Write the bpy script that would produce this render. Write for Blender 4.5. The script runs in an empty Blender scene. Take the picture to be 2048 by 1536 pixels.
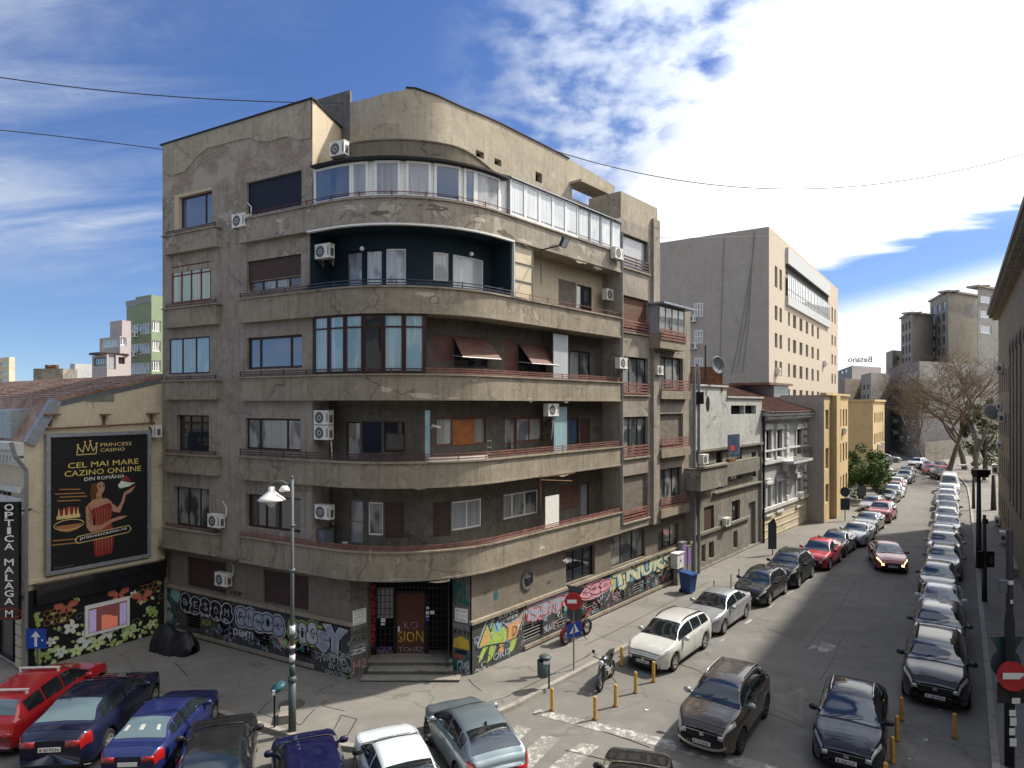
import bpy, bmesh, math, random
import numpy as np
from mathutils import Vector, Matrix, noise as mnoise
random.seed(7)
scene = bpy.context.scene
col = scene.collection

# ------------------------------------------------------------------ camera
F = 1300.0; H = 10.2; Y0 = 808.0
cd = bpy.data.cameras.new('camera'); cam = bpy.data.objects.new('camera', cd); col.objects.link(cam)
cam.location = (0, 0, H); cam.rotation_euler = (math.radians(90), 0, 0)
cd.sensor_fit = 'HORIZONTAL'; cd.sensor_width = 36.0; cd.lens = 36.0 * F / 2048
cd.shift_y = (Y0 - 768) / 2048.0
cd.clip_start = 0.1; cd.clip_end = 3000
scene.camera = cam

# ------------------------------------------------------------------ light
SUN_AZ = math.atan2(0.92, 0.39)      # from +Y towards +X
SUN_EL = math.radians(48)
sd = Vector((math.sin(SUN_AZ) * math.cos(SUN_EL), math.cos(SUN_AZ) * math.cos(SUN_EL), math.sin(SUN_EL)))
ld = bpy.data.lights.new('sun', 'SUN'); ld.energy = 4.3; ld.angle = math.radians(2.0); ld.color = (1.0, 0.93, 0.82)
lo = bpy.data.objects.new('sun', ld); col.objects.link(lo)
lo.rotation_euler = sd.to_track_quat('Z', 'Y').to_euler()
scene.view_settings.view_transform = 'Standard'; scene.view_settings.look = 'None'
scene.view_settings.exposure = 0.6; scene.view_settings.gamma = 1.0

w = bpy.data.worlds.new('World'); scene.world = w; w.use_nodes = True
nt = w.node_tree; nt.nodes.clear()
def N(t, **kw):
    n = nt.nodes.new(t)
    for k, v in kw.items(): setattr(n, k, v)
    return n
def LK(a, b): nt.links.new(a, b)
def M2(op, a, b=None, clamp=False, c=None):
    n = N('ShaderNodeMath', operation=op); n.use_clamp = clamp
    for i, x in enumerate((a, b, c)):
        if x is None: continue
        if isinstance(x, (int, float)): n.inputs[i].default_value = x
        else: LK(x, n.inputs[i])
    return n.outputs[0]
def SM(x, lo_, hi_):                       # smoothstep
    n = N('ShaderNodeMapRange', interpolation_type='SMOOTHSTEP'); LK(x, n.inputs[0])
    n.inputs[1].default_value = lo_; n.inputs[2].default_value = hi_
    return n.outputs[0]
out = N('ShaderNodeOutputWorld'); bg = N('ShaderNodeBackground'); LK(bg.outputs[0], out.inputs[0])
sky = N('ShaderNodeTexSky', sky_type='NISHITA'); sky.sun_disc = False
sky.sun_elevation = SUN_EL; sky.sun_rotation = SUN_AZ
sky.air_density = 1.0; sky.dust_density = 0.3; sky.ozone_density = 3.0
tc0 = N('ShaderNodeTexCoord'); va = N('ShaderNodeVectorMath', operation='ADD'); LK(tc0.outputs['Generated'], va.inputs[0]); va.inputs[1].default_value = (0, 0, .07); LK(va.outputs[0], sky.inputs[0])
hs = N('ShaderNodeHueSaturation'); hs.inputs['Saturation'].default_value = 1.18; hs.inputs['Hue'].default_value = 0.512; hs.inputs['Value'].default_value = 1.6
LK(sky.outputs[0], hs.inputs['Color'])
tc = N('ShaderNodeTexCoord'); sx = N('ShaderNodeSeparateXYZ'); LK(tc.outputs['Generated'], sx.inputs[0])
dx, dy, dz = sx.outputs
az = M2('ARCTAN2', dx, dy); el = M2('ARCSINE', dz)
# cloud layer, seen in perspective
den = M2('ADD', M2('MAXIMUM', dz, 0.0), 0.22)
cx_ = M2('DIVIDE', dx, den); cy_ = M2('DIVIDE', dy, den)
cb = N('ShaderNodeCombineXYZ'); LK(cx_, cb.inputs[0]); LK(cy_, cb.inputs[1])
def NZ(scale, detail, rough=0.55, dist=0.0, src=None, off=(0, 0, 0), stretch=(1, 1, 1), rot=0.0):
    mp = N('ShaderNodeMapping'); mp.inputs['Location'].default_value = off; mp.inputs['Scale'].default_value = stretch
    mp.inputs['Rotation'].default_value = (0, 0, rot)
    LK(src or cb.outputs[0], mp.inputs[0])
    n = N('ShaderNodeTexNoise'); n.inputs['Scale'].default_value = scale; n.inputs['Detail'].default_value = detail
    n.inputs['Roughness'].default_value = rough; n.inputs['Distortion'].default_value = dist
    LK(mp.outputs[0], n.inputs['Vector']); return n.outputs[0]
big = NZ(0.9, 5, 0.6, 0.3, off=(3.1, 1.7, 0)); puff = NZ(5.5, 6, 0.62, 0.25, off=(1, 5, 0)); puf2 = NZ(13, 4, 0.5, 0.1, off=(4, 2, 0))
wisp = NZ(1.6, 6, 0.62, 1.0, off=(7, 2, 0), stretch=(0.5, 1.9, 1), rot=0.5)
def cen(x, a=0.5, s=1.0): return M2('MULTIPLY', M2('SUBTRACT', x, a), s)
# big bright bank: right of a slanting edge
u1 = M2('SUBTRACT', az, M2('ADD', M2('MULTIPLY', el, 1.25), -0.285))
u1 = M2('ADD', u1, M2('ADD', cen(big, 0.5, 0.16), cen(puff, 0.5, 0.12)))
bank = M2('MULTIPLY', SM(u1, -0.03, 0.07), SM(M2('SUBTRACT', M2('ADD', el, cen(wisp, 0.5, 0.12)), M2('MULTIPLY', M2('SUBTRACT', az, 0.45), 0.23)), 0.18, 0.215))
# mackerel field left of it
u2 = M2('SUBTRACT', az, M2('ADD', M2('MULTIPLY', el, 0.25), -0.26))
field = M2('MULTIPLY', SM(M2('ADD', u2, cen(big, 0.5, 0.2)), 0.0, 0.30), SM(M2('ADD', M2('ADD', M2('MULTIPLY', puff, .5), M2('MULTIPLY', puf2, .5)), M2('MULTIPLY', u2, 0.22)), 0.42, 0.66))
field = M2('MULTIPLY', field, SM(el, 0.2, 0.4))
# veil on the far left
u3 = M2('SUBTRACT', M2('MULTIPLY', az, -1.0), 0.36)
veil = M2('MULTIPLY', SM(M2('ADD', u3, cen(wisp, 0.5, 0.8)), -0.1, 0.42), SM(M2('ADD', wisp, cen(big, 0.5, 0.3)), 0.25, 0.7))
veil = M2('MULTIPLY', veil, M2('MULTIPLY', SM(el, 0.10, 0.26), 0.72))
# low streaks near the horizon on the right
low = M2('MULTIPLY', SM(az, 0.18, 0.36), SM(M2('ADD', wisp, M2('SUBTRACT', 0.16, el)), 0.30, 0.5))
gap = M2('SUBTRACT', M2('ADD', 0.142, M2('MULTIPLY', M2('SUBTRACT', az, 0.46), 0.2)), el)
low = M2('MULTIPLY', low, SM(gap, -0.01, 0.05))
low = M2('MAXIMUM', low, M2('MULTIPLY', SM(az, 0.15, 0.4), SM(M2('SUBTRACT', 0.13, el), -0.02, 0.06)))
sm = N('ShaderNodeMath', operation='MAXIMUM'); LK(bank, sm.inputs[0]); LK(low, sm.inputs[1])
cl = M2('MAXIMUM', sm.outputs[0], M2('MULTIPLY', field, 0.9)); cl = M2('MAXIMUM', cl, veil, True)
# clouds over the whole unseen part of the sky too, so the light is soft
back = M2('MULTIPLY', SM(M2('MULTIPLY', dy, -1.0), 0.0, 0.3), SM(big, 0.42, 0.6)); cl = M2('MAXIMUM', cl, M2('MULTIPLY', back, 0.8), True)
ccol = N('ShaderNodeMixRGB'); ccol.inputs[1].default_value = (7.4, 8.2, 9.6, 1); ccol.inputs[2].default_value = (13.5, 13.4, 13.2, 1)
LK(M2('MAXIMUM', SM(u1, -0.1, 0.3), SM(puff, 0.55, 0.8), True), ccol.inputs[0])
dp_ = N('ShaderNodeVectorMath', operation='DOT_PRODUCT'); LK(tc.outputs['Generated'], dp_.inputs[0]); dp_.inputs[1].default_value = tuple(sd)
glow = N('ShaderNodeVectorMath', operation='SCALE'); LK(ccol.outputs[0], glow.inputs[0]); LK(M2('ADD', 1.0, M2('MULTIPLY', SM(dp_.outputs['Value'], 0.45, 1.0), 1.0)), glow.inputs['Scale'])
mix = N('ShaderNodeMixRGB'); LK(cl, mix.inputs[0]); LK(hs.outputs[0], mix.inputs[1]); LK(glow.outputs[0], mix.inputs[2])
LK(mix.outputs[0], bg.inputs[0]); bg.inputs[1].default_value = 0.06

# ------------------------------------------------------------------ pixel geometry on real planes
def G(px, py, z=0.0):
    D = F * (H - z) / (py - Y0); return Vector(((px - 1024) / F * D, D))
def vdir(vp): v = Vector((vp - 1024, F)); v.normalize(); return v
def ZP(py, D): return H - (py - Y0) * D / F

class Lin:
    """a straight wall line: a along u, k inward (against outward normal n)"""
    def __init__(s, p, u, n): s.p = Vector(p); s.u = Vector(u).normalized(); s.n = Vector(n).normalized()
    def pt(s, a, k): return s.p + s.u * a - s.n * k
    def a(s, px, k=0):
        r = Vector(((px - 1024) / F, 1)); c = s.p - s.n * k
        det = r.x * (-s.u.y) + s.u.x * r.y
        return (r.x * c.y - r.y * c.x) / det
    def z(s, px, py, k=0): return ZP(py, s.pt(s.a(px, k), k).y)
    def brk(s, a0, a1): return [a0, a1]
def lin_px(p, vp, n_hint):
    u = vdir(vp); n = Vector((u.y, -u.x))
    if n.dot(Vector(n_hint)) < 0: n = -n
    return Lin(p, u, n)

uL = Vector((2374, -F)).normalized()           # along the left facade, left to right
uR = vdir(2130)
nL = Vector((-0.48030, -0.87710)); nR = Vector((0.76165, -0.64799))
Cx = Vector((-3.15569, 22.26362))
Ln = Lin(Cx, uL, nL); Rn = Lin(Cx, uR, nR)
def outer_corner(oL, oR):
    a = Cx + nL * oL; b = Cx + nR * oR; d = b - a
    det = uL.x * (-uR.y) + uR.x * uL.y
    t = (d.x * (-uR.y) + uR.x * d.y) / det
    return a + uL * t
OC = outer_corner(0.5, 0.35)
TURN = math.acos(uL.dot(uR)); TT = 4.0; RAD = TT / math.tan(TURN / 2) if False else TT / math.tan(TURN / 2)
PA = OC - uL * TT                              # arc start
KC = PA - nL * RAD                             # arc centre
ARC = RAD * TURN
class Corner:
    """facade path: a<0 left facade, 0..ARC curve, >ARC right facade; k inward"""
    def pt(s, a, k):
        if a <= 0: return PA + uL * a - nL * k
        if a >= ARC: return OC + uR * (TT + a - ARC) - nR * k
        t = a / RAD
        c, q = math.cos(t), math.sin(t); n = Vector((nL.x * c - nL.y * q, nL.x * q + nL.y * c))
        return KC + n * (RAD - k)
    def nrm(s, a):
        if a <= 0: return nL
        if a >= ARC: return nR
        t = a / RAD; c, q = math.cos(t), math.sin(t)
        return Vector((nL.x * c - nL.y * q, nL.x * q + nL.y * c))
    def a(s, px, k=0):
        lo_, hi_ = -13.5, 45.0
        for _ in range(50):
            m = (lo_ + hi_) / 2; p = s.pt(m, k)
            if 1024 + F * p.x / p.y < px: lo_ = m
            else: hi_ = m
        return (lo_ + hi_) / 2
    def z(s, px, py, k=0): return ZP(py, s.pt(s.a(px, k), k).y)
    def brk(s, a0, a1):
        b = [a0, a1]; n = 22
        for i in range(n + 1):
            t = ARC * i / n
            if a0 + .02 < t < a1 - .02: b.append(t)
        return b
CP = Corner()

# ------------------------------------------------------------------ object helpers
def setp(o, label=None, cat=None, group=None, kind=None):
    if label: o['label'] = label
    if cat: o['category'] = cat
    if group: o['group'] = group
    if kind: o['kind'] = kind
    return o
def thing(name, label, cat, loc=(0, 0, 0), rz=0.0, group=None):
    o = bpy.data.objects.new(name, None); col.objects.link(o); o.location = loc; o.rotation_euler = (0, 0, rz)
    o.empty_display_size = 0.2
    return setp(o, label, cat, group)
def rootloc(p):
    while p is not None and p.parent is not None: p = p.parent
    return Vector(p.location) if p is not None else Vector((0, 0, 0))
class MB:
    def __init__(s): s.v = []; s.f = []; s.m = []
    def quad(s, a, b, c, d, mi=0):
        i = len(s.v); s.v += [tuple(a), tuple(b), tuple(c), tuple(d)]; s.f.append((i, i + 1, i + 2, i + 3)); s.m.append(mi)
    def poly(s, pts, mi=0):
        i = len(s.v); s.v += [tuple(p) for p in pts]; s.f.append(tuple(range(i, i + len(pts)))); s.m.append(mi)
    def add(s, vs, fs, mi=0):
        i = len(s.v); s.v += [tuple(p) for p in vs]
        for f in fs: s.f.append(tuple(i + j for j in f)); s.m.append(mi)
    def hexa(s, p, mi=0):       # 8 points: bottom ring 0-3, top ring 4-7
        s.add(p, [(0, 3, 2, 1), (4, 5, 6, 7), (0, 1, 5, 4), (1, 2, 6, 5), (2, 3, 7, 6), (3, 0, 4, 7)], mi)
    def box(s, x0, x1, y0, y1, z0, z1, mi=0):
        s.hexa([(x0, y0, z0), (x1, y0, z0), (x1, y1, z0), (x0, y1, z0), (x0, y0, z1), (x1, y0, z1), (x1, y1, z1), (x0, y1, z1)], mi)
    def prism(s, pts, z0, z1, mi=0):
        n = len(pts); i = len(s.v)
        s.v += [(p[0], p[1], z0) for p in pts] + [(p[0], p[1], z1) for p in pts]
        s.f.append(tuple(i + n + j for j in range(n))); s.m.append(mi)
        s.f.append(tuple(i + j for j in reversed(range(n)))); s.m.append(mi)
        for j in range(n):
            q = (j + 1) % n; s.f.append((i + j, i + q, i + n + q, i + n + j)); s.m.append(mi)
    def sbox(s, S, a0, a1, z0, z1, k0, k1, mi=0):
        bs = sorted(S.brk(a0, a1))
        for b0, b1 in zip(bs[:-1], bs[1:]):
            p = [S.pt(b0, k0), S.pt(b1, k0), S.pt(b1, k1), S.pt(b0, k1)]
            s.hexa([(q.x, q.y, z0) for q in p] + [(q.x, q.y, z1) for q in p], mi)
    def tube(s, pts, r, n=8, mi=0, cap=True):
        pts = [Vector(p) for p in pts]; rs = r if isinstance(r, (list, tuple)) else [r] * len(pts)
        i0 = len(s.v); m = len(pts); pr = None
        for j, p in enumerate(pts):
            d = (pts[min(j + 1, m - 1)] - pts[max(j - 1, 0)])
            if d.length < 1e-9: d = Vector((0, 0, 1))
            d.normalize()
            if pr is None:
                up = Vector((0, 0, 1)) if abs(d.z) < .9 else Vector((1, 0, 0)); e1 = d.cross(up).normalized()
            else: e1 = (pr - d * pr.dot(d)).normalized()
            pr = e1; e2 = d.cross(e1)
            for q in range(n):
                t = 2 * math.pi * q / n; s.v.append(tuple(p + e1 * (math.cos(t) * rs[j]) + e2 * (math.sin(t) * rs[j])))
        for j in range(m - 1):
            for q in range(n):
                q2 = (q + 1) % n; s.f.append((i0 + j * n + q, i0 + j * n + q2, i0 + (j + 1) * n + q2, i0 + (j + 1) * n + q)); s.m.append(mi)
        if cap:
            s.f.append(tuple(i0 + q for q in reversed(range(n)))); s.m.append(mi)
            s.f.append(tuple(i0 + (m - 1) * n + q for q in range(n))); s.m.append(mi)
    def lathe(s, prof, n=16, M=None, mi=0):   # prof (r,z) around z
        i0 = len(s.v)
        for r, z in prof:
            for q in range(n):
                t = 2 * math.pi * q / n; p = Vector((r * math.cos(t), r * math.sin(t), z))
                s.v.append(tuple(M @ p if M else p))
        for j in range(len(prof) - 1):
            for q in range(n):
                q2 = (q + 1) % n; s.f.append((i0 + j * n + q, i0 + j * n + q2, i0 + (j + 1) * n + q2, i0 + (j + 1) * n + q)); s.m.append(mi)
    def build(s, name, mats, parent=None, world=False, smooth=False, label=None):
        me = bpy.data.meshes.new(name); off = rootloc(parent) if (world and parent is not None) else Vector((0, 0, 0))
        me.from_pydata([(x - off.x, y - off.y, z - off.z) for x, y, z in s.v], [], s.f)
        if not isinstance(mats, (list, tuple)): mats = [mats]
        for m in mats: me.materials.append(m)
        if len(mats) > 1: me.polygons.foreach_set('material_index', s.m)
        if smooth:
            me.polygons.foreach_set('use_smooth', [True] * len(me.polygons))
        me.update()
        o = bpy.data.objects.new(name, me); col.objects.link(o); o.parent = parent
        if label: o['label'] = label
        return o

# ------------------------------------------------------------------ materials
class MT:
    def __init__(s, name):
        s.m = bpy.data.materials.new(name); s.m.use_nodes = True; s.t = s.m.node_tree; s.t.nodes.clear()
        s.o = s.n('ShaderNodeOutputMaterial'); s.b = s.n('ShaderNodeBsdfPrincipled'); s.l(s.b.outputs[0], s.o.inputs[0])
    def n(s, t, **kw):
        n = s.t.nodes.new(t)
        for k, v in kw.items(): setattr(n, k, v)
        return n
    def l(s, a, b): s.t.links.new(a, b)
    def vec(s, obj=False, scale=(1, 1, 1), rot=(0, 0, 0)):
        if obj: c = s.n('ShaderNodeTexCoord').outputs['Object']
        else: c = s.n('ShaderNodeNewGeometry').outputs['Position']
        mp = s.n('ShaderNodeMapping'); mp.inputs['Scale'].default_value = scale; mp.inputs['Rotation'].default_value = rot
        s.l(c, mp.inputs[0]); return mp.outputs[0]
    def noise(s, v, scale, detail=4, rough=.55, dist=0):
        n = s.n('ShaderNodeTexNoise'); n.inputs['Scale'].default_value = scale; n.inputs['Detail'].default_value = detail
        n.inputs['Roughness'].default_value = rough; n.inputs['Distortion'].default_value = dist; s.l(v, n.inputs['Vector']); return n.outputs[0]
    def rng(s, x, a, b, c=0, d=1):
        n = s.n('ShaderNodeMapRange'); s.l(x, n.inputs[0])
        for i, q in enumerate((a, b, c, d)): n.inputs[1 + i].default_value = q
        return n.outputs[0]
    def mul(s, a, b):
        n = s.n('ShaderNodeMath', operation='MULTIPLY')
        for i, x in enumerate((a, b)):
            if isinstance(x, (int, float)): n.inputs[i].default_value = x
            else: s.l(x, n.inputs[i])
        return n.outputs[0]
    def mix(s, f, a, b):
        n = s.n('ShaderNodeMixRGB')
        for i, x in enumerate((f, a, b)):
            if isinstance(x, (int, float)): n.inputs[i].default_value = x
            elif isinstance(x, tuple): n.inputs[i].default_value = (*x[:3], 1)
            else: s.l(x, n.inputs[i])
        return n.outputs[0]
    def col(s, c):
        if isinstance(c, tuple): s.b.inputs['Base Color'].default_value = (*c[:3], 1)
        else: s.l(c, s.b.inputs['Base Color'])
    def set(s, **kw):
        for k, v in kw.items(): s.b.inputs[k.replace('_', ' ')].default_value = v
        return s
    def bump(s, h, strength=.3, dist=.02):
        n = s.n('ShaderNodeBump'); n.inputs['Strength'].default_value = strength; n.inputs['Distance'].default_value = dist
        s.l(h, n.inputs['Height']); s.l(n.outputs[0], s.b.inputs['Normal'])

def plain(name, c, rough=.6, metal=0.0, var=.12, scale=6, coat=0.0, emit=None):
    m = MT(name); m.b.inputs['Specular IOR Level'].default_value = .25 if max(c) < .05 else .4
    if var > 0:
        f = m.noise(m.vec(True), scale, 3)
        m.col(m.mix(m.rng(f, .3, .7), tuple(x * (1 - var) for x in c), tuple(min(1, x * (1 + var)) for x in c)))
    else: m.col(c)
    m.set(Roughness=rough, Metallic=metal); m.b.inputs['Coat Weight'].default_value = coat; m.b.inputs['Coat Roughness'].default_value = .04
    if emit: m.b.inputs['Emission Color'].default_value = (*emit[:3], 1); m.b.inputs['Emission Strength'].default_value = emit[3]
    return m.m
def plaster(name, base, dark, light, patch=0.0, streak=.5, bump=.35, crack=True):
    m = MT(name); v = m.vec()
    n1 = m.noise(v, .55, 5, .62, .4); n2 = m.noise(v, 3.2, 5, .65, .2); n3 = m.noise(v, 26, 3, .6)
    st = m.noise(m.vec(False, (4.2, 4.2, .2)), 1.5, 6, .7, .15)
    c = m.mix(m.rng(n1, .32, .68), base, dark)
    c = m.mix(m.mul(m.rng(n2, .45, .72), .55), c, light)
    c = m.mix(m.mul(m.rng(st, .5, .75), streak), c, tuple(x * .5 for x in dark))
    c = m.mix(m.mul(m.rng(n3, .4, .68), .35), c, tuple(x * .55 for x in base)); n6 = m.noise(v, 1.7, 7, .75, .8); c = m.mix(m.mul(m.rng(n6, .56, .64), .4), c, tuple(x * .6 for x in dark)); c = m.mix(m.mul(m.rng(n6, .42, .36), .35), c, tuple(min(1, x * 1.08) for x in light))
    h = n2
    if patch > 0:       # spalled plaster: sharp edged lighter patches with a dark rim
        pn = m.noise(v, .9, 6, .62, .5)
        e = .685 - patch * .12
        pm = m.rng(pn, e, e + .012); rim = m.mul(m.rng(pn, e - .018, e), m.rng(pn, e + .004, e + .02, 1, 0))
        c = m.mix(m.mul(pm, .6), c, light); c = m.mix(m.mul(rim, .55), c, tuple(x * .35 for x in dark))
    if crack:
        vo = m.n('ShaderNodeTexVoronoi', feature='DISTANCE_TO_EDGE'); vo.inputs['Scale'].default_value = .33
        nv = m.n('ShaderNodeVectorMath', operation='ADD'); m.l(v, nv.inputs[0])
        tx = m.n('ShaderNodeTexNoise'); tx.inputs['Scale'].default_value = 1.3; tx.inputs['Detail'].default_value = 6; m.l(v, tx.inputs['Vector'])
        m.l(tx.outputs[1], nv.inputs[1]); m.l(nv.outputs[0], vo.inputs['Vector'])
        ck = m.mul(m.rng(vo.outputs[0], .004, .012, 1, 0), m.rng(n1, .45, .55))
        c = m.mix(m.mul(ck, .6), c, tuple(x * .4 for x in dark))
    m.col(c); m.set(Roughness=.92); m.b.inputs['Specular IOR Level'].default_value = .2
    hh = m.n('ShaderNodeMath', operation='ADD'); m.l(m.mul(n2, 1.0), hh.inputs[0]); m.l(m.mul(n3, .35), hh.inputs[1])
    m.bump(hh.outputs[0], bump, .03)
    return m.m
def glass(name, c=(.02, .028, .035), rough=.04, spec=.9, curtain=None):
    m = MT(name)
    if curtain:
        w_ = m.noise(m.vec(False, (9, 9, .15)), 2.0, 3, .6); w2 = m.noise(m.vec(False, (.8, .8, .5)), 1.3, 2)
        cc = m.mix(m.rng(w_, .35, .65), tuple(x * .6 for x in curtain), curtain)
        m.col(m.mix(m.rng(w2, .42, .5), c, cc))
    else: m.col(c)
    m.set(Roughness=rough if not curtain else .5); m.b.inputs['Specular IOR Level'].default_value = spec
    m.b.inputs['Coat Weight'].default_value = 1.0; m.b.inputs['Coat Roughness'].default_value = .02; m.b.inputs['Coat IOR'].default_value = 1.55
    return m.m
def slats(name, c, pitch=.06, rough=.7):
    m = MT(name); v = m.vec(False, (1, 1, 1)); wv = m.n('ShaderNodeTexWave', bands_direction='Z'); wv.inputs['Scale'].default_value = math.pi / 10 / pitch * 1.0
    m.l(v, wv.inputs['Vector']); n = m.noise(m.vec(False, (1, 1, 2)), 2.2, 4)
    cc = m.mix(m.rng(n, .3, .7), tuple(x * .7 for x in c), tuple(x * 1.25 for x in c))
    m.col(m.mix(m.rng(wv.outputs[1], 0, .35), tuple(x * .35 for x in c), cc)); m.set(Roughness=rough); m.bump(wv.outputs[1], .6, .01); return m.m
def ground_mat(name, base, dark, light, crack=.6, seams=None):
    m = MT(name); v = m.vec()
    n1 = m.noise(v, .16, 6, .6, .5); n2 = m.noise(v, 1.3, 5, .6, .3); n3 = m.noise(v, 38, 2, .7); n4 = m.noise(m.vec(False, (.35, 1.4, 1), (0, 0, -.6)), .35, 4, .6, .2)
    c = m.mix(m.rng(n1, .35, .65), base, dark); c = m.mix(m.mul(m.rng(n2, .5, .75), .5), c, light)
    c = m.mix(m.mul(m.rng(n4, .52, .6), .35), c, tuple(x * .8 for x in dark))
    c = m.mix(m.mul(m.rng(n3, .35, .7), .35), c, tuple(x * .6 for x in base))
    n5 = m.noise(v, 70, 1, .8); c = m.mix(m.mul(m.rng(n5, .62, .7), .35), c, light)
    vo = m.n('ShaderNodeTexVoronoi', feature='DISTANCE_TO_EDGE'); vo.inputs['Scale'].default_value = .16
    nv = m.n('ShaderNodeVectorMath', operation='ADD'); m.l(v, nv.inputs[0])
    tx = m.n('ShaderNodeTexNoise'); tx.inputs['Scale'].default_value = .9; tx.inputs['Detail'].default_value = 8; m.l(v, tx.inputs['Vector'])
    m.l(tx.outputs[1], nv.inputs[1]); m.l(nv.outputs[0], vo.inputs['Vector'])
    c = m.mix(m.mul(m.rng(vo.outputs[0], .002, .006, 1, 0), crack), c, tuple(x * .35 for x in dark))
    st = m.noise(v, .7, 4, .5, .8); c = m.mix(m.mul(m.rng(st, .66, .74), .5), c, tuple(x * .45 for x in dark))
    m.col(c); m.set(Roughness=.9); m.b.inputs['Specular IOR Level'].default_value = .25; m.bump(n3, .35, .01); return m.m
def paint_marks(name, c, under, wear=.5):
    m = MT(name); v = m.vec(); n = m.noise(v, 5.5, 8, .8, .6); n2 = m.noise(v, .9, 3)
    ad = m.n('ShaderNodeMath', operation='ADD'); m.l(n, ad.inputs[0]); m.l(m.mul(n2, .35), ad.inputs[1])
    m.col(m.mix(m.rng(ad.outputs[0], wear + .12, wear + .2), under, c)); m.set(Roughness=.85); return m.m

M = {}
M['facade'] = plaster('facade plaster', (.335, .297, .25), (.225, .196, .162), (.41, .37, .318), patch=.2, streak=.6)
M['facade_rough'] = plaster('spalled facade plaster', (.36, .318, .262), (.235, .2, .16), (.44, .395, .335), patch=.8, streak=.6, bump=.8)
M['band'] = plaster('parapet plaster', (.33, .286, .218), (.215, .184, .138), (.40, .352, .278), patch=.12, streak=.75)
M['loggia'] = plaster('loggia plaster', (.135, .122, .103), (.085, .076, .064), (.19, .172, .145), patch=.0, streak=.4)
M['groundwall'] = plaster('ground floor plaster', (.215, .19, .155), (.17, .148, .12), (.25, .22, .18), streak=.35)
M['base'] = plaster('painted base', (.075, .075, .075), (.04, .042, .045), (.13, .13, .125), streak=.4, crack=False)
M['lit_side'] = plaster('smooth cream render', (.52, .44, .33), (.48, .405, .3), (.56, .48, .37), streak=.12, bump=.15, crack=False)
M['attic'] = plaster('attic render', (.41, .36, .28), (.30, .26, .2), (.48, .43, .345), patch=.1, streak=.6)
M['stone'] = plaster('grey stone', (.16, .155, .145), (.09, .088, .085), (.25, .245, .23), streak=.5, crack=False)
M['step'] = plaster('stone steps', (.30, .28, .245), (.2, .185, .16), (.38, .36, .32), streak=.2)
M['cream'] = plaster('cream wall', (.62, .545, .40), (.54, .465, .33), (.68, .61, .47), streak=.25, bump=.15)
M['white_wall'] = plaster('peeling white wall', (.52, .52, .495), (.38, .38, .355), (.6, .6, .585), patch=.5, streak=.6)
M['grey_wall'] = plaster('grey rendered wall', (.26, .245, .205), (.17, .16, .13), (.35, .33, .29), patch=.6, streak=.7)
M['villa'] = plaster('villa stucco', (.44, .45, .445), (.35, .36, .355), (.56, .57, .57), streak=.4)
M['villa_trim'] = plaster('villa trim', (.66, .66, .64), (.52, .52, .5), (.74, .74, .72), streak=.35)
M['yellow'] = plaster('yellow ochre render', (.58, .44, .235), (.5, .375, .2), (.63, .49, .28), streak=.2, bump=.15, crack=False)
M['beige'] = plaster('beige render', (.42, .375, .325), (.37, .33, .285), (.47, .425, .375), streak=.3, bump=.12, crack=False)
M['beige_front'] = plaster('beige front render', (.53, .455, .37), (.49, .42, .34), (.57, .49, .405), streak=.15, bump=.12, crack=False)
M['apt_grey'] = plaster('grey apartment render', (.34, .33, .31), (.27, .26, .24), (.42, .40, .375), patch=.3, streak=.6)
M['apt_beige'] = plaster('beige apartment render', (.44, .39, .32), (.37, .325, .265), (.5, .45, .38), patch=.3, streak=.3)
M['green'] = plaster('green render', (.235, .29, .185), (.2, .25, .16), (.28, .34, .225), streak=.15, crack=False)
M['pinkgrey'] = plaster('pinkish grey render', (.42, .375, .36), (.37, .33, .32), (.48, .43, .42), streak=.2, crack=False)
M['right_wall'] = plaster('right side wall', (.25, .215, .16), (.2, .172, .125), (.31, .27, .21), streak=.4)
M['asphalt'] = ground_mat('asphalt', (.185, .176, .16), (.14, .133, .121), (.26, .248, .228), .28)
M['sidewalk'] = ground_mat('sidewalk asphalt', (.215, .203, .182), (.158, .149, .133), (.285, .27, .244), .35)
M['kerb'] = plaster('kerb stone', (.34, .32, .28), (.24, .225, .195), (.42, .4, .36), streak=.2)
M['mark'] = paint_marks('worn road paint', (.46, .45, .42), (.19, .18, .163), .56)
M['mark_faint'] = paint_marks('very worn road paint', (.34, .33, .3), (.16, .15, .132), .66)
M['mark_blue'] = paint_marks('faint blue road paint', (.12, .2, .26), (.16, .15, .13), .5)
M['frame_brown'] = plain('dark brown window frame', (.045, .02, .015), .5)
M['frame_white'] = plain('white window frame', (.72, .72, .7), .45, var=.05)
M['frame_orange'] = plain('orange brown wood frame', (.2, .06, .025), .5)
M['wood_panel'] = plain('orange wood panel', (.33, .12, .035), .5, var=.25, scale=3)
M['frame_grey'] = plain('grey metal frame', (.2, .2, .19), .5)
M['frame_red'] = plain('dull red steel frame', (.12, .02, .016), .6)
M['rail_dark'] = plain('shade toned brown rail', (.06, .028, .025), .6, var=.35)  # darker copy of the rail colour, toned for the shaded left side
M['rail_red'] = plain('sun toned red rail', (.2, .085, .07), .65, var=.4, scale=4)  # redder, paler copy of the rail colour, toned as if sunlit
M['rail_navy'] = plain('navy rail', (.025, .04, .06), .5)
M['navy'] = plain('dark petrol paint', (.008, .022, .032), .75, var=.15)
M['shutter_brown'] = slats('brown roller shutter', (.065, .032, .024))
M['shutter_red'] = slats('dusty reddish roller shutter', (.15, .065, .05))
M['shutter_grey'] = slats('grey brown roller shutter', (.19, .16, .13))
M['shutter_wood'] = slats('wooden roller shutter', (.13, .055, .025))
M['blind_navy'] = plain('dark navy blind', (.012, .014, .028), .6)
M['glass'] = glass('dark window glass')
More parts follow.
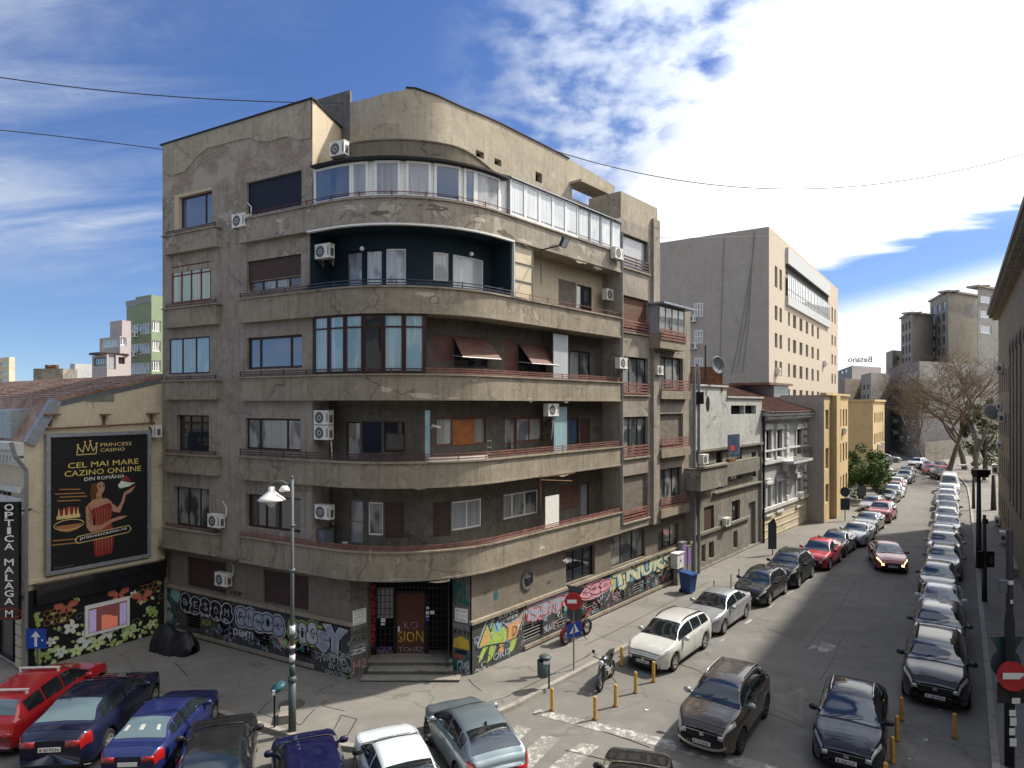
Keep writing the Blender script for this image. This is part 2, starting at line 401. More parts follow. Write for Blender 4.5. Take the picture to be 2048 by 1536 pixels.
M['glass_cur'] = glass('window glass over curtains', curtain=(.30, .31, .30))
M['glass_white'] = glass('glass over white net curtains', c=(.16, .17, .19), curtain=(.55, .57, .6))
M['glass_grey'] = glass('glass over grey blind', c=(.25, .26, .29), curtain=(.34, .35, .38))
M['glass_teal'] = glass('bluish loggia glazing', c=(.17, .32, .39), curtain=(.32, .48, .54))
M['glass_green'] = glass('pale green glazing', c=(.33, .45, .27), curtain=(.5, .52, .36))
M['glass_painted_sky'] = glass('glass with painted pale sky', c=(.42, .46, .48), curtain=(.62, .66, .66))  # sky reflection painted into the pale base colour
M['glass_blue'] = glass('blue tinted glass', c=(.04, .08, .16))
M['white'] = plain('white enamel', (.72, .71, .67), .45, var=.06)
M['ac_white'] = plain('air conditioner casing', (.68, .67, .61), .45, var=.08)
M['ac_dark'] = plain('air conditioner grille', (.10, .10, .10), .5)
M['black'] = plain('black', (.012, .012, .013), .5)
M['black_gloss'] = plain('glossy black', (.01, .01, .012), .2, coat=.5)
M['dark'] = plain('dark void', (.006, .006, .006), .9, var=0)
M['iron'] = plain('dark iron', (.03, .03, .032), .5)
M['rust'] = plain('rusty metal', (.16, .07, .035), .8, var=.5, scale=5)
M['zinc'] = plain('zinc sheet', (.28, .31, .34), .45, .5, var=.2)
M['pipe'] = plain('grey drain pipe', (.2, .21, .22), .5)
M['pole_grey'] = plain('grey painted pole', (.11, .125, .13), .6)
M['pole_green'] = plain('dark green grey pole', (.05, .075, .08), .5)
M['yellow_post'] = plain('yellow post paint', (.55, .32, .055), .55, var=.2)
M['red_sign'] = plain('red sign face', (.38, .02, .025), .4)
M['blue_sign'] = plain('blue sign face', (.015, .06, .36), .4)
M['white_sign'] = plain('white sign face', (.75, .75, .73), .45, var=.04)
M['panel_pale'] = plain('pale metal cladding', (.46, .47, .46), .5)
M['sign_back'] = plain('sign back', (.05, .065, .07), .5)
M['brick'] = None
mb_ = MT('exposed brick'); v_ = mb_.vec(False)
sp = mb_.n('ShaderNodeSeparateXYZ'); mb_.l(v_, sp.inputs[0]); cbn = mb_.n('ShaderNodeCombineXYZ'); mb_.l(sp.outputs[0], cbn.inputs[0]); mb_.l(sp.outputs[2], cbn.inputs[1])
bt = mb_.n('ShaderNodeTexBrick'); mb_.l(cbn.outputs[0], bt.inputs[0]); bt.inputs['Scale'].default_value = 1.0
bt.inputs['Brick Width'].default_value = .26; bt.inputs['Row Height'].default_value = .085; bt.inputs['Mortar Size'].default_value = .014
bt.inputs['Color1'].default_value = (.27, .20, .155, 1); bt.inputs['Color2'].default_value = (.33, .27, .21, 1); bt.inputs['Mortar'].default_value = (.17, .145, .115, 1)
nb = mb_.noise(v_, 1.1, 5, .6); nb2 = mb_.noise(v_, .8, 4)
mb_.col(mb_.mix(mb_.rng(nb, .45, .6), bt.outputs[0], (.34, .30, .245)))
mb_.set(Roughness=.95); mb_.bump(bt.outputs[1], -.8, .02); M['brick'] = mb_.m
mr_ = MT('rusty standing seam roof'); v_ = mr_.vec(); n_ = mr_.noise(mr_.vec(False, (1.2, .25, 1), (0, 0, .5)), 1.6, 6, .7, .3)
mr_.col(mr_.mix(mr_.rng(n_, .35, .62), (.17, .075, .045), (.34, .25, .19))); mr_.set(Roughness=.75, Metallic=.15); M['rust_roof'] = mr_.m
M['roof_red'] = plain('reddish brown sheet roof', (.17, .085, .06), .6, var=.4, scale=2)
def flat(name, c):
    if name in M: return M[name]
    if name.startswith('gr_'):
        m = MT(name); v = m.vec(); n = m.noise(v, 9, 7, .8, .4); st = m.noise(m.vec(False, (7, 7, .5)), 1.6, 4)
        k = m.mix(m.rng(n, .52, .6), c, tuple(x * .6 + .035 for x in c)); k = m.mix(m.mul(m.rng(st, .5, .7), .45), k, (.09, .085, .08)); m.col(k); m.set(Roughness=.85); m.b.inputs['Specular IOR Level'].default_value = .2; M[name] = m.m
    else: M[name] = plain(name, c, .7, var=.1, scale=3)
    return M[name]
for nm, c in (('gr_white', (.5, .52, .54)), ('gr_silver', (.32, .35, .43)), ('gr_black', (.012, .012, .014)), ('gr_teal', (.22, .4, .38)), ('gr_red', (.5, .03, .04)), ('gr_purple', (.25, .15, .38)),
              ('gr_yellow', (.6, .42, .05)), ('gr_pink', (.62, .3, .36)), ('gr_lime', (.36, .5, .1)), ('gr_orange', (.6, .33, .14)), ('gr_dteal', (.02, .12, .12)), ('gr_blue', (.2, .42, .52)), ('gr_cream', (.6, .57, .36)),
              ('gold', (.62, .48, .2)), ('skin', (.42, .22, .14)), ('hair', (.012, .008, .006)), ('dress', (.22, .02, .02)), ('leaf_a', (.3, .4, .12)), ('leaf_b', (.5, .6, .3)), ('petal', (.6, .65, .58)), ('coral', (.5, .13, .09)),
              ('honey', (.35, .16, .05)), ('lilac', (.4, .34, .55)), ('brownpaint', (.09, .03, .02))):
    flat(nm, c)

# ------------------------------------------------------------------ wall / window builders
def wall(mb, S, k, a0, a1, z0, z1, holes=(), dep=.15, mi=0):
    A = set(S.brk(a0, a1)); Z = {z0, z1}
    for h in holes: A.update((h[0], h[1])); Z.update((h[2], h[3]))
    A = sorted(x for x in A if a0 - 1e-6 <= x <= a1 + 1e-6); Z = sorted(x for x in Z if z0 - 1e-6 <= x <= z1 + 1e-6)
    def P(a, z, kk): q = S.pt(a, kk); return (q.x, q.y, z)
    for i in range(len(A) - 1):
        for j in range(len(Z) - 1):
            if A[i + 1] - A[i] < 1e-5 or Z[j + 1] - Z[j] < 1e-5: continue
            ca = (A[i] + A[i + 1]) / 2; cz = (Z[j] + Z[j + 1]) / 2
            if any(h[0] < ca < h[1] and h[2] < cz < h[3] for h in holes): continue
            mb.quad(P(A[i], Z[j], k), P(A[i + 1], Z[j], k), P(A[i + 1], Z[j + 1], k), P(A[i], Z[j + 1], k), mi)
    for h in holes:
        x0, x1, y0, y1 = h; ks = k + dep
        for xa in (x0, x1): mb.quad(P(xa, y0, k), P(xa, y0, ks), P(xa, y1, ks), P(xa, y1, k), mi)
        bs = sorted(S.brk(x0, x1))
        for b0, b1 in zip(bs[:-1], bs[1:]):
            for zz in (y0, y1): mb.quad(P(b0, zz, k), P(b1, zz, k), P(b1, zz, ks), P(b0, zz, ks), mi)
def window(par, S, k, a0, a1, z0, z1, n=2, fr='frame_brown', gl='glass', fw=.06, tr=None, splits=None, sub=True, name='window', label=None, proud=.0):
    """frame in the opening at depth k, pane as sub-part"""
    fb = MB(); kb0 = k - .05 - proud; kb1 = k + .02
    fb.sbox(S, a0, a1, z0, z0 + fw, kb0, kb1); fb.sbox(S, a0, a1, z1 - fw, z1, kb0, kb1)
    xs = [a0 + (a1 - a0) * i / n for i in range(n + 1)] if splits is None else [a0 + (a1 - a0) * q for q in splits]
    for i, x in enumerate(xs):
        l = x if i == 0 else (x - fw if i == len(xs) - 1 else x - fw / 2)
        fb.sbox(S, l, l + fw, z0 + fw, z1 - fw, kb0 + .002, kb1)
    if tr:
        for t in (tr if isinstance(tr, (list, tuple)) else [tr]):
            zt = z0 + (z1 - z0) * t; fb.sbox(S, a0, a1, zt - fw * .4, zt + fw * .4, kb0 + .004, kb1)
    if gl.startswith('shutter'):
        pb = MB(); pb.sbox(S, a0 + .01, a1 - .01, z0 + .01, z1 - .01, k - .03, k); f = pb.build('roller_shutter', M[gl], par, True); 
        return f
    f = fb.build(name, M[fr], par, True, label=label)
    pb = MB()
    bs = sorted(S.brk(a0 + .01, a1 - .01))
    for b0, b1 in zip(bs[:-1], bs[1:]):
        p, q = S.pt(b0, k - .02), S.pt(b1, k - .02); pb.quad((p.x, p.y, z0 + .01), (q.x, q.y, z0 + .01), (q.x, q.y, z1 - .01), (p.x, p.y, z1 - .01))
    pb.build('pane', M[gl], f if sub else par, True)
    return f
def prect(S, k, x0, x1, yt, yb):
    a0, a1 = S.a(x0, k), S.a(x1, k); D = S.pt(a0, k).y
    return min(a0, a1), max(a0, a1), ZP(yb, D), ZP(yt, D)
def textmesh(body, offset=0.0, res=2, bold=False, spacing=1.0):
    cu = bpy.data.curves.new('t', 'FONT'); cu.body = body; cu.offset = offset; cu.resolution_u = res; cu.space_character = spacing
    o = bpy.data.objects.new('t', cu); me = bpy.data.meshes.new_from_object(o)
    vs = [tuple(v.co) for v in me.vertices]; fs = [tuple(p.vertices) for p in me.polygons]
    bpy.data.objects.remove(o); bpy.data.curves.remove(cu); bpy.data.meshes.remove(me)
    return vs, fs
def text_on(mb, S, body, a0, a1, z0, z1, k, mi=0, offset=0.0, slant=0.0, wob=0.0, flip=False, spacing=1.0, box=None):
    vs, fs = textmesh(body, offset, spacing=spacing)
    if not vs: return
    if box is None:
        b, _ = textmesh(body, 0.0, spacing=spacing); xs = [v[0] for v in b]; ys = [v[1] for v in b]
    else: xs, ys = box
    x0, x1_ = min(xs), max(xs); y0, y1 = min(ys), max(ys); out_ = []
    for x, y, _ in vs:
        u = (x - x0) / max(1e-6, x1_ - x0); v = (y - y0) / max(1e-6, y1 - y0)
        if flip: u = 1 - u
        z = z0 + (z1 - z0) * v + slant * u + wob * (1.3 * math.sin(u * 13 + len(body)) + .7 * math.sin(u * 29 + v * 4)) * (z1 - z0)
        q = S.pt(a0 + (a1 - a0) * (u + wob * .3 * math.sin(v * 4 + u * 14)), k); out_.append((q.x, q.y, z))
    mb.add(out_, fs, mi)
def shape_on(mb, S, pts, k, mi=0):
    mb.poly([(S.pt(a, k).x, S.pt(a, k).y, z) for a, z in pts], mi)
def ribbon_on(mb, S, pts, wd, k, mi=0, closed=False):
    n = len(pts); rng_ = range(n if closed else n - 1)
    for i in rng_:
        (a, z), (b, y) = pts[i], pts[(i + 1) % n]; dxx, dzz = b - a, y - z; L = math.hypot(dxx, dzz) or 1e-6
        ox, oz = -dzz / L * wd / 2, dxx / L * wd / 2; ex, ez = dxx / L * wd * .3, dzz / L * wd * .3
        shape_on(mb, S, [(a - ox - ex, z - oz - ez), (b - ox + ex, y - oz + ez), (b + ox + ex, y + oz + ez), (a + ox - ex, z + oz - ez)], k, mi)
def ell(a, z, ra, rz_, n=14, t0=0, rot=0):
    r = []
    for i in range(n):
        t = t0 + 2 * math.pi * i / n; x, y = ra * math.cos(t), rz_ * math.sin(t); r.append((a + x * math.cos(rot) - y * math.sin(rot), z + x * math.sin(rot) + y * math.cos(rot)))
    return r
# ------------------------------------------------------------------ ground, roads, pavements
def struct(o): o['kind'] = 'structure'; return o
g = MB(); g.quad((-900, -60, -.004), (900, -60, -.004), (900, 1200, -.004), (-900, 1200, -.004)); struct(g.build('road', M['asphalt']))
SW = .13
def GP(px, py, z=0.0): p = G(px, py, z); return (p.x, p.y)
kerbL = [GP(*p) for p in [(-150, 1385), (150, 1378), (300, 1396), (409, 1423), (503, 1454), (557, 1470), (600, 1486), (653, 1496), (709, 1503), (775, 1500), (860, 1482), (925, 1460), (981, 1439), (1028, 1419), (1100, 1379), (1256, 1297), (1400, 1218), (1560, 1133), (1640, 1089), (1700, 1053), (1738, 1020), (1757, 990), (1765, 965), (1760, 945), (1735, 930), (1690, 918)]]
inner = [GP(*p) for p in [(1560, 925), (1600, 1040), (1400, 1145)]] + [(-2, 27), (-12, 34), (-45, 42), (-45, 22)]
def clean(poly): return poly
p = MB(); p.prism([tuple(q) for q in (kerbL + inner)][::-1], -.05, SW); struct(p.build('pavement', M['sidewalk']))
def kerbstone(line, side, name, parent=None):
    mb = MB(); pts = [Vector(q) for q in line]
    res = []
    for i in range(len(pts) - 1):
        d = pts[i + 1] - pts[i]; L = d.length; n = max(1, int(L / .95)); 
        for j in range(n): res.append((pts[i] + d * (j / n), pts[i] + d * ((j + 1) / n)))
    for a, b in res:
        d = (b - a).normalized(); nn = Vector((-d.y, d.x)) * side; g_ = .006; a2 = a + d * g_; b2 = b - d * g_; jz = random.uniform(-.006, .008)
        q = [a2 - nn * .02, b2 - nn * .02, b2 + nn * .17, a2 + nn * .17]
        mb.hexa([(v.x, v.y, -.05) for v in q] + [(v.x, v.y, SW + .012 + jz) for v in q])
    return struct(mb.build(name, M['kerb']))
kerbstone(kerbL, 1, 'kerb')
kerbR = [GP(*p) for p in [(2004, 1760), (1985, 1536), (1972, 1365), (1956, 1191), (1945, 1060), (1939, 1000), (1934, 975), (1920, 958), (1898, 946), (1860, 932), (1815, 917), (1740, 905)]]
pr = MB(); pr.prism([tuple(q) for q in (kerbR + [GP(1740, 890), (150, 170), (60, 60), (45, 60), (22, 16)])][::-1], -.05, SW); struct(pr.build('pavement', M['sidewalk']))
kerbstone(kerbR, -1, 'kerb')
# markings (thin painted sheets)
def mark(name, polys, mat='mark'):
    mb = MB()
    for pl in polys: mb.poly([(q.x, q.y, .004) for q in (G(*p) for p in pl)])
    o = mb.build(name, M[mat]); return struct(o)
mark('crosswalk_stripes', [[(1012, 1475), (1034, 1450), (1062, 1458), (1040, 1480)],
  [(1020, 1531), (1085, 1471), (1122, 1476), (1060, 1540)], [(1085, 1545), (1160, 1485), (1198, 1492), (1130, 1556)], [(1185, 1550), (1225, 1508), (1263, 1514), (1225, 1560)], [(1275, 1560), (1310, 1522), (1345, 1530), (1318, 1570)]])
mark('road_line', [[(1063, 1427), (1075, 1418), (1310, 1472), (1480, 1512), (1560, 1536), (1500, 1540), (1320, 1494)]])
mark('road_arrow', [[(1612, 1300), (1625, 1290), (1640, 1290), (1644, 1283), (1672, 1291), (1662, 1303), (1640, 1303), (1634, 1296)]])
mark('yield_triangle', [[(1546, 1416), (1552, 1406), (1598, 1428), (1598, 1441)], [(1550, 1402), (1598, 1376), (1598, 1384), (1560, 1405)], [(1599, 1441), (1599, 1376), (1606, 1374), (1606, 1446)]], 'mark_faint')
dl = []
for i in range(26):
    t = i / 25.0
    if i % 2 == 0:
        A_, B_ = Vector((6.6, 21.5)), Vector((36.5, 59.0))
        q0 = Vector(GP(1437, 1285)); q1 = Vector(GP(1790, 1040)); d = (q1 - q0); a = q0 + d * t; b = q0 + d * (t + .022); n_ = Vector((-d.y, d.x)).normalized() * .07
        dl.append([a - n_, b - n_, b + n_, a + n_])
for i in range(22):
    q0 = Vector(GP(1826, 1260)); q1 = Vector(GP(1890, 985)); d = q1 - q0; a = q0 + d * (i / 22); b = a + d.normalized() * .9; n_ = Vector((-d.y, d.x)).normalized() * .09
    dl.append([a - n_, b - n_, b + n_, a + n_])
mb = MB()
for pl in dl: mb.poly([(q.x, q.y, .004) for q in pl])
struct(mb.build('parking_bay_lines', M['mark']))
mark('blue_bay_marks', [[(1418, 1285), (1426, 1278), (1432, 1281), (1424, 1290)], [(1268, 1335), (1300, 1352), (1296, 1356), (1262, 1338)], [(1440, 1242), (1452, 1240), (1456, 1246), (1446, 1250)]], 'mark_blue')
# repair patches and a drain cover
pt = MB()
for pl in ([(1545, 1262), (1612, 1215), (1655, 1228), (1598, 1284)], [(1385, 1345), (1425, 1328), (1460, 1345), (1420, 1366)]):
    pt.poly([(q.x, q.y, .0015) for q in (G(*p) for p in pl)])
M['patch'] = ground_mat('repaired asphalt', (.165, .156, .14), (.135, .128, .115), (.22, .21, .19), .3)
struct(pt.build('asphalt_patch', M['patch']))
def thin_lines(name, lines, mat, wd=.035, z=.006):
    mb = MB()
    for ln in lines:
        ps = [G(*p, z) for p in ln]
        for a, b in zip(ps[:-1], ps[1:]):
            d = (b - a); n_ = Vector((-d.y, d.x)).normalized() * wd / 2; mb.quad((*(a - n_), z), (*(b - n_), z), (*(b + n_), z), (*(a + n_), z))
    return struct(mb.build(name, M[mat]))
thin_lines('asphalt_cracks', [[(1532, 1256), (1560, 1266), (1590, 1276), (1625, 1284)], [(1530, 1425), (1570, 1438), (1612, 1456)], [(1590, 1285 - 137), (1640, 1156), (1690, 1165), (1720, 1168)], [(1690, 1262), (1660, 1330), (1640, 1360)], [(1205, 1462), (1260, 1480), (1300, 1495)],
  [(1340, 1322), (1395, 1340), (1412, 1352)], [(1130, 1500), (1320, 1545)], [(1720, 1190), (1742, 1100), (1770, 1040)], [(1610, 1300), (1680, 1215), (1710, 1160)]], 'black', .03)
thin_lines('pavement_cracks', [[(630, 1385), (664, 1370), (664, 1376)], [(545, 1398), (540, 1400), (517, 1425), (552, 1437)], [(630, 1418), (615, 1433), (605, 1446), (600, 1450), (590, 1446)], [(683, 1430), (714, 1438), (694, 1472)], [(683, 1430), (663, 1468)],
   [(937, 1358), (945, 1368), (963, 1382)], [(950, 1322 + 90), (1010, 1395), (1090, 1355), (1180, 1310)], [(1170, 1290), (1230, 1262), (1340, 1205), (1420, 1162)], [(350, 1325), (375, 1352)], [(655, 1402), (644, 1406), (646, 1412), (690, 1422)], [(1165, 1318), (1183, 1305), (1196, 1310)]], 'black', .028, SW + .004)
mc = MB(); q = G(583, 1409, SW); mc.lathe([(0, .004), (.42, .004), (.44, 0)], 24, Matrix.Translation((q.x, q.y, SW + .002))); 
M['manhole'] = plain('manhole cover', (.11, .1, .09), .7, .3, var=.4, scale=20)
struct(mc.build('manhole_cover', M['manhole']))

# ------------------------------------------------------------------ the corner apartment building
BLD = thing('apartment_building', 'weathered beige corner apartment block with curved balconies and graffiti on its base', 'building', (Cx.x, Cx.y, 0))
def B(mb, name, mat, smooth=False, label=None): return mb.build(name, M[mat] if isinstance(mat, str) else [M[x] for x in mat], BLD, True, smooth, label)
TOP = [4.9, 8.08, 11.22, 14.34, 17.5]; BOT = [3.9, 7.2, 10.33, 13.42, 16.6]
aL = CP.a(325, .25); aLo = CP.a(326, 0); a478 = CP.a(478, 0); a625 = CP.a(625, .25); aEnd = CP.a(1243, 0)
a1315 = CP.a(1315, .02); a1380 = CP.a(1381, .02)
KB = 1.1
# left facade wall with window openings
recA = [(348, 424, 388, 460), (344, 422, 534, 608), (339, 420, 678, 749), (353, 418, 830, 902), (348, 418, 972, 1050)]
recB = [(493, 603, 366, 432), (494, 602, 518, 584), (494, 604, 676, 739), (491, 601, 836, 898), (492, 601, 987, 1053)]
RA = [prect(CP, .25, *r) for r in recA]; RB = [prect(CP, .25, *r) for r in recB]
# fix the heights to the storey levels
RA = [(a, b, max(c, t + .04), d) for (a, b, c, d), t in zip(RA, TOP[::-1])]
RB = [(a, b, max(c, t + .04), d) for (a, b, c, d), t in zip(RB, TOP[::-1])]
w1 = MB(); wall(w1, CP, .25, aL, a625, 3.9, 15.9, RA[1:] + RB[1:], .22); B(w1, 'wall', 'facade')
w1 = MB(); wall(w1, CP, .25, aL, a625, 15.9, 19.3, RA[:1] + RB[:1], .22); B(w1, 'upper_wall', 'facade_rough')
# brick patch with smooth render above a broken edge
w1 = MB(); wall(w1, CP, .25, aL, a625, 19.3, 21.6); B(w1, 'brick_wall', 'brick')
edge = [(326, 345), (345, 352), (368, 343), (380, 330), (395, 312), (415, 296), (440, 290), (470, 281), (500, 275), (515, 282), (540, 283), (560, 276), (575, 272), (595, 280), (622, 276)]
rb = MB(); pa = [(CP.a(x, .22), CP.z(x, y, .22)) for x, y in edge]
for (a, z), (b, y) in zip(pa[:-1], pa[1:]):
    shape_on(rb, CP, [(a, z), (b, y), (b, 21.6), (a, 21.6)], .215)
    rb.add([(*CP.pt(a, .215), z), (*CP.pt(b, .215), y), (*CP.pt(b, .25), y), (*CP.pt(a, .25), z)], [(0, 1, 2, 3)])
B(rb, 'smooth_render', 'attic')
# left block: side face towards the right, roof edge flashing
c0 = CP.pt(a625, .25); dl_ = Vector((.154, .988)).normalized(); c1 = c0 + dl_ * 3.9
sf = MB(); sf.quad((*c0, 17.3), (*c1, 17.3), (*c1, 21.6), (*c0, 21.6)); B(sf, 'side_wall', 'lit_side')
e0 = CP.pt(aL, .25); e1 = e0 + Vector((-nL.x, -nL.y)) * 9
sf = MB(); sf.quad((*e0, 0), (*e1, 0), (*e1, 21.6), (*e0, 21.6)); B(sf, 'end_wall', 'facade')
fl = MB(); fl.sbox(CP, aL - .08, a625 + .06, 21.6, 21.66, .17, .45)
for t0, t1 in ((0, 1),):
    nn = Vector((dl_.y, -dl_.x)) * .06; fl.hexa([(*(c0 + nn), 21.6), (*(c1 + nn), 21.6), (*(c1 - nn * 3), 21.6), (*(c0 - nn * 3), 21.6), (*(c0 + nn), 21.66), (*(c1 + nn), 21.66), (*(c1 - nn * 3), 21.66), (*(c0 - nn * 3), 21.66)])
B(fl, 'roof_flashing', 'black')
rf = MB(); rf.poly([(*e0, 21.59), (*c0, 21.59), (*c1, 21.59), (*e1, 21.59)]); 
rr = [CP.pt(a, 1.0) for a in CP.brk(a625, a1315) if a >= a625]; rr = sorted(CP.brk(a625, a1315)); pts = [(*CP.pt(a, 1.0), 19.2) for a in rr]
bk0 = CP.pt(a1315, 14); bk1 = CP.pt(aL, 12)
rf.poly(pts + [(bk0.x, bk0.y, 19.2), (bk1.x, bk1.y, 19.2)])
B(rf, 'roof', 'asphalt')
bw = MB(); bw.quad((*bk0, 0), (*bk1, 0), (*bk1, 19.2), (*bk0, 19.2)); bw.quad((*bk1, 0), (*e1, 0), (*e1, 21.6), (*bk1, 21.6)); B(bw, 'rear_wall', 'facade')
# parapet bands
for i, (zb, zt) in enumerate(zip(BOT, TOP)):
    b = MB(); b.sbox(CP, a478, aEnd, zb + .07, zt, 0, .16); b.sbox(CP, a478, aEnd, zb, zb + .07, -.03, .14)
    b.sbox(CP, a478 - .08, aEnd + .05, zt + .002, zt + .06, -.07, .24)
    B(b, 'balcony_parapet', 'facade_rough' if i == 4 else 'band')
    s = MB(); s.sbox(CP, a625 if i else aL, aEnd, zb + .012, zb + .16, .163 if i else .145, KB + .3); B(s, 'floor_slab', 'band')
    b = MB(); x0, x1 = CP.a(328, 0), CP.a(431, 0); b.sbox(CP, x0, x1, zb + .12, zt - .06, 0, .26); b.sbox(CP, x0 - .03, x1 + .03, zb + .06, zb + .12, -.03, .27); b.sbox(CP, x0 - .09, x1 + .09, zt - .058, zt, -.08, .27)
    B(b, 'bay_parapet', 'facade_rough' if i == 4 else 'band')
# railings
def railing(a0, a1, z, mat, hs=(.1, .19, .28), k=.0, step=1.15, flat=True):
    r = MB()
    for h in hs: r.sbox(CP, a0, a1, z + h, z + h + (.036 if flat else .02), k, k + .025)
    n = max(1, int((a1 - a0) / step))
    for i in range(n + 1):
        a = a0 + (a1 - a0) * i / n; a = min(a, a1 - .03); r.sbox(CP, a, a + .03, z + .03, z + hs[-1] + .06, k + .026, k + .05)
    return B(r, 'railing', mat)
x0, x1 = CP.a(331, 0), CP.a(430, 0)
for i, z in enumerate(TOP):
    railing(x0, x1, z - .02, 'rail_dark' if i != 3 else 'frame_red', (.06, .14), .0)
a700 = CP.a(700, 0); a850 = CP.a(850, 0); a640 = CP.a(640, 0); a1022 = CP.a(1022, 0)
railing(a478 + .02, a700, TOP[0] + .02, 'rail_red', (.06, .13, .2)); railing(a700 + .03, aEnd, TOP[0] + .02, 'rail_red', (.06, .13, .2))
railing(a478 + .02, a850, TOP[1] + .02, 'rail_dark'); railing(a850 + .03, aEnd, TOP[1] + .02, 'rail_red')
railing(a478 + .02, a850, TOP[2] + .02, 'rail_dark', (.04, .11, .2)); railing(a850 + .03, aEnd, TOP[2] + .02, 'rail_red', (.06, .14, .22))
railing(a478 + .02, a625, TOP[3] + .02, 'rail_dark', (.04, .12, .2)); railing(a625 + .03, a1022, TOP[3] + .02, 'rail_navy', (.05, .13, .24)); railing(a1022 + .03, aEnd, TOP[3] + .02, 'rail_red', (.06, .24), flat=False)
railing(a478 + .02, aEnd, TOP[4] + .03, 'frame_red', (.05, .2), flat=False)
ARC6 = sorted(CP.brk(0, ARC))
# windows, left facade
stA = [dict(n=2, gl='glass_blue', splits=(0, .72, 1)), dict(n=4, gl='glass_green', fr='frame_red', tr=.74), dict(n=3, gl='glass_teal'), dict(n=3, gl='glass'), dict(n=3, gl='glass_cur')]
for i, (r, s_) in enumerate(zip(RA, stA)):
    a, b_, c, d = r
    k = .47 if i != 1 and i != 2 else .3
    if i == 0:
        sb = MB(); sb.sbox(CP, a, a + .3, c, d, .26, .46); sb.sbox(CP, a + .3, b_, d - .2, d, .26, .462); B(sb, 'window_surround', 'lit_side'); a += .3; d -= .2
    window(BLD, CP, k, a, b_, c, d, **s_)
bl = MB(); a, b_, c, d = RB[0]; bl.sbox(CP, a, b_, c, d, .36, .4); B(bl, 'window_blind', 'blind_navy')
a, b_, c, d = RB[1]; window(BLD, CP, .45, a, b_, c, c + .42, n=4, gl='glass_cur', fr='frame_brown'); sh = MB(); sh.sbox(CP, a, b_, c + .43, d, .34, .4); B(sh, 'roller_shutter', 'shutter_brown')
window(BLD, CP, .4, *RB[2], splits=(0, .22, .78, 1), gl='glass_blue', n=3, fw=.09); window(BLD, CP, .4, *RB[3], splits=(0, .24, .74, 1), n=3, gl='glass_cur', fw=.08)
a, b_, c, d = RB[4]; window(BLD, CP, .45, a, b_, c, d, n=3, splits=(0, .33, .8, 1), gl='glass', fw=.08)
# loggia back wall; openings measured at the wall depth
def HR(x0, x1, yt, yb, zf=None):
    r = prect(CP, KB, x0, x1, yt, yb); return r
aJ = CP.a(640, KB); aJ = min(aJ, CP.a(632, KB)); aE2 = CP.a(1215, KB) + .4
FL = [BOT[i] + .17 for i in range(5)]
floors = {
 0: [(700, 726, 1000, 1085, dict(n=1, gl='glass_grey', fr='frame_grey', tr=.5)), (736, 766, 1004, 1070, dict(n=1, gl='glass_cur', fr='frame_white')), (770, 808, 1004, 1076, 'shutter_brown'),
     (866, 900, 1005, 1074, 'shutter_brown'), (904, 964, 1004, 1062, dict(n=2, gl='glass_grey', fr='frame_white')), (1007, 1077, 990, 1040, dict(n=3, gl='glass_cur', fr='frame_white', splits=(0, .26, .62, 1))), (1116, 1157, 972, 1022, 'shutter_red'), (1162, 1178, 968, 1035, dict(n=1, gl='glass_grey', fr='frame_brown'))],
 1: [(692, 720, 843, 920, dict(n=1, gl='glass_cur', fr='frame_brown')), (724, 763, 843, 905, 'blind'), (768, 810, 843, 904, dict(n=1, gl='glass', fr='frame_brown')),
     (872, 972, 836, 892, dict(n=3, splits=(0, .36, .78, 1), gl='glass_cur', fr='frame_orange')), (1010, 1032, 836, 905, dict(n=1, gl='glass_cur', fr='frame_orange', tr=.25)), (1034, 1085, 836, 884, dict(n=2, gl='glass_white', fr='frame_orange')), (1138, 1158, 836, 890, dict(n=1, gl='glass_blue', fr='frame_brown')), (1160, 1180, 838, 900, 'shutter_brown')],
 2: [(867, 905, 670, 722, 'shutter_red'), (908, 975, 672, 732, dict(n=2, gl='glass', fr='frame_brown')), (1010, 1035, 680, 742, 'shutter_red'), (1037, 1092, 686, 742, dict(n=2, gl='glass', fr='frame_brown')), (1106, 1136, 692, 752, dict(n=1, gl='glass', fr='frame_brown')), (1140, 1180, 700, 758, dict(n=2, gl='glass_cur', fr='black'))],
 3: [(692, 724, 505, 585, dict(n=1, gl='glass_white', fr='navy')), (730, 765, 500, 580, dict(n=1, gl='glass_white', fr='navy')), (772, 812, 497, 570, dict(n=1, gl='glass_white', fr='frame_white')), (867, 898, 503, 562, dict(n=1, gl='glass_white', fr='frame_white')), (906, 968, 508, 574, dict(n=1, gl='glass_painted_sky', fr='frame_white')),
     (1117, 1152, 557, 612, 'shutter_grey'), (1154, 1184, 568, 618, dict(n=2, gl='glass', fr='black'))]}
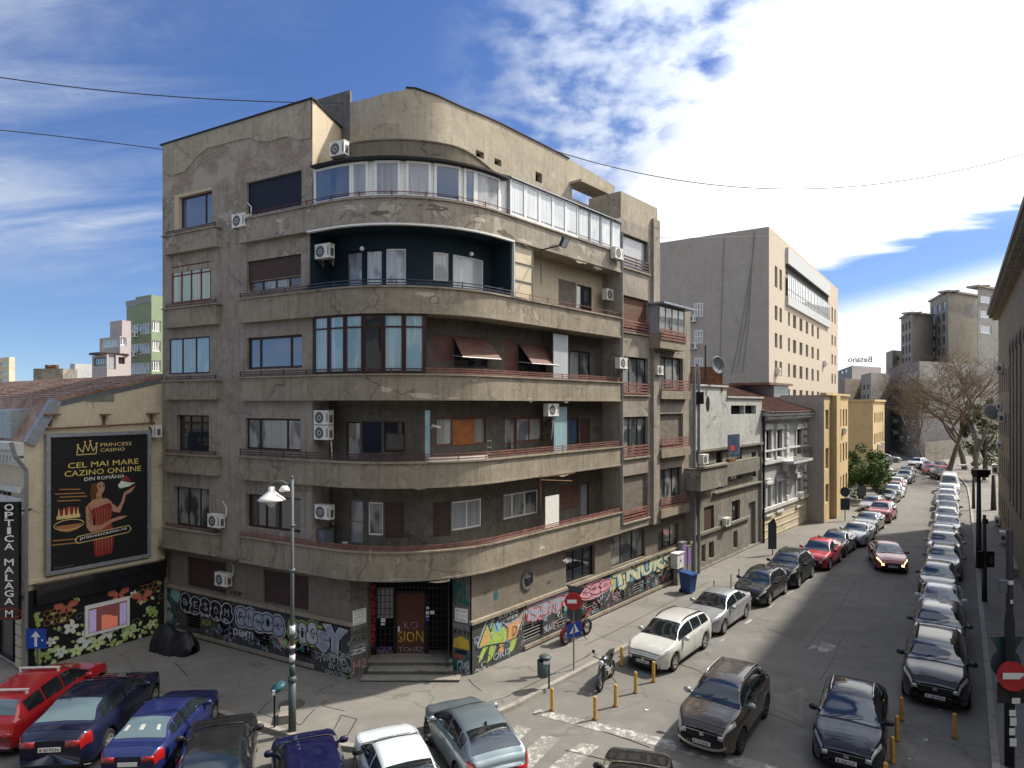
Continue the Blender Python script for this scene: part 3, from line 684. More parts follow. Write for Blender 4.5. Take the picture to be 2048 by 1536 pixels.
for fi, lst in floors.items():
    hs_ = []; z_lo = FL[fi]; z_hi = BOT[fi + 1] + .02
    for (x0, x1, yt, yb, st) in lst:
        a, b_, c, d = prect(CP, KB, x0, x1, yt, yb); c = max(c, z_lo + .06); d = min(d, z_hi - .1); hs_.append((a, b_, c, d))
    aS = CP.a(852, KB) if fi == 2 else aJ
    w1 = MB()
    if fi == 3:
        am = CP.a(1012, KB)
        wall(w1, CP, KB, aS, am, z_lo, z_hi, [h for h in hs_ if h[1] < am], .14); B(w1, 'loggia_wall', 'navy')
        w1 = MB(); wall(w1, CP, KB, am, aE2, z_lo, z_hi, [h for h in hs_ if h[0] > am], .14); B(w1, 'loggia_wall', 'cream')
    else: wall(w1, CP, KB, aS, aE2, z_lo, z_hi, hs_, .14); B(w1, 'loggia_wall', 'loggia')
    # lintel box along the top of the windows
    for (x0, x1, yt, yb, st), h in zip(lst, hs_):
        if st == 'blind': bb = MB(); bb.sbox(CP, h[0], h[1], h[2], h[3], KB + .04, KB + .1); B(bb, 'window_blind', 'blind_navy')
        elif isinstance(st, str): bb = MB(); bb.sbox(CP, h[0], h[1], h[2], h[3], KB + .03, KB + .1); B(bb, 'roller_shutter', st)
        else: window(BLD, CP, KB + .1, *h, **st)
# jambs of the loggias
j = MB()
for fi in range(4):
    a0_ = a625 - .02
    j.sbox(CP, a0_, a0_ + .0 + .02, FL[fi], BOT[fi + 1] + .01, .26, KB + .3)
B(j, 'loggia_jamb', 'facade')
jn = MB(); jn.sbox(CP, a625 + .002, a625 + .03, FL[3], BOT[4] - .002, .12, KB + .2); jn.sbox(CP, a625 + .03, CP.a(1024, .3), BOT[4] - .06, BOT[4] + .008, .17, KB + .02)
bs0 = CP.a(1024, .1); jn.sbox(CP, bs0 - .1, bs0, FL[3], BOT[4] - .06, .12, KB); B(jn, 'loggia_lining', 'navy')
tr_ = MB(); tr_.sbox(CP, a625, bs0, BOT[4] - .05, BOT[4] + .01, -.05, .1); tr_.sbox(CP, bs0, bs0 + .03, TOP[3] + .07, BOT[4], -.02, .1); B(tr_, 'white_trim', 'white')
# glazed divider beside the navy loggia
dv = MB(); x0, x1 = CP.a(1029, .1), CP.a(1066, .1)
dv.sbox(CP, x0, x1, TOP[3] + .05, BOT[4], .12, .14); d0 = B(dv, 'glass_screen', 'cream')
dv = MB()
for h in (0, .33, .66, .97): z = TOP[3] + .05 + (BOT[4] - TOP[3] - .1) * h; dv.sbox(CP, x0, x1, z, z + .035, .08, .118)
for a in (x0, x1 - .03): dv.sbox(CP, a, a + .03, TOP[3] + .05, BOT[4], .085, .119)
B(dv, 'screen_frame', 'frame_grey')
# 3rd floor enclosed corner glazing
x0, x1 = CP.a(627, .05), CP.a(850, .05); n = 6
for i in range(n):
    a, b_ = x0 + (x1 - x0) * i / n, x0 + (x1 - x0) * (i + 1) / n
    window(BLD, CP, .12, a, b_ - .02, TOP[2] + .07, BOT[3] + 0.0, n=1, gl='glass_teal' if i != 3 else 'glass', fr='frame_brown', tr=.78, fw=.075)
sw = MB(); sw.sbox(CP, x1 - .02, x1 + .06, TOP[2], BOT[3], .1, KB); B(sw, 'loggia_side_glazing', 'frame_brown')
# top floor: white framed glazing on the curve, sunroom on the right
px5 = [627, 702, 735, 748, 800, 812, 862, 869, 922, 929, 952, 1001, 1016]
for i in range(len(px5) - 1):
    if px5[i + 1] - px5[i] < 20: continue
    a, b_ = CP.a(px5[i], .05), CP.a(px5[i + 1], .05); window(BLD, CP, .12, a, b_, TOP[4] + .07, 18.86, n=1, gl=['glass_blue', 'glass_grey', 'x', 'glass_grey', 'x', 'glass_grey', 'x', 'glass_blue', 'x', 'glass_blue', 'glass_cur', 'x'][i] if i < 11 else 'glass', fr='frame_white', fw=.09)
wf = MB(); wf.sbox(CP, CP.a(627, .14), CP.a(1016, .14), TOP[4] + .06, 18.87, .145, .17); B(wf, 'glazing_backing', 'frame_white')
cv = MB(); cv.sbox(CP, CP.a(622, -.12), CP.a(1018, -.12), 18.88, 18.95, -.16, 1.0); B(cv, 'canopy_roof', 'black')
x0, x1 = CP.a(1020, 0), aEnd; n = 9
for i in range(n):
    a, b_ = x0 + (x1 - x0) * i / n, x0 + (x1 - x0) * (i + 1) / n; window(BLD, CP, .03, a, b_ - .01, TOP[4] + .07, 19.0, n=1, gl='glass_painted_sky', fr='frame_white' if i < 5 else 'frame_grey', fw=.07)
sr = MB(); a_, b_ = x0 - .05, x1 + .05
bsx = sorted(CP.brk(a_, b_))
for u, v in zip(bsx[:-1], bsx[1:]):
    p = [CP.pt(u, -.12), CP.pt(v, -.12), CP.pt(v, .95), CP.pt(u, .95)]
    sr.hexa([(*p[0], 19.0), (*p[1], 19.0), (*p[2], 19.42), (*p[3], 19.42), (*p[0], 19.05), (*p[1], 19.05), (*p[2], 19.47), (*p[3], 19.47)])
p0_, p1_ = CP.pt(x0 - .04, -.02), CP.pt(x0 - .04, .95); sr.poly([(*p0_, TOP[4]), (*p1_, TOP[4]), (*p1_, 19.42), (*p0_, 19.0)])
B(sr, 'sunroom_roof', 'zinc')
# attic parapet, penthouse wall
KA = .95
at = MB(); aA0 = CP.a(700, KA); aq, aw = CP.a(900, KA), CP.a(1010, KA); wall(at, CP, KA, a625 + .3, aEnd + .4, 18.7, 19.3)
tz = lambda a: 19.3 + .68 * (1 if a < aq else max(0, math.cos((a - aq) / (aw - aq) * math.pi / 2) if a < aw else 0))
bb_ = sorted(set(CP.brk(a625 + .3, aw)) | {aq + (aw - aq) * i / 8 for i in range(9)})
for u, v in zip(bb_[:-1], bb_[1:]):
    for kk in (KA, KA + .25): at.quad((*CP.pt(u, kk), 19.3), (*CP.pt(v, kk), 19.3), (*CP.pt(v, kk), tz(v)), (*CP.pt(u, kk), tz(u)))
    at.quad((*CP.pt(u, KA - .04), tz(u)), (*CP.pt(v, KA - .04), tz(v)), (*CP.pt(v, KA + .25), tz(v)), (*CP.pt(u, KA + .25), tz(u))); at.quad((*CP.pt(u, KA - .04), tz(u) - .05), (*CP.pt(v, KA - .04), tz(v) - .05), (*CP.pt(v, KA - .04), tz(v)), (*CP.pt(u, KA - .04), tz(u))); B(at, 'attic_wall', 'attic')
KP = 2.7
ph = MB(); q0 = CP.a(700, KP); q1 = CP.a(1229, KP)
def hole(x0, x1, y0, y1): return prect(CP, KP, x0, x1, y0, y1)
hl = [hole(952, 968, 299, 312), hole(989, 1003, 315, 328), hole(1071, 1084, 342, 362)]
big = prect(CP, KP, 1144, 1196, 371, 396)
wall(ph, CP, KP, q0, q1, 19.2, 22.0, hl + [big], .3)
# sloping / broken top
top = [(700, 205), (718, 202), (722, 199), (742, 196), (748, 193), (770, 187), (790, 183), (808, 180), (812, 177), (830, 178), (853, 186), (890, 200), (925, 216), (965, 232), (1001, 248), (1060, 278), (1100, 298), (1138, 318), (1138, 322), (1180, 342), (1229, 372)]
ta = [(CP.a(x, KP), max(22.01, min(23.6, CP.z(x, y, KP)))) for x, y in top]
def topz(a):
    for (u, z), (v, y) in zip(ta[:-1], ta[1:]):
        if u <= a <= v: return z + (y - z) * (a - u) / max(1e-6, v - u)
    return ta[-1][1] if a > ta[-1][0] else ta[0][1]
ap = sorted(set([u for u, _ in ta] + [x for x in CP.brk(q0, q1)]))
for u, v in zip(ap[:-1], ap[1:]):
    z0_, z1_ = topz(u), topz(v)
    for kk in (KP, KP + .25): P0, P1 = CP.pt(u, kk), CP.pt(v, kk); ph.quad((*P0, 22.0), (*P1, 22.0), (*P1, z1_), (*P0, z0_))
    P0, P1, P2, P3 = CP.pt(u, KP), CP.pt(v, KP), CP.pt(v, KP + .25), CP.pt(u, KP + .25); ph.quad((*P0, z0_), (*P1, z1_), (*P2, z1_), (*P3, z0_))
B(ph, 'penthouse_wall', 'attic')
fl = MB()
for u, v in zip(ap[:-1], ap[1:]):
    if u < CP.a(809, KP) or v > CP.a(1140, KP): continue
    z0_, z1_ = topz(u), topz(v); P = [CP.pt(u, KP - .06), CP.pt(v, KP - .06), CP.pt(v, KP + .3), CP.pt(u, KP + .3)]
    fl.hexa([(*P[0], z0_ + .005), (*P[1], z1_ + .005), (*P[2], z1_ + .005), (*P[3], z0_ + .005), (*P[0], z0_ + .05), (*P[1], z1_ + .05), (*P[2], z1_ + .05), (*P[3], z0_ + .05)])
B(fl, 'roof_flashing', 'black')
dk = MB(); 
for h in hl: dk = MB(); dk.sbox(CP, h[0], h[1], h[2], h[3], KP + .28, KP + .31); B(dk, 'vent_opening', 'dark')
pr0 = CP.pt(q0, KP); pr1 = pr0 + Vector((-5.5, 3.0)); gw = MB(); gw.hexa([(*pr0, 19.2), (*pr1, 19.2), (pr1.x, pr1.y + .3, 19.2), (pr0.x, pr0.y + .3, 19.2), (*pr0, 23.1), (*pr1, 23.15), (pr1.x, pr1.y + .3, 23.15), (pr0.x, pr0.y + .3, 23.1)]); B(gw, 'penthouse_side_wall', 'stone')
cp_ = MB(); cp_.sbox(CP, big[0] - .2, big[1] + .8, big[3] + .02, big[3] + .14, KP - .7, KP - .002); B(cp_, 'canopy_slab', 'attic')
# strip of windows right of the balconies
KS = .03
a1300 = CP.a(1300, KS)
sw_ = [(1246, 1297, 465, 534), (1246, 1297, 589, 643), (1247, 1296, 712, 767), (1247, 1296, 834, 890), (1247, 1296, 953, 1030)]
S1 = []
for (x0, x1, yt, yb), zt in zip(sw_, TOP[::-1]):
    a, b_, c, d = prect(CP, KS, x0, x1, yt, yb); S1.append((a, b_, zt - .55, d))
w1 = MB(); wall(w1, CP, KS, aEnd + .02, a1315, 3.9, 19.3, S1, .25); w1.sbox(CP, aEnd + .002, aEnd + .24, 3.9, 17.2, KS + .003, KB + .25); B(w1, 'strip_wall', 'facade')
w1 = MB(); wall(w1, CP, KS, aEnd, a1315, 19.3, 20.6); w1.quad((*CP.pt(aEnd, KS), 19.3), (*CP.pt(aEnd, 1.0), 19.3), (*CP.pt(aEnd, 1.0), 20.6), (*CP.pt(aEnd, KS), 20.6)); w1.quad((*CP.pt(aEnd, 1.0), 19.3), (*CP.pt(aEnd, 1.9), 19.3), (*CP.pt(aEnd, 1.9), 20.6), (*CP.pt(aEnd, 1.0), 20.6)); wall(w1, CP, 1.9, aEnd, a1315, 19.3, 20.6); B(w1, 'strip_attic', 'attic')
w1 = MB(); w1.sbox(CP, a1300 + .12, a1315, 3.9, 19.9, KS - .16, KS - .002); B(w1, 'pier', 'facade')
gl_ = ['glass_grey', 'shutter_wood', 'glass_cur', 'glass_cur', 'shutter_grey']
for i, r in enumerate(S1):
    a, b_, c, d = r
    if gl_[i].startswith('shutter'): mb = MB(); mb.sbox(CP, a, b_, c + .3, d, KS + .15, KS + .2); B(mb, 'roller_shutter', gl_[i]); mb = MB(); mb.sbox(CP, a, b_, c, c + .3, KS + .2, KS + .24); B(mb, 'window_sill_panel', 'dark')
    else: window(BLD, CP, KS + .22, a, b_, c, d, n=3 if i > 0 else 1, gl=gl_[i], fr='black' if i else 'frame_brown')
    r_ = MB()
    for h in (.05, .2, .35, .5): r_.sbox(CP, a - .05, b_ + .05, c + h, c + h + .08, KS - .03, KS)
    for q in (a, (a + b_) / 2, b_ - .04): r_.sbox(CP, q, q + .04, c, c + .62, KS - .002, KS + .02)
    B(r_, 'railing', 'rail_red' if i else 'rail_dark')
    s = MB(); s.sbox(CP, a - .1, b_ + .1, c - .08, c - .002, KS - .1, KS + .1); B(s, 'window_sill', 'band')
# second column
S2 = []
for (x0, x1, yt, yb), zt in zip([(1320, 1366, 712, 772), (1320, 1366, 828, 880), (1319, 1364, 940, 990)], TOP[2::-1]):
    a, b_, c, d = prect(CP, KS, x0, x1, yt, yb); S2.append((a, b_, zt - .3, d))
w1 = MB(); wall(w1, CP, KS, a1315, a1380, 3.9, 15.6, S2, .25)
ee = CP.pt(a1380, KS); ef = CP.pt(a1380, 12); w1.quad((*ee, 0), (*ef, 0), (*ef, 15.6), (*ee, 15.6)); B(w1, 'strip_wall', 'facade')
ss = CP.pt(a1315, KS); sf2 = CP.pt(a1315, 14); w1 = MB(); w1.quad((*ss, 3.9), (*sf2, 3.9), (*sf2, 20.6), (*ss, 20.6)); B(w1, 'end_wall', 'facade')
for i, r in enumerate(S2):
    a, b_, c, d = r
    if i == 1: mb = MB(); mb.sbox(CP, a, b_, c + .2, d, KS + .15, KS + .2); B(mb, 'roller_shutter', 'shutter_grey')
    window(BLD, CP, KS + .22, a, b_, c, d, n=3, gl='glass_cur' if i != 1 else 'glass', fr='black')
    r_ = MB()
    for h in (.05, .2, .35, .5): r_.sbox(CP, a - .25, b_ + .25, c + h, c + h + .08, KS - .25, KS - .22)
    for q in (a - .25, (a + b_) / 2, b_ + .21): r_.sbox(CP, q, q + .04, c, c + .62, KS - .218, KS - .2)
    B(r_, 'railing', 'rail_red')
    s = MB(); s.sbox(CP, a - .35, b_ + .35, c - .45, c - .002, KS - .3, KS - .002); B(s, 'bay_parapet', 'band')
# enclosed balcony near the top of that column
a, b_ = CP.a(1317, -.5), CP.a(1368, -.5); zt = 14.6
eb = MB(); eb.sbox(CP, a, b_, 13.1, 13.9, -.6, KS - .002); B(eb, 'balcony_parapet', 'band')
window(BLD, CP, -.5, a, b_, 13.9, 15.35, n=4, gl='glass_cur', fr='frame_grey')
sd_ = MB(); sd_.sbox(CP, a, a + .05, 13.9, 15.35, -.48, KS - .002); B(sd_, 'balcony_side_glazing', 'glass_grey')
eb = MB(); eb.sbox(CP, a - .15, b_ + .6, 15.36, 15.46, -.9, KS + .6); B(eb, 'balcony_roof', 'zinc')
r_ = MB()
for h in (.0, .15, .3, .45): r_.sbox(CP, a, b_, 13.55 + h, 13.64 + h, -.65, -.61)
B(r_, 'railing', 'rail_red')
# ---------------- ground floor
La = lambda px, k=0: Ln.a(px, k); Ra = lambda px, k=0: Rn.a(px, k)
gL0, gL1 = La(325), La(700); gR0, gR1 = Ra(943), Ra(1381)
hL = [prect(Ln, 0, 374, 452, 1112, 1192), prect(Ln, 0, 527, 617, 1138, 1232)]; hL = [(a, b, 2.3, d) for a, b, c, d in hL]
gw = MB(); wall(gw, Ln, 0, gL0, gL1, 2.1, 3.95, hL, .2); B(gw, 'ground_floor_wall', 'groundwall'); gw = MB()
hR = [prect(Rn, 0, 1132, 1190, 1105, 1165), prect(Rn, 0, 1222, 1291, 1076, 1140), prect(Rn, 0, 1316, 1358, 1058, 1108)]; hR = [(a, b, 2.2, min(d, 3.7)) for a, b, c, d in hR]
wall(gw, Rn, 0, gR0, gR1, 2.0, 3.95, hR, .25); B(gw, 'ground_floor_wall', 'groundwall')
for h in hL: mb = MB(); mb.sbox(Ln, h[0] + .02, h[1] - .02, h[2], h[3], .08, .14); B(mb, 'roller_shutter', 'shutter_brown')
for i, h in enumerate(hR): window(BLD, Rn, .2, *h, n=3, gl='glass_cur' if i else 'glass', fr='black')
def vents(S, specs, zlo, zhi): return [(S.a(x0), S.a(x1), zlo, zhi) for x0, x1 in specs]
vL = vents(Ln, [(374, 402), (439, 467), (508, 540), (592, 624)], .5, 1.15); vR = vents(Rn, [(1046, 1084), (1110, 1138), (1172, 1199), (1222, 1246), (1266, 1290), (1308, 1331)], .45, 1.15)
bs = MB(); wall(bs, Ln, -.04, gL0, gL1, 0, 2.1, vL, .2); B(bs, 'base_wall', 'base'); bs = MB(); wall(bs, Rn, -.04, gR0, gR1, 0, 2.0, vR, .2); B(bs, 'base_wall', 'base')
for S, vv in ((Ln, vL), (Rn, vR)):
    for h in vv:
        m_ = MB(); m_.sbox(S, h[0], h[1], h[2], h[3], .13, .16); B(m_, 'basement_opening', 'dark')
        m_ = MB()
        for q in range(5): z = h[2] + .04 + q * .13; m_.sbox(S, h[0], h[1], z, z + .035, .02, .05)
        B(m_, 'basement_grille', 'frame_grey' if S is Rn else 'iron')
for S_, x0_, x1_, z0_, z1_, k0_, k1_ in ((Ln, gL0, gL1 + .1, 2.1, 2.22, -.14, .0), (Rn, gR0 - .1, gR1, 2.0, 2.12, -.14, .0), (Rn, Ra(1046), gR1, .2, .34, -.12, -.042), (Ln, gL0, La(630), .2, .34, -.1, -.042)): lg = MB(); lg.sbox(S_, x0_, x1_, z0_, z1_, k0_, k1_); B(lg, 'base_ledge', 'band')
# porthole
pc = (Ra(1055), Rn.z(1055, 1159)); ph_ = MB(); o_ = [Rn.pt(0, 0)]
def ring_on(mb, S, a, z, r0, r1, k0, k1, n=20):
    for i in range(n):
        t0, t1 = 2 * math.pi * i / n, 2 * math.pi * (i + 1) / n
        A = lambda r, t, k: (*S.pt(a + r * math.cos(t), k), z + r * math.sin(t))
        mb.quad(A(r0, t0, k0), A(r0, t1, k0), A(r1, t1, k0), A(r1, t0, k0)); mb.quad(A(r1, t0, k0), A(r1, t1, k0), A(r1, t1, k1), A(r1, t0, k1)); mb.quad(A(r0, t0, k0), A(r0, t1, k0), A(r0, t1, k1), A(r0, t0, k1))
ring_on(ph_, Rn, *pc, .3, .42, -.06, .1); w_ = B(ph_, 'round_window', 'stone'); pg = MB(); shape_on(pg, Rn, ell(*pc, .31, .31, 20), -.01); pg.build('pane', M['glass'], w_, True)
# soffit
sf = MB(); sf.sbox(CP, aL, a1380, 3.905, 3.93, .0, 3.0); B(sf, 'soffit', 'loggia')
# entrance
pl = [(G(700, 1365), G(735, 1353)), (G(905, 1349), G(940, 1357))]
for a, b in pl:
    pm = MB(); bk = Vector((0, .6)); pm.prism([tuple(a), tuple(b), tuple(b + bk), tuple(a + bk)], 0, 3.9); B(pm, 'entrance_pillar', 'stone')
YG = 25.1; xg0 = (735 - 1024) / F * YG; xg1 = (893 - 1024) / F * YG
st = MB(); tr0 = MB(); fy = [23.55, 23.95, 24.35]
for i, y in enumerate(fy):
    x0 = (735 - 1024) / F * y - (.25 if i == 0 else -.02); x1 = (905 - 1024) / F * y + (.25 if i == 0 else -.02); st.box(x0, x1, y + .03, 25.6, SW - .05 if i == 0 else .1, .17 * (i + 1) + SW * .3 - .03)
    tr0.box(x0 - .02, x1 + .02, y - .02, (fy[i + 1] + .02) if i < 2 else 25.58, .17 * (i + 1) + SW * .3 - .028, .17 * (i + 1) + SW * .3 + .012)
B(st, 'entrance_steps', 'stone'); B(tr0, 'step_treads', 'step')  # dark body under pale treads paints in the shading of the risers
er = MB(); zf = .55
er.quad((xg0 - .1, 24.2, 0), (xg0 - .1, 26.5, 0), (xg0 - .1, 26.5, 3.9), (xg0 - .1, 24.2, 3.9)); er.quad((xg1 + .15, 24.2, 0), (xg1 + .05, 26.5, 0), (xg1 + .05, 26.5, 3.9), (xg1 + .15, 24.2, 3.9)); B(er, 'entrance_side_wall', 'stone')
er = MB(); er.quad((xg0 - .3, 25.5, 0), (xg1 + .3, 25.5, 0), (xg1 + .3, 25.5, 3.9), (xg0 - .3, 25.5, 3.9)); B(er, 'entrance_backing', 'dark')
X = lambda px, y=YG: (px - 1024) / F * y
Z = lambda py, y=YG: ZP(py, y)
FG = Lin((0, YG), (1, 0), (0, -1))
gt = MB()
for px in list(range(752, 792, 9)) + list(range(850, 893, 8)): gt.box(X(px) - .012, X(px) + .012, YG, YG + .02, zf, 3.6)
for z in [zf + .25 * i for i in range(13)]:
    gt.box(X(752), X(790), YG - .015, YG, z, z + .018); gt.box(X(850), X(893), YG - .015, YG, z, z + .018)
for z in (3.1, 3.35, 3.6): gt.box(X(752), X(893), YG - .016, YG, z, z + .03)
for px in range(796, 850, 8): gt.box(X(px) - .012, X(px) + .012, YG, YG + .02, 2.95, 3.6)
B(gt, 'entrance_grille', 'iron')
dr = MB(); dr.box(X(793), X(848), YG + .05, YG + .12, zf, 2.85); door = B(dr, 'front_door', 'brownpaint')
fr = MB(); fr.box(X(786), X(793), YG + .03, YG + .14, zf, 2.95); fr.box(X(848), X(855), YG + .03, YG + .14, zf, 2.95); fr.box(X(786), X(855), YG + .03, YG + .14, 2.86, 2.97); fr.build('door_frame', M['black'], door, True)
dh = MB(); dh.box(X(796), X(799), YG, YG + .05, 1.4, 1.6); dh.build('handle', M['white'], door, True)
gp = MB(); gp.box(X(752), X(786), YG + .1, YG + .12, 1.9, 3.1); B(gp, 'door_side_pane', 'glass_grey'); 
# plaques, notices
PLf = Lin(pl[0][0], (pl[0][1] - pl[0][0]), (-(pl[0][1] - pl[0][0]).y * -1, -(pl[0][1] - pl[0][0]).x)); PRf = Lin(pl[1][0], (pl[1][1] - pl[1][0]), ((pl[1][1] - pl[1][0]).y * -1 * -1, -(pl[1][1] - pl[1][0]).x))
for S in (PLf, PRf):
    if S.n.y > 0: S.n = -S.n
wl = pl[0][0].__sub__(pl[0][1]).length; wr = (pl[1][1] - pl[1][0]).length
def plaque(S, a0, a1, z0, z1, lines, mat='white_sign', tm='black', name='plaque', k=-.03):
    m_ = MB(); m_.sbox(S, a0, a1, z0, z1, k, -.001); o = m_.build(name, M[mat], BLD, True)
    t_ = MB(); n = len(lines)
    for i, s_ in enumerate(lines):
        h = (z1 - z0) / n; zc = z1 - h * (i + .75); text_on(t_, S, s_, a0 + .06, a1 - .06, zc, zc + h * .5, k - .004)
    t_.build('plaque_lettering', M[tm], o, True)
plaque(PLf, .1, wl - .08, 2.05, 2.6, ['BIROU DE AVOCAT', 'NOTARIAT PUBLIC', 'CABINET', 'ETAJ 2 AP 12', 'INTERFON'])
plaque(PRf, .12, wr - .1, 2.05, 2.55, ['cabinet avocat', 'et. 1 ap. 4', 'tel. interfon'], tm='frame_grey')
# ---------------- graffiti, each piece its own part
def GRF(mat_or_list, fn, name='graffiti', par=None, label=None):
    mb = MB(); fn(mb); return mb.build(name, [M[x] for x in mat_or_list] if isinstance(mat_or_list, (list, tuple)) else M[mat_or_list], par or BLD, True, label=label)
KG = -.048
def Lz(x, y): return Ln.z(x, y)
def throwie(S, px0, px1, body, z0, z1, fill, outline, edge='gr_black', drop=0.0, off=.06, name='graffiti', sp=.92, kg=None, dz=0.0):
    kg = KG if kg is None else kg; a0, a1 = S.a(px0), S.a(px1)
    b, _ = textmesh(body, 0.0, spacing=sp); bx = ([v[0] for v in b], [v[1] for v in b])
    def f(mb):
        text_on(mb, S, body, a0, a1, z0, z1, kg, 0, off * 1.9, wob=.05, spacing=sp, box=bx, slant=dz); text_on(mb, S, body, a0, a1, z0, z1, kg - .003, 1, off * 1.2, wob=.05, spacing=sp, box=bx, slant=dz); text_on(mb, S, body, a0, a1, z0, z1, kg - .006, 2, off * .6, wob=.05, spacing=sp, box=bx, slant=dz)
    GRF([outline, edge, fill], f, name)
def tag(S, px0, px1, body, z0, z1, mat, sl=0.0, off=.0, kg=None, par=None):
    GRF(mat, lambda mb: text_on(mb, S, body, S.a(px0), S.a(px1), z0, z1, (KG if kg is None else kg) - .008, 0, off, wob=.04, slant=sl), 'graffiti_tag', par)
def bubbles(S, px0, px1, body, z0, z1, fill, outline, halo, inner, seed=1, kg=None):
    kg = KG if kg is None else kg; a0, a1 = S.a(px0), S.a(px1); n = len(body); w_ = (a1 - a0) / n; rnd = random.Random(seed); L = []
    for i in range(n):
        c = a0 + w_ * (i + .5); zc = (z0 + z1) / 2 + rnd.uniform(-.05, .05); h = (z1 - z0) / 2 * rnd.uniform(.9, 1.08); L.append([(c + rnd.uniform(-.03, .03), zc + h * .42, w_ * rnd.uniform(.44, .56), h * .56, rnd.uniform(-.3, .3)), (c + rnd.uniform(-.04, .04), zc - h * .38, w_ * rnd.uniform(.48, .62), h * .60, rnd.uniform(-.3, .3))])
    def f(mb):
        for es in L:
            for a, z, ra, rz2, ro in es: shape_on(mb, S, ell(a, z, ra + .10, rz2 + .10, 16, 0, ro), kg, 2)
        for j, es in enumerate(L):
            for a, z, ra, rz2, ro in es: shape_on(mb, S, ell(a, z, ra + .045, rz2 + .045, 16, 0, ro), kg - .002 - j * .0012, 1)
            for a, z, ra, rz2, ro in es: shape_on(mb, S, ell(a, z, ra, rz2, 16, 0, ro), kg - .0026 - j * .0012, 0)
            a, z = es[0][0], (es[0][1] + es[1][1]) / 2; text_on(mb, S, body[j], a - w_ * .2, a + w_ * .2, z - (z1 - z0) * .22, z + (z1 - z0) * .22, kg - .0032 - j * .0012, 3, -.01, wob=.06)
    GRF([fill, outline, halo, inner], f, 'graffiti')
# coloured wall grounds
def blobs(S, px0, px1, z0, z1, mats, n, seed, rr=(.1, .35), kg=None):
    rnd = random.Random(seed)
    def f(mb):
        for i in range(n):
            a = rnd.uniform(S.a(px0), S.a(px1)); z = rnd.uniform(z0, z1); r = rnd.uniform(*rr); sq = rnd.uniform(.5, 1.3)
            pts = [(a + r * sq * math.cos(t) * rnd.uniform(.75, 1.2), max(.05, min(2.05, z + r * math.sin(t) * rnd.uniform(.75, 1.2)))) for t in [i2 * math.pi / 6 for i2 in range(12)]]
            shape_on(mb, S, pts, (KG if kg is None else kg) + .004 - i * 2e-5, i % len(mats))
    GRF(mats, f, 'sprayed_ground')
def scrib(S, px0, px1, z0, z1, mats, n, seed, wd=.022):
    rnd = random.Random(seed)
    def f(mb):
        for i in range(n):
            a = rnd.uniform(S.a(px0), S.a(px1)); z = rnd.uniform(z0, z1); s_ = rnd.uniform(.05, .16); m_ = rnd.randrange(len(mats)); pts = []
            for j in range(rnd.randint(4, 8)): pts.append((a, max(.08, z))); a += rnd.uniform(-.3, 1.0) * s_; z += rnd.uniform(-1, 1) * s_ * 1.1
            ribbon_on(mb, S, pts, wd * rnd.uniform(.6, 1.4), KG - .004 - i * 2e-5, m_)
    GRF(mats, f, 'graffiti_scribble')
blobs(Ln, 331, 356, .5, 1.9, ['gr_teal', 'gr_dteal'], 9, 3, (.15, .38))
scrib(Ln, 330, 358, .5, 1.9, ['gr_black', 'gr_red', 'gr_white'], 14, 8)
bubbles(Ln, 364, 466, 'BESOM', 1.16, 1.9, 'gr_black', 'gr_white', 'gr_black', 'gr_white', 2)
tag(Ln, 372, 462, 'L E M A R', 1.14, 1.3, 'gr_white')
bubbles(Ln, 474, 568, 'FLUIK', 1.14, 1.86, 'gr_silver', 'gr_black', 'gr_white', 'gr_black', 5)
blobs(Ln, 560, 690, .8, 2.0, ['gr_lime', 'gr_orange', 'gr_dteal', 'gr_red', 'gr_purple', 'gr_black'], 26, 5, (.08, .24))
bubbles(Ln, 580, 636, 'XiG', 1.1, 1.9, 'gr_white', 'gr_black', 'gr_lime', 'gr_black', 7); throwie(Ln, 640, 688, 'sY', 1.05, 1.85, 'gr_silver', 'gr_black', 'gr_white', off=.08)
tag(Ln, 470, 508, 'DEMTI', .72, .98, 'gr_white', off=.02); tag(Ln, 406, 425, 'AOK', .8, 1.05, 'gr_yellow'); tag(Ln, 548, 590, 'ROMOV', .72, .86, 'gr_silver', sl=-.02)
tag(Ln, 404, 430, 'NIKC', .06, .19, 'gr_purple'); tag(Ln, 462, 545, 'LAWA33. ABOVE', .05, .2, 'gr_purple', off=.02)
tag(Ln, 648, 694, '2016 HD', .62, .85, 'gr_white'); tag(Ln, 660, 697, 'BY LAE', .38, .56, 'gr_white'); tag(Ln, 652, 695, 'SIMGOD', .12, .3, 'gr_white')
scrib(Ln, 405, 700, .45, 1.1, ['gr_silver', 'gr_teal', 'gr_white', 'gr_purple', 'gr_black'], 80, 11, .03)
scrib(Ln, 630, 700, .3, 1.9, ['gr_white', 'gr_teal', 'gr_purple', 'gr_lime'], 30, 17)
tag(Ln, 462, 485, 'PEP', 2.32, 2.5, 'gr_black', kg=.0 + KG + .042)
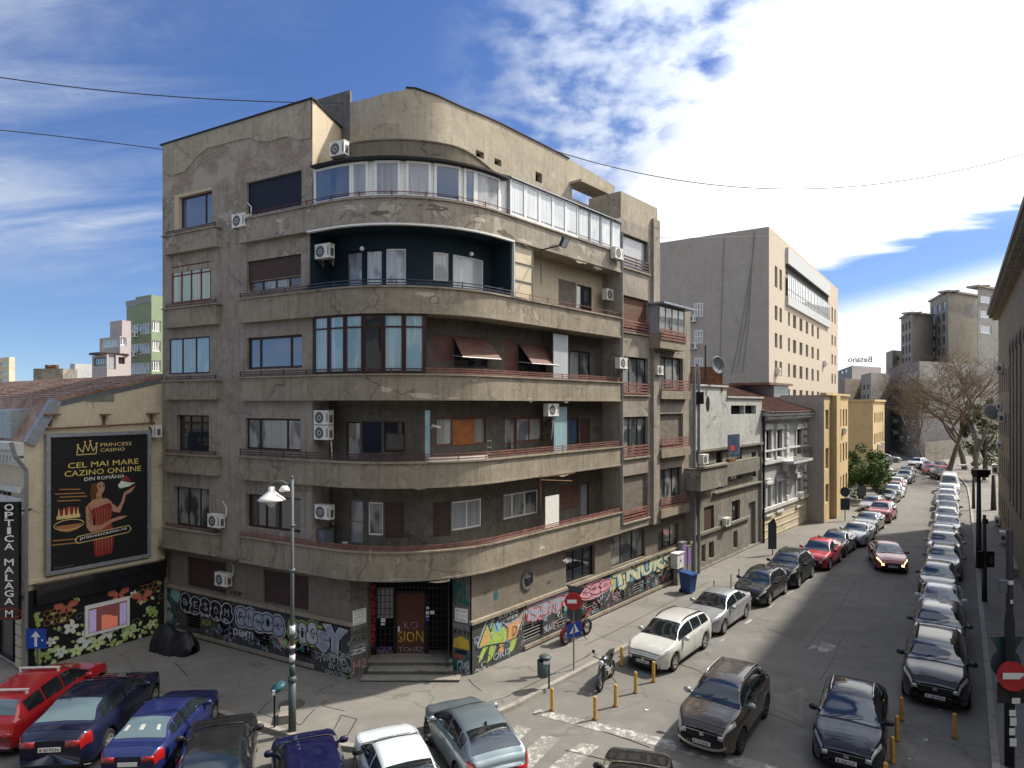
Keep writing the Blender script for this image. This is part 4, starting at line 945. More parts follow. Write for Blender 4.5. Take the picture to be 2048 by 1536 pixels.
# pillars
KG_ = KG
tag(PLf, 0, 0, 'x', 0, 0.001, 'gr_black') if False else None
def tagA(S, a0, a1, body, z0, z1, mat, off=0.0, k=-.012): GRF(mat, lambda mb: text_on(mb, S, body, a0, a1, z0, z1, k, 0, off, wob=.04), 'graffiti_tag')
tagA(PLf, .02, wl - .02, 'DAGES', 1.68, 1.86, 'gr_black'); tagA(PLf, .02, wl - .02, 'MOAL', 1.42, 1.6, 'gr_black'); tagA(PLf, .1, wl - .12, 'CLYPE', 1.2, 1.3, 'gr_white'); tagA(PLf, .04, wl - .1, 'ZS', .98, 1.15, 'gr_white', .05); tagA(PLf, .06, wl - .04, 'J42', .3, .72, 'gr_pink', -.01)
tagA(PRf, .05, wr - .05, 'PSL', 2.75, 3.5, 'gr_dteal', .04); tagA(PRf, .02, wr - .04, 'NWOTE', 1.78, 1.95, 'gr_silver'); tagA(PRf, .04, wr - .03, '3TTJ', 1.56, 1.72, 'gr_black', .02); tagA(PRf, .2, wr - .01, 'GMB', .1, .62, 'gr_white', .0); tagA(PRf, .1, wr - .2, 'RD', .66, .8, 'gr_red', .03)
GRF(['gr_yellow', 'gr_dteal', 'gr_black'], lambda mb: (shape_on(mb, PRf, [(.02, 1.05), (wr - .02, 1.05), (wr - .05, 1.4), (wr * .5, 1.52), (.05, 1.36)], -.008, 0), shape_on(mb, PRf, [(.02, .2), (wr - .05, .2), (wr - .02, .9), (.03, .86)], -.006, 1), shape_on(mb, PRf, [(.12, .86), (wr - .15, .84), (wr - .1, 1.0), (.1, .98)], -.01, 2)), 'sprayed_ground')
rv = MB()
for i, ch in enumerate('YABBOSAT'): text_on(rv, FG, ch, X(740, 24.9), X(750, 24.9), 3.0 - i * .3, 3.24 - i * .3, -.165, 0, .03)
jb = MB(); jb.box(X(737, 24.9), X(752, 24.9), 24.95, 25.2, zf, 3.6); B(jb, 'gate_post', 'black')
rv.build('graffiti_tag', M['gr_red'], BLD, True)
GRF('gr_yellow', lambda mb: text_on(mb, FG, 'SION', X(796), X(846), 1.0, 1.42, .04, 0, -.005, wob=.05), 'graffiti_tag', door); GRF('gr_silver', lambda mb: (text_on(mb, FG, 'KO', X(808), X(836), 1.5, 1.8, .04, 0, -.02, wob=.05), text_on(mb, FG, 'TONSZ', X(797), X(847), .62, .8, .04, 0, -.01, wob=.06)), 'graffiti_tag', door)
GRF('gr_purple', lambda mb: text_on(mb, FG, 'AGRUM', X(753), X(784), .62, .85, -.03, 0, 0), 'graffiti_tag')
for x0, x1, y0, y1 in ((762, 771, 1236, 1244), (762, 770, 1246, 1250), (852, 858, 1222, 1228), (860, 869, 1221, 1228), (852, 858, 1231, 1241), (853, 858, 1213, 1218)): nt_ = MB(); nt_.box(X(x0), X(x1), YG - .03, YG - .02, Z(y1), Z(y0)); B(nt_, 'paper_notice', 'white_sign')
ns = MB(); ns.box(X(852), X(858), YG - .035, YG - .031, Z(1241), Z(1233)); B(ns, 'blue_sticker', 'blue_sign')
# right base
def RP(pts): return [(Rn.a(x), Rn.z(x, y)) for x, y in pts]
GRF(['gr_lime', 'gr_orange', 'gr_blue', 'gr_black', 'gr_silver'], lambda mb: (
  shape_on(mb, Rn, RP([(952, 1290), (962, 1262), (972, 1238), (976, 1258), (985, 1234), (990, 1252), (1000, 1244), (1012, 1246), (1024, 1240), (1036, 1234), (1045, 1220), (1049, 1208), (1048, 1228), (1042, 1244), (1036, 1262), (1030, 1276), (1018, 1284), (1000, 1288), (985, 1290), (966, 1294), (955, 1300)]), KG, 4),
  shape_on(mb, Rn, RP([(955, 1296), (964, 1268), (973, 1245), (979, 1262), (986, 1242), (993, 1260), (1002, 1252), (1015, 1260), (1016, 1274), (1004, 1284), (988, 1286), (968, 1290)]), KG - .004, 0),
  shape_on(mb, Rn, RP([(1012, 1250), (1026, 1243), (1038, 1236), (1046, 1218), (1046, 1230), (1040, 1248), (1034, 1268), (1022, 1280), (1012, 1276)]), KG - .005, 1),
  shape_on(mb, Rn, RP([(958, 1292), (966, 1272), (974, 1256), (978, 1272), (972, 1286)]), KG - .007, 1),
  shape_on(mb, Rn, RP([(985, 1250), (993, 1243), (1000, 1250), (998, 1262), (988, 1264)]), KG - .008, 2),
  [shape_on(mb, Rn, RP(q), KG - .003, c) for q, c in (([(966, 1290), (976, 1290), (968, 1304), (962, 1318), (955, 1326), (957, 1312)], 0), ([(978, 1288), (990, 1286), (988, 1302), (980, 1318), (972, 1326), (975, 1308)], 0), ([(996, 1286), (1008, 1282), (1004, 1292), (1006, 1300), (998, 1308), (994, 1302), (998, 1294)], 1), ([(1020, 1278), (1032, 1270), (1030, 1286), (1024, 1300), (1014, 1306), (1018, 1292)], 0))],
  [ribbon_on(mb, Rn, RP(q), .035, KG - .011, 3) for q in ([(955, 1296), (964, 1268), (973, 1245), (979, 1262), (986, 1242), (993, 1260)], [(1002, 1246), (1014, 1256), (1013, 1274)], [(1024, 1252), (1024, 1272), (1030, 1262), (1032, 1254), (1026, 1252)], [(955, 1298), (968, 1292), (988, 1288), (1010, 1284), (1030, 1274), (1040, 1248), (1048, 1212)])]), 'graffiti_creature')
tag(Rn, 997, 1033, 'KIPEN', 1.82, 1.97, 'gr_white', off=.01); tag(Rn, 1012, 1034, 'NVRPR', 1.62, 1.77, 'gr_white'); tag(Rn, 984, 1018, 'ORIS', .3, .55, 'gr_silver', off=.02); tag(Rn, 947, 972, 'STOK', .05, .24, 'gr_white'); tag(Rn, 1033, 1044, 'HP', 1.05, 1.5, 'gr_white'); tag(Rn, 946, 957, 'RCY', 1.2, 1.5, 'gr_silver')
blobs(Rn, 1052, 1140, 1.22, 1.95, ['gr_pink', 'gr_silver', 'gr_teal', 'gr_pink'], 34, 21, (.14, .34)); scrib(Rn, 1050, 1140, 1.2, 1.95, ['gr_white', 'gr_red', 'gr_black'], 50, 22, .02)
throwie(Rn, 1056, 1136, 'SPP', 1.28, 1.9, 'gr_silver', 'gr_red', 'gr_pink', off=.04)
GRF(['gr_black', 'gr_pink'], lambda mb: (shape_on(mb, Rn, ell(Rn.a(1187), 1.52, 1.35, .5, 24), KG, 0), shape_on(mb, Rn, ell(Rn.a(1187), 1.53, 1.27, .43, 24), KG - .003, 1)), 'sprayed_ground')
bubbles(Rn, 1158, 1218, 'CTO', 1.28, 1.78, 'gr_pink', 'gr_black', 'gr_pink', 'gr_black', 9, kg=KG - .006)
blobs(Rn, 1222, 1345, 1.2, 1.9, ['gr_cream', 'gr_blue', 'gr_teal', 'gr_cream', 'gr_yellow'], 46, 31, (.16, .4)); throwie(Rn, 1226, 1340, 'TNUKS', 1.25, 1.88, 'gr_cream', 'gr_black', 'gr_blue', off=.06)
scrib(Rn, 1085, 1345, .5, 1.1, ['gr_white', 'gr_pink', 'gr_blue', 'gr_black'], 120, 41, .03)
scrib(Rn, 946, 1050, .2, 1.95, ['gr_silver', 'gr_black', 'gr_white'], 50, 47, .018); scrib(Rn, 1222, 1345, 1.2, 1.9, ['gr_black', 'gr_blue', 'gr_orange'], 40, 43, .03)
scrib(Rn, 1350, 1378, .5, 1.9, ['gr_purple', 'gr_black', 'gr_pink', 'gr_white'], 40, 44, .03)
tag(Rn, 1086, 1108, 'SKAVE', .5, .8, 'gr_white'); tag(Rn, 1060, 1090, 'CAWDR6', .06, .2, 'gr_black', off=.02)
# bits of the loggias: opened shutters, panels, washing line objects
def tilted(px0, px1, yt, yb, outk, mat):     # shutter pushed outwards at the bottom
    a0, a1, zb, zt = prect(CP, KB, px0, px1, yt, yb); m_ = MB(); p = [CP.pt(a0, KB - .02), CP.pt(a1, KB - .02), CP.pt(a1, KB - outk), CP.pt(a0, KB - outk)]
    m_.hexa([(*p[3], zb), (*p[2], zb), (*p[2], zb + .03), (*p[3], zb + .03), (*p[0], zt), (*p[1], zt), (*p[1], zt + .03), (*p[0], zt + .03)]); B(m_, 'awning_shutter', mat)
    e_ = MB(); e_.tube([(*p[3], zb), (*p[2], zb)], .022, 6); e_.tube([(*p[3], zb), (*CP.pt(a0, KB), zb + .1)], .012, 5); e_.tube([(*p[2], zb), (*CP.pt(a1, KB), zb + .1)], .012, 5); B(e_, 'shutter_bar', 'white')
tilted(906, 974, 674, 716, .75, 'shutter_red'); tilted(1036, 1092, 688, 728, .75, 'shutter_red')
def panel(px, fi, k0, k1, h, mat, nm='partition_panel', z0=.1, t=.04, px1=None):
    a = CP.a(px, k0); m_ = MB(); m_.sbox(CP, a, a + t if px1 is None else CP.a(px1, k0), FL[fi] + z0, FL[fi] + z0 + h, k0, k1); return B(m_, nm, mat)
panel(1107, 2, .35, .38, 2.0, 'glass_painted_sky', 'open_casement', .75, px1=1136); panel(1108, 1, .35, .38, 2.1, 'glass_teal', 'frosted_screen', .6, px1=1134); panel(1091, 0, .25, .28, 1.7, 'white', 'white_panel', .5, px1=1118)
panel(850, 1, .3, .33, 2.0, 'glass_teal', 'frosted_screen', .6, px1=860)
wp = MB(); a0, a1, zb, zt = prect(CP, KB, 905, 948, 840, 890); wp.sbox(CP, a0, a1, zb, zt, KB + .0, KB + .04); B(wp, 'wood_panel', 'wood_panel')
fp = MB(); fp.sbox(CP, CP.a(858, .3), CP.a(975, .3), FL[1] + .1, TOP[1] + .2, .3, .34); B(fp, 'white_balcony_board', 'white')
f0 = MB(); f0.sbox(CP, CP.a(700, .3), aEnd - .1, FL[0] + .012, FL[0] + .62, .2, KB - .05); B(f0, 'balcony_floor', 'step')
pp = MB(); p = CP.pt(aEnd + .02, -.03); pp.tube([(*p, 4.2), (*p, 18.6)], .045, 8); B(pp, 'downpipe', 'pipe')
pp = MB(); p = CP.pt(a1380 + .25, -.1); pp.tube([(*p, .1), (*p, 12.3)], .09, 10); B(pp, 'downpipe', 'pipe')

bk_ = MB(); zb1 = CP.z(1080, 955); aB = CP.a(1080, 0); q_ = lambda a, k, z: (*CP.pt(a, k), z)
bk_.tube([q_(aB, 0, zb1), q_(aB + 1.2, -.9, zb1 + .15)], .03, 5); bk_.tube([q_(aB, 0, zb1 - .1), q_(aB + 1.6, -.5, zb1 - .25)], .025, 5); bk_.tube([q_(aB, -.02, zb1 - 1.2), q_(aB, -.02, zb1 + .1)], .03, 5); B(bk_, 'rusty_awning_arm', 'rust')
st_ = MB(); shape_on(st_, Rn, ell(Ra(992), Rn.z(992, 1190), .14, .2, 12), -.01); B(st_, 'green_sticker', 'gr_dteal')
gn = MB(); aG = CP.a(862, KB); gn.tube([q_(aG, KB, TOP[1] + 1.2), q_(aG, KB - .3, TOP[1] + 1.32), q_(aG + .3, KB - .45, TOP[1] + 1.25)], .05, 8); B(gn, 'wall_lamp', 'white', True)
hc = MB(); aH = CP.a(970, .5)
for s_ in (0, .35): hc.tube([q_(aH + s_, .4, TOP[1] - .3), q_(aH + s_ * .6 + .07, .45, TOP[1] + .75)], .015, 5)
for z_q in (.2, .45, .7): hc.tube([q_(aH + .03, .41, TOP[1] + z_q), q_(aH + .27, .41, TOP[1] + z_q)], .012, 5)
B(hc, 'drying_rack', 'pole_grey')

# places where the render has come off the parapets, each with its own ragged outline
def spall(px, py, w_, h_, seed, k=-.004, mat='spall'):
    rnd = random.Random(seed); a0 = CP.a(px, 0); z0 = CP.z(px, py, 0); m_ = MB(); n = 15
    ro = [(a0 + w_ * math.cos(t) * rnd.uniform(.45, 1.1), z0 + h_ * math.sin(t) * rnd.uniform(.4, 1.1)) for t in [2 * math.pi * i / n for i in range(n)]]
    for i in range(n): (a, z), (b, y) = ro[i], ro[(i + 1) % n]; m_.add([(*CP.pt(a0, k), z0), (*CP.pt(a, k), z), (*CP.pt(b, k), y)], [(0, 1, 2)])
    B(m_, 'bare_patch', mat)
M['spall'] = plaster('bare pale mortar', (.52, .47, .39), (.38, .33, .26), (.62, .57, .48), streak=.2, crack=False); M['spall_dark'] = plaster('dark bared concrete', (.17, .145, .115), (.11, .095, .075), (.24, .21, .17), streak=.3, crack=False)
for px, py, w_, h_, m_k in ((772, 778, .28, .13, 'spall'), (845, 792, .6, .14, 'spall'), (905, 797, .25, .07, 'spall'), (1060, 800, .3, .1, 'spall'), (1132, 802, .3, .1, 'spall'), (800, 1160, .8, .07, 'spall'), (880, 1163, .5, .05, 'spall'), (690, 1085, .2, .05, 'spall'), (840, 977, .3, .05, 'spall'), (1128, 950, .35, .09, 'spall'),
    (850, 588, .35, .12, 'spall'), (560, 440, .25, .1, 'spall'), (700, 415, .9, .13, 'spall'), (870, 415, .8, .15, 'spall_dark'), (760, 425, .5, .1, 'spall_dark'), (1010, 470, .5, .18, 'spall_dark'), (1050, 485, .6, .14, 'spall'), (1110, 495, .5, .16, 'spall_dark'), (1160, 520, .7, .16, 'spall'), (1195, 535, .5, .14, 'spall_dark'), (960, 440, .4, .12, 'spall'), (1130, 1120, .2, .08, 'spall'), (1085, 1095, .25, .1, 'spall'), (740, 1110, .05, .28, 'spall'), (1000, 925, .3, .05, 'spall_dark'), (560, 770, .4, .05, 'spall_dark')):
    spall(px, py, w_, h_, px + py, mat=m_k)
# ------------------------------------------------------------------ generic smaller builders
def fr_(S, a, k): q = S.pt(a, k); return q
def facing(n): return math.atan2(n.y, n.x) + math.pi / 2      # object's local -Y looks along n
def ac_unit(S, k, px, py, label, group='air conditioner units on the facades', s=1.0, a=None, z=None, n=None, two=False, hose=None):
    a = S.a(px, k) if a is None else a; q = S.pt(a, k); z = ZP(py, q.y) if z is None else z
    nn = n or (S.nrm(a) if hasattr(S, 'nrm') else S.n)
    t = thing('air_conditioner', label, 'air conditioner', (q.x, q.y, z), facing(nn), group); s = s * .92
    w_, h_, d_ = .4 * s, .28 * s, .3 * s
    c = MB(); c.box(-w_, w_, -d_ - .06, -.06, -h_, h_); c.box(-w_ - .012, w_ + .012, -d_ - .072, -.05, h_, h_ + .02 * s); c.build('casing', M['ac_white'], t)
    g_ = MB(); Mx = Matrix.Translation((-.1 * s, -d_ - .062, 0)) @ Matrix.Rotation(math.pi / 2, 4, 'X')
    g_.lathe([(0, .004), (.07 * s, .004), (.075 * s, .0)], 16, Mx); g_.lathe([(.1 * s, .002), (.225 * s, .004), (.235 * s, 0)], 24, Mx)
    g_.box(-w_ + .7 * s, -w_ + .76 * s, -d_ - .064, -d_ - .06, -h_ * .6, h_ * .7); g_.box(w_, w_ + .004, -d_, -.12, -h_ * .7, h_ * .4); g_.build('fan_grille', M['ac_dark'], t)
    b = MB()
    for x in (-.28 * s, .28 * s): b.box(x - .015, x + .015, -d_ - .06, 0, -h_ - .04, -h_ - .002); b.box(x - .015, x + .015, -.03, 0, -h_ - .25, -h_ - .04); b.tube([(x, -.01, -h_ - .24), (x, -d_, -h_ - .03)], .01, 5)
    b.build('bracket', M['frame_grey'], t)
    if hose:
        h = MB(); h.tube([(w_, -.15, 0), (w_ + .12 * s, -.1, .25 * s), (w_ + .05, -.04, .6 * s), (w_ - .2, -.02, .85 * s)] if hose == 'up' else [(w_ - .1, -.1, -h_), (w_ - .08, -.06, -h_ - .5), (w_ - .15, -.04, -h_ - 1.0)], .02, 6); h.build('hose', M['ac_white'], t, smooth=True)
    return t
for px, py, k, lab, hose in [(490, 445, .25, 'air conditioner beside the dark blind of the top floor on the left facade', 'up'), (441, 1040, .25, 'air conditioner between the first floor windows of the left facade, above the graffiti', 'up'),
    (657, 506, KB, 'air conditioner in the navy painted loggia', None), (655, 835, KB, 'upper one of two stacked air conditioners in the second floor loggia', None), (655, 865, KB, 'lower one of two stacked air conditioners in the second floor loggia', 'down'),
    (657, 1022, KB, 'air conditioner above the blue grey cabinet in the first floor loggia', None), (686, 303, KA - .0, 'air conditioner beside the cream side wall below the penthouse', 'down'),
    (1227, 509, 0.0, 'air conditioner at the right end of the top floor parapet', None), (1210, 591, KB - .3, 'air conditioner at the right end of the loggia beside the roller blind', None), (1236, 727, -.0, 'air conditioner at the right end of the third floor balcony', None),
    (1095, 820, .45, 'air conditioner hanging under the ceiling of the second floor loggia', 'down')]:
    if px < 660 and k == KB: k = .62
    ac_unit(CP, k, px, py, lab, hose=hose, n=nL if px < 660 else None)
ac_unit(Ln, 0, 455, 1156, 'air conditioner on the ground floor between two brown roller shutters', hose='up')
ac_unit(CP, KS, 1323, 741, 'air conditioner beside the third floor window next to the grey pier', a=CP.a(1319, -.2), s=.9)
# blue grey cabinet on the balcony
q = CP.pt(CP.a(645, .7), .7); t = thing('storage_cabinet', 'blue grey plastic cabinet standing on the first floor balcony', 'cabinet', (q.x, q.y, FL[0] + .01), facing(nL))
c = MB(); c.box(-.33, .33, -.25, .25, 0, 1.35); c.build('body', plain('blue grey plastic', (.13, .15, .2), .5), t); c = MB(); c.box(-.35, .35, -.27, .27, 1.351, 1.4); c.box(-.005, .005, -.256, -.251, .05, 1.3); c.build('lid', M['pole_grey'], t)
# globe lamps in the navy loggia, floodlight on an arm, folding chair
for px, py, lb in ((724, 497, 'white globe lamp on the navy wall left of the curtained window'), (943, 508, 'white globe lamp on the navy wall above the wide window')):
    q = CP.pt(CP.a(px, KB - .3), KB - .3); t = thing('wall_lamp', lb, 'lamp', (q.x, q.y, ZP(py, q.y)), 0, 'globe lamps in the navy loggia')
    m_ = MB(); m_.lathe([(.001, .09), (.06, .065), (.09, 0), (.06, -.065), (.001, -.09)], 14); m_.build('globe', M['white'], t, smooth=True); m_ = MB(); m_.tube([(0, 0, .09), (0, 0, 2.9 - 2.2)], .01, 6); m_.build('cord', M['black'], t)
a_ = CP.a(1082, 0); q = CP.pt(a_, 0); z_ = CP.z(1082, 500); n_ = nR; e = q + n_ * 1.0 + uR * .25
t = thing('floodlight', 'floodlight on a long bracket reaching out below the sunroom', 'floodlight', (q.x, q.y, z_)); m_ = MB()
m_.tube([(0, 0, 0), (e.x - q.x, e.y - q.y, .12)], .03, 6); m_.tube([(0, 0, -1.4), (0, 0, .05)], .02, 6); m_.build('bracket', M['iron'], t)
m_ = MB(); R3 = Matrix.Translation((e.x - q.x, e.y - q.y, .2)) @ Matrix.Rotation(facing(n_), 4, 'Z') @ Matrix.Rotation(.5, 4, 'X'); m_.add([R3 @ Vector(p) for p in [(-.2, -.06, -.2), (.2, -.06, -.2), (.2, .06, -.2), (-.2, .06, -.2), (-.2, -.06, .2), (.2, -.06, .2), (.2, .06, .2), (-.2, .06, .2)]], [(0, 3, 2, 1), (4, 5, 6, 7), (0, 1, 5, 4), (1, 2, 6, 5), (2, 3, 7, 6), (3, 0, 4, 7)]); m_.build('housing', M['iron'], t)
m_ = MB(); m_.add([R3 @ Vector(p) for p in [(-.17, -.065, -.17), (.17, -.065, -.17), (.17, -.065, .17), (-.17, -.065, .17)]], [(0, 1, 2, 3)]); m_.build('lens', M['glass_painted_sky'], t)
q = CP.pt(CP.a(1003, .6), .6); t = thing('folding_chair', 'folding chair in the right end of the navy loggia', 'chair', (q.x, q.y, FL[3] + .3), .6); m_ = MB()
for x in (-.2, .2): m_.tube([(x, .2, 0), (x, -.15, .9)], .014, 6); m_.tube([(x, -.2, 0), (x, .1, .5)], .014, 6)
m_.tube([(-.2, -.15, .9), (.2, -.15, .9)], .014, 6); m_.build('frame', M['pole_grey'], t); m_ = MB(); m_.box(-.19, .19, -.2, .18, .44, .47); m_.box(-.18, .18, -.14, -.11, .65, .88); m_.build('seat', M['navy'], t)

# ------------------------------------------------------------------ cream building with billboard on the left
uW = vdir(1930); W = Lin(G(60, 1345), uW, (uW.y, -uW.x)); pW = Vector((-uW.y, uW.x))     # pW: away to the left
a45, a100, a322 = W.a(48), W.a(98), W.a(326)
CB = thing('cream_building', 'old cream building with rusty metal roof and a large billboard on its side wall', 'building', (W.p.x, W.p.y, 0))
def C(mb, name, mat, smooth=False, label=None): return mb.build(name, M[mat], CB, True, smooth, label)
zA = W.z(98, 800); zB = W.z(320, 750); z45 = W.z(48, 885)
wb = MB(); w0 = lambda a, z, k=0: (*W.pt(a, k), z)
wb.poly([w0(a45, 3.1), w0(a322, 3.1), w0(a322, zB), w0(a100, zA), w0(a45, z45)]); C(wb, 'gable_wall', 'cream')
S2_ = Lin(W.pt(a45, 0), pW, (-uW.x, -uW.y))     # street front
fb = MB(); fb.quad((*S2_.pt(0, 0), 0), (*S2_.pt(30, 0), 0), (*S2_.pt(30, 0), z45), (*S2_.pt(0, 0), z45)); C(fb, 'front_wall', 'cream')
cn = MB()
for z, o, h in ((z45 - .25, .5, .25), (z45 - .5, .3, .24), (z45 - .9, .12, .3), (z45 - 1.9, .2, .2), (z45 - 2.4, .1, .3)): cn.sbox(S2_, -.02, 30, z, z + h, -o, 0)
for i in range(40): cn.sbox(S2_, .2 + i * .35, .38 + i * .35, z45 - .72, z45 - .5, -.28, -.002)
C(cn, 'cornice', 'villa_trim')
qn = MB()
for i in range(14): qn.sbox(S2_, 0.02, .55, .2 + i * .42, .56 + i * .42, -.1, .0); 
C(qn, 'quoins', 'cream')
for a in (1.3, 4.2, 7.0): window(CB, S2_, .02, a, a + 1.1, 4.6, 6.8, n=2, fr='frame_brown', gl='glass', proud=.06)
window(CB, S2_, .02, .8, 5.5, .3, 3.0, n=3, fr='black', gl='glass', proud=.06)
def rp(px, py): a = W.a(px); return W.pt(a, 0), W.z(px, py)
rf = MB(); pA, pB = W.pt(a100, -.12), W.pt(a322, -.12)
rf.quad((*pA, zA), (*pB, zB), (*(pB + pW * 40), zB), (*(pA + pW * 40), zA)); rf.quad((*pA, zA - .12), (*pB, zB - .12), (*pB, zB), (*pA, zA)); 
for i in range(14):
    t = i / 13; q = pA + (pB - pA) * t; z = zA + (zB - zA) * t; rf.hexa([(*(q), z), (*(q + uW * .05), z), (*(q + uW * .05 + pW * 40), z), (*(q + pW * 40), z), (*q, z + .05), (*(q + uW * .05), z + .07), (*(q + uW * .05 + pW * 40), z + .07), (*(q + pW * 40), z + .05)])
C(rf, 'roof', 'rust_roof')
rb_ = MB(); pb = W.pt(a322, 0); rb_.quad((*pb, 3), (*(pb + pW * 40), 3), (*(pb + pW * 40), zB), (*pb, zB)); C(rb_, 'rear_wall', 'cream')
md = MB(); pM = W.pt(a45, -.05); md.quad((*pM, z45), (*pA, zA), (*(pA + pW * 40), zA), (*(pM + pW * 40), z45)); C(md, 'mansard', 'rust_roof')
vg = MB(); n2 = -uW * .0; vv = Vector((uW.y, -uW.x)) * .1
for u, v in (((pM, z45), (pA, zA)),):
    vg.hexa([(*(u[0] + vv), u[1]), (*(v[0] + vv), v[1]), (*(v[0] + vv + uW * .35), v[1] - .1), (*(u[0] + vv + uW * .3), u[1] - .15), (*(u[0] - vv), u[1] + .08), (*(v[0] - vv), v[1] + .08), (*(v[0] - vv + uW * .35), v[1] + .0), (*(u[0] - vv + uW * .3), u[1] - .02)])
C(vg, 'verge_flashing', 'zinc')
dm = MB(); dq = pM + pW * 1.4
dm.hexa([(*dq, z45 + .1), (*(dq + uW * 1.0), z45 + .1), (*(dq + uW * 1.0 + pW * 1.8), z45 + .1), (*(dq + pW * 1.8), z45 + .1), (*dq, z45 + 1.2), (*(dq + uW * 1.0), z45 + 1.3), (*(dq + uW * 1.0 + pW * 1.8), z45 + 1.3), (*(dq + pW * 1.8), z45 + 1.2)]); C(dm, 'dormer', 'zinc')
cap = MB(); cap.sbox(W, a100, a322, 0, 0.001, 0, 0.001)
ed = MB()
for i in range(12):
    t0, t1 = i / 12, (i + .96) / 12; ed.hexa([w0(a100 + (a322 - a100) * t0, zA + (zB - zA) * t0 - .34, -.02), w0(a100 + (a322 - a100) * t1, zA + (zB - zA) * t1 - .34, -.02), w0(a100 + (a322 - a100) * t1, zA + (zB - zA) * t1 - .34, .01), w0(a100 + (a322 - a100) * t0, zA + (zB - zA) * t0 - .34, .01),
        w0(a100 + (a322 - a100) * t0, zA + (zB - zA) * t0 - .05, -.12), w0(a100 + (a322 - a100) * t1, zA + (zB - zA) * t1 - .05, -.12), w0(a100 + (a322 - a100) * t1, zA + (zB - zA) * t1 - .05, .01), w0(a100 + (a322 - a100) * t0, zA + (zB - zA) * t0 - .05, .01)])
C(ed, 'eave_flashing', 'zinc')
bp = MB(); r = prect(W, 0, 173, 228, 788, 803); bp.sbox(W, r[0], r[1], W.z(173, 803), W.z(173, 788), -.02, .01); C(bp, 'bricked_opening', 'grey_wall')
for px, y0, y1, w_ in ((100, 828, 852, .9), (207, 828, 850, .5), (302, 826, 848, .7)):
    m_ = MB(); a = W.a(px); zt, zb = W.z(px, y0), W.z(px, y1); m_.sbox(W, a - w_ / 2 * .6, a + w_ / 2 * .6, zt - .06, zt, -.3, .0); m_.sbox(W, a - .05, a + .05, zb, zt - .06, -.06, .0); C(m_, 'billboard_bracket', 'rust')
br = MB(); br.tube([w0(W.a(88), W.z(88, 858), -.1), w0(W.a(308), W.z(308, 846), -.1)], .04, 6); C(br, 'cable_rail', 'rust')
dp = MB(); dp.tube([w0(W.a(22, -.3), W.z(22, 885, -.3), -.3), w0(W.a(30, -.3), W.z(30, 912, -.3), -.3), w0(W.a(52, -.2), W.z(52, 940, -.2), -.2), w0(W.a(52, -.2), .2, -.2)], .07, 8); C(dp, 'downpipe', 'pipe')
# shop front with floral mural
sh = MB(); sh.sbox(W, a45 + .05, a322, 0, 3.1, -.1, .3); C(sh, 'shop_base', 'black')
fa = MB(); fa.sbox(W, a45 + .3, a322, 3.0, 3.35, -.35, -.102); fa.sbox(W, a45 + .3, a322, 2.55, 3.0, -.3, -.102); C(fa, 'fascia', 'black_gloss')
lo_ = MB(); lo_.sbox(W, a45, a322, 3.36, 3.5, -.14, .02); C(lo_, 'ledge', 'cream')
rnd = random.Random(4); fm = MB(); KM = -.108; A0, A1 = a45 + .25, a322 - .1
def leafpts(a, z, L, wd, rot): return [(a + L * u * math.cos(rot) - wd * v * math.sin(rot), z + L * u * math.sin(rot) + wd * v * math.cos(rot)) for u, v in ((0, 0), (.25, .4), (.6, .45), (1, 0), (.6, -.4), (.25, -.4))]
cnt = 0
def inb(a, z): return A0 < a < A1 and .1 < z < 2.5
sc0, sc1 = W.a(166), W.a(255)
def addf(pts, mi):
    global cnt
    if all(inb(a, z) for a, z in pts): shape_on(fm, W, pts, KM - cnt * 1.5e-5, mi); cnt += 1
for i in range(150):
    a = rnd.uniform(A0, A1); z = rnd.uniform(.15, 2.45) if rnd.random() > .5 else rnd.uniform(.1, .8)
    if sc0 < a < sc1 and z > 1.0: continue
    L = rnd.uniform(.12, .3); addf(leafpts(a, z, L, L * .7, rnd.uniform(0, 6.3)), rnd.choice([0, 0, 1]))
for a, z, r, cc in [(W.a(172), .75, .36, 3), (W.a(212), .8, .32, 3), (W.a(140), 1.35, .26, 3), (W.a(120), .5, .22, 3), (W.a(70), .55, .3, 0), (W.a(100), 1.0, .18, 2), (W.a(235), .95, .22, 2), (W.a(70), 1.9, .22, 0), (W.a(265), 2.1, .16, 2), (W.a(300), 1.2, .22, 0), (W.a(300), .65, .18, 1), (W.a(258), .6, .26, 1), (W.a(192), .45, .26, 1), (W.a(150), .38, .24, 1)]:
    for j in range(5): t = j * 1.2566 + a; addf(ell(a + r * .6 * math.cos(t), z + r * .6 * math.sin(t), r * .5, r * .33, 10, 0, t), cc)
    addf(ell(a, z, r * .18, r * .18, 8), 5)
for a, z in [(W.a(130), 2.2), (W.a(235), 2.25), (W.a(282), 1.9)]:
    for sx_ in (-1, 1): addf([(a, z), (a + sx_ * .15, z + .22), (a + sx_ * .42, z + .2), (a + sx_ * .4, z + .02), (a + sx_ * .18, z - .05)], 4); addf([(a, z), (a + sx_ * .16, z - .06), (a + sx_ * .26, z - .2), (a + sx_ * .06, z - .2)], 4)
for bx_, bz in ((W.a(92), 1.75), (W.a(282), 2.1)):
    for i in range(4):
        for j in range(3):
            c_ = ell(bx_ + i * .22 + (j % 2) * .11, bz + j * .19, .12, .12, 6, .5236); 
            for q in range(6): 
                p_, q_ = c_[q], c_[(q + 1) % 6]
                if inb(*p_) and inb(*q_): ribbon_on(fm, W, [p_, q_], .02, KM - .004, 5)
fm.build('floral_mural', [M[x] for x in ('leaf_a', 'leaf_b', 'petal', 'petal', 'coral', 'honey')], CB, True)
ms = MB(); 
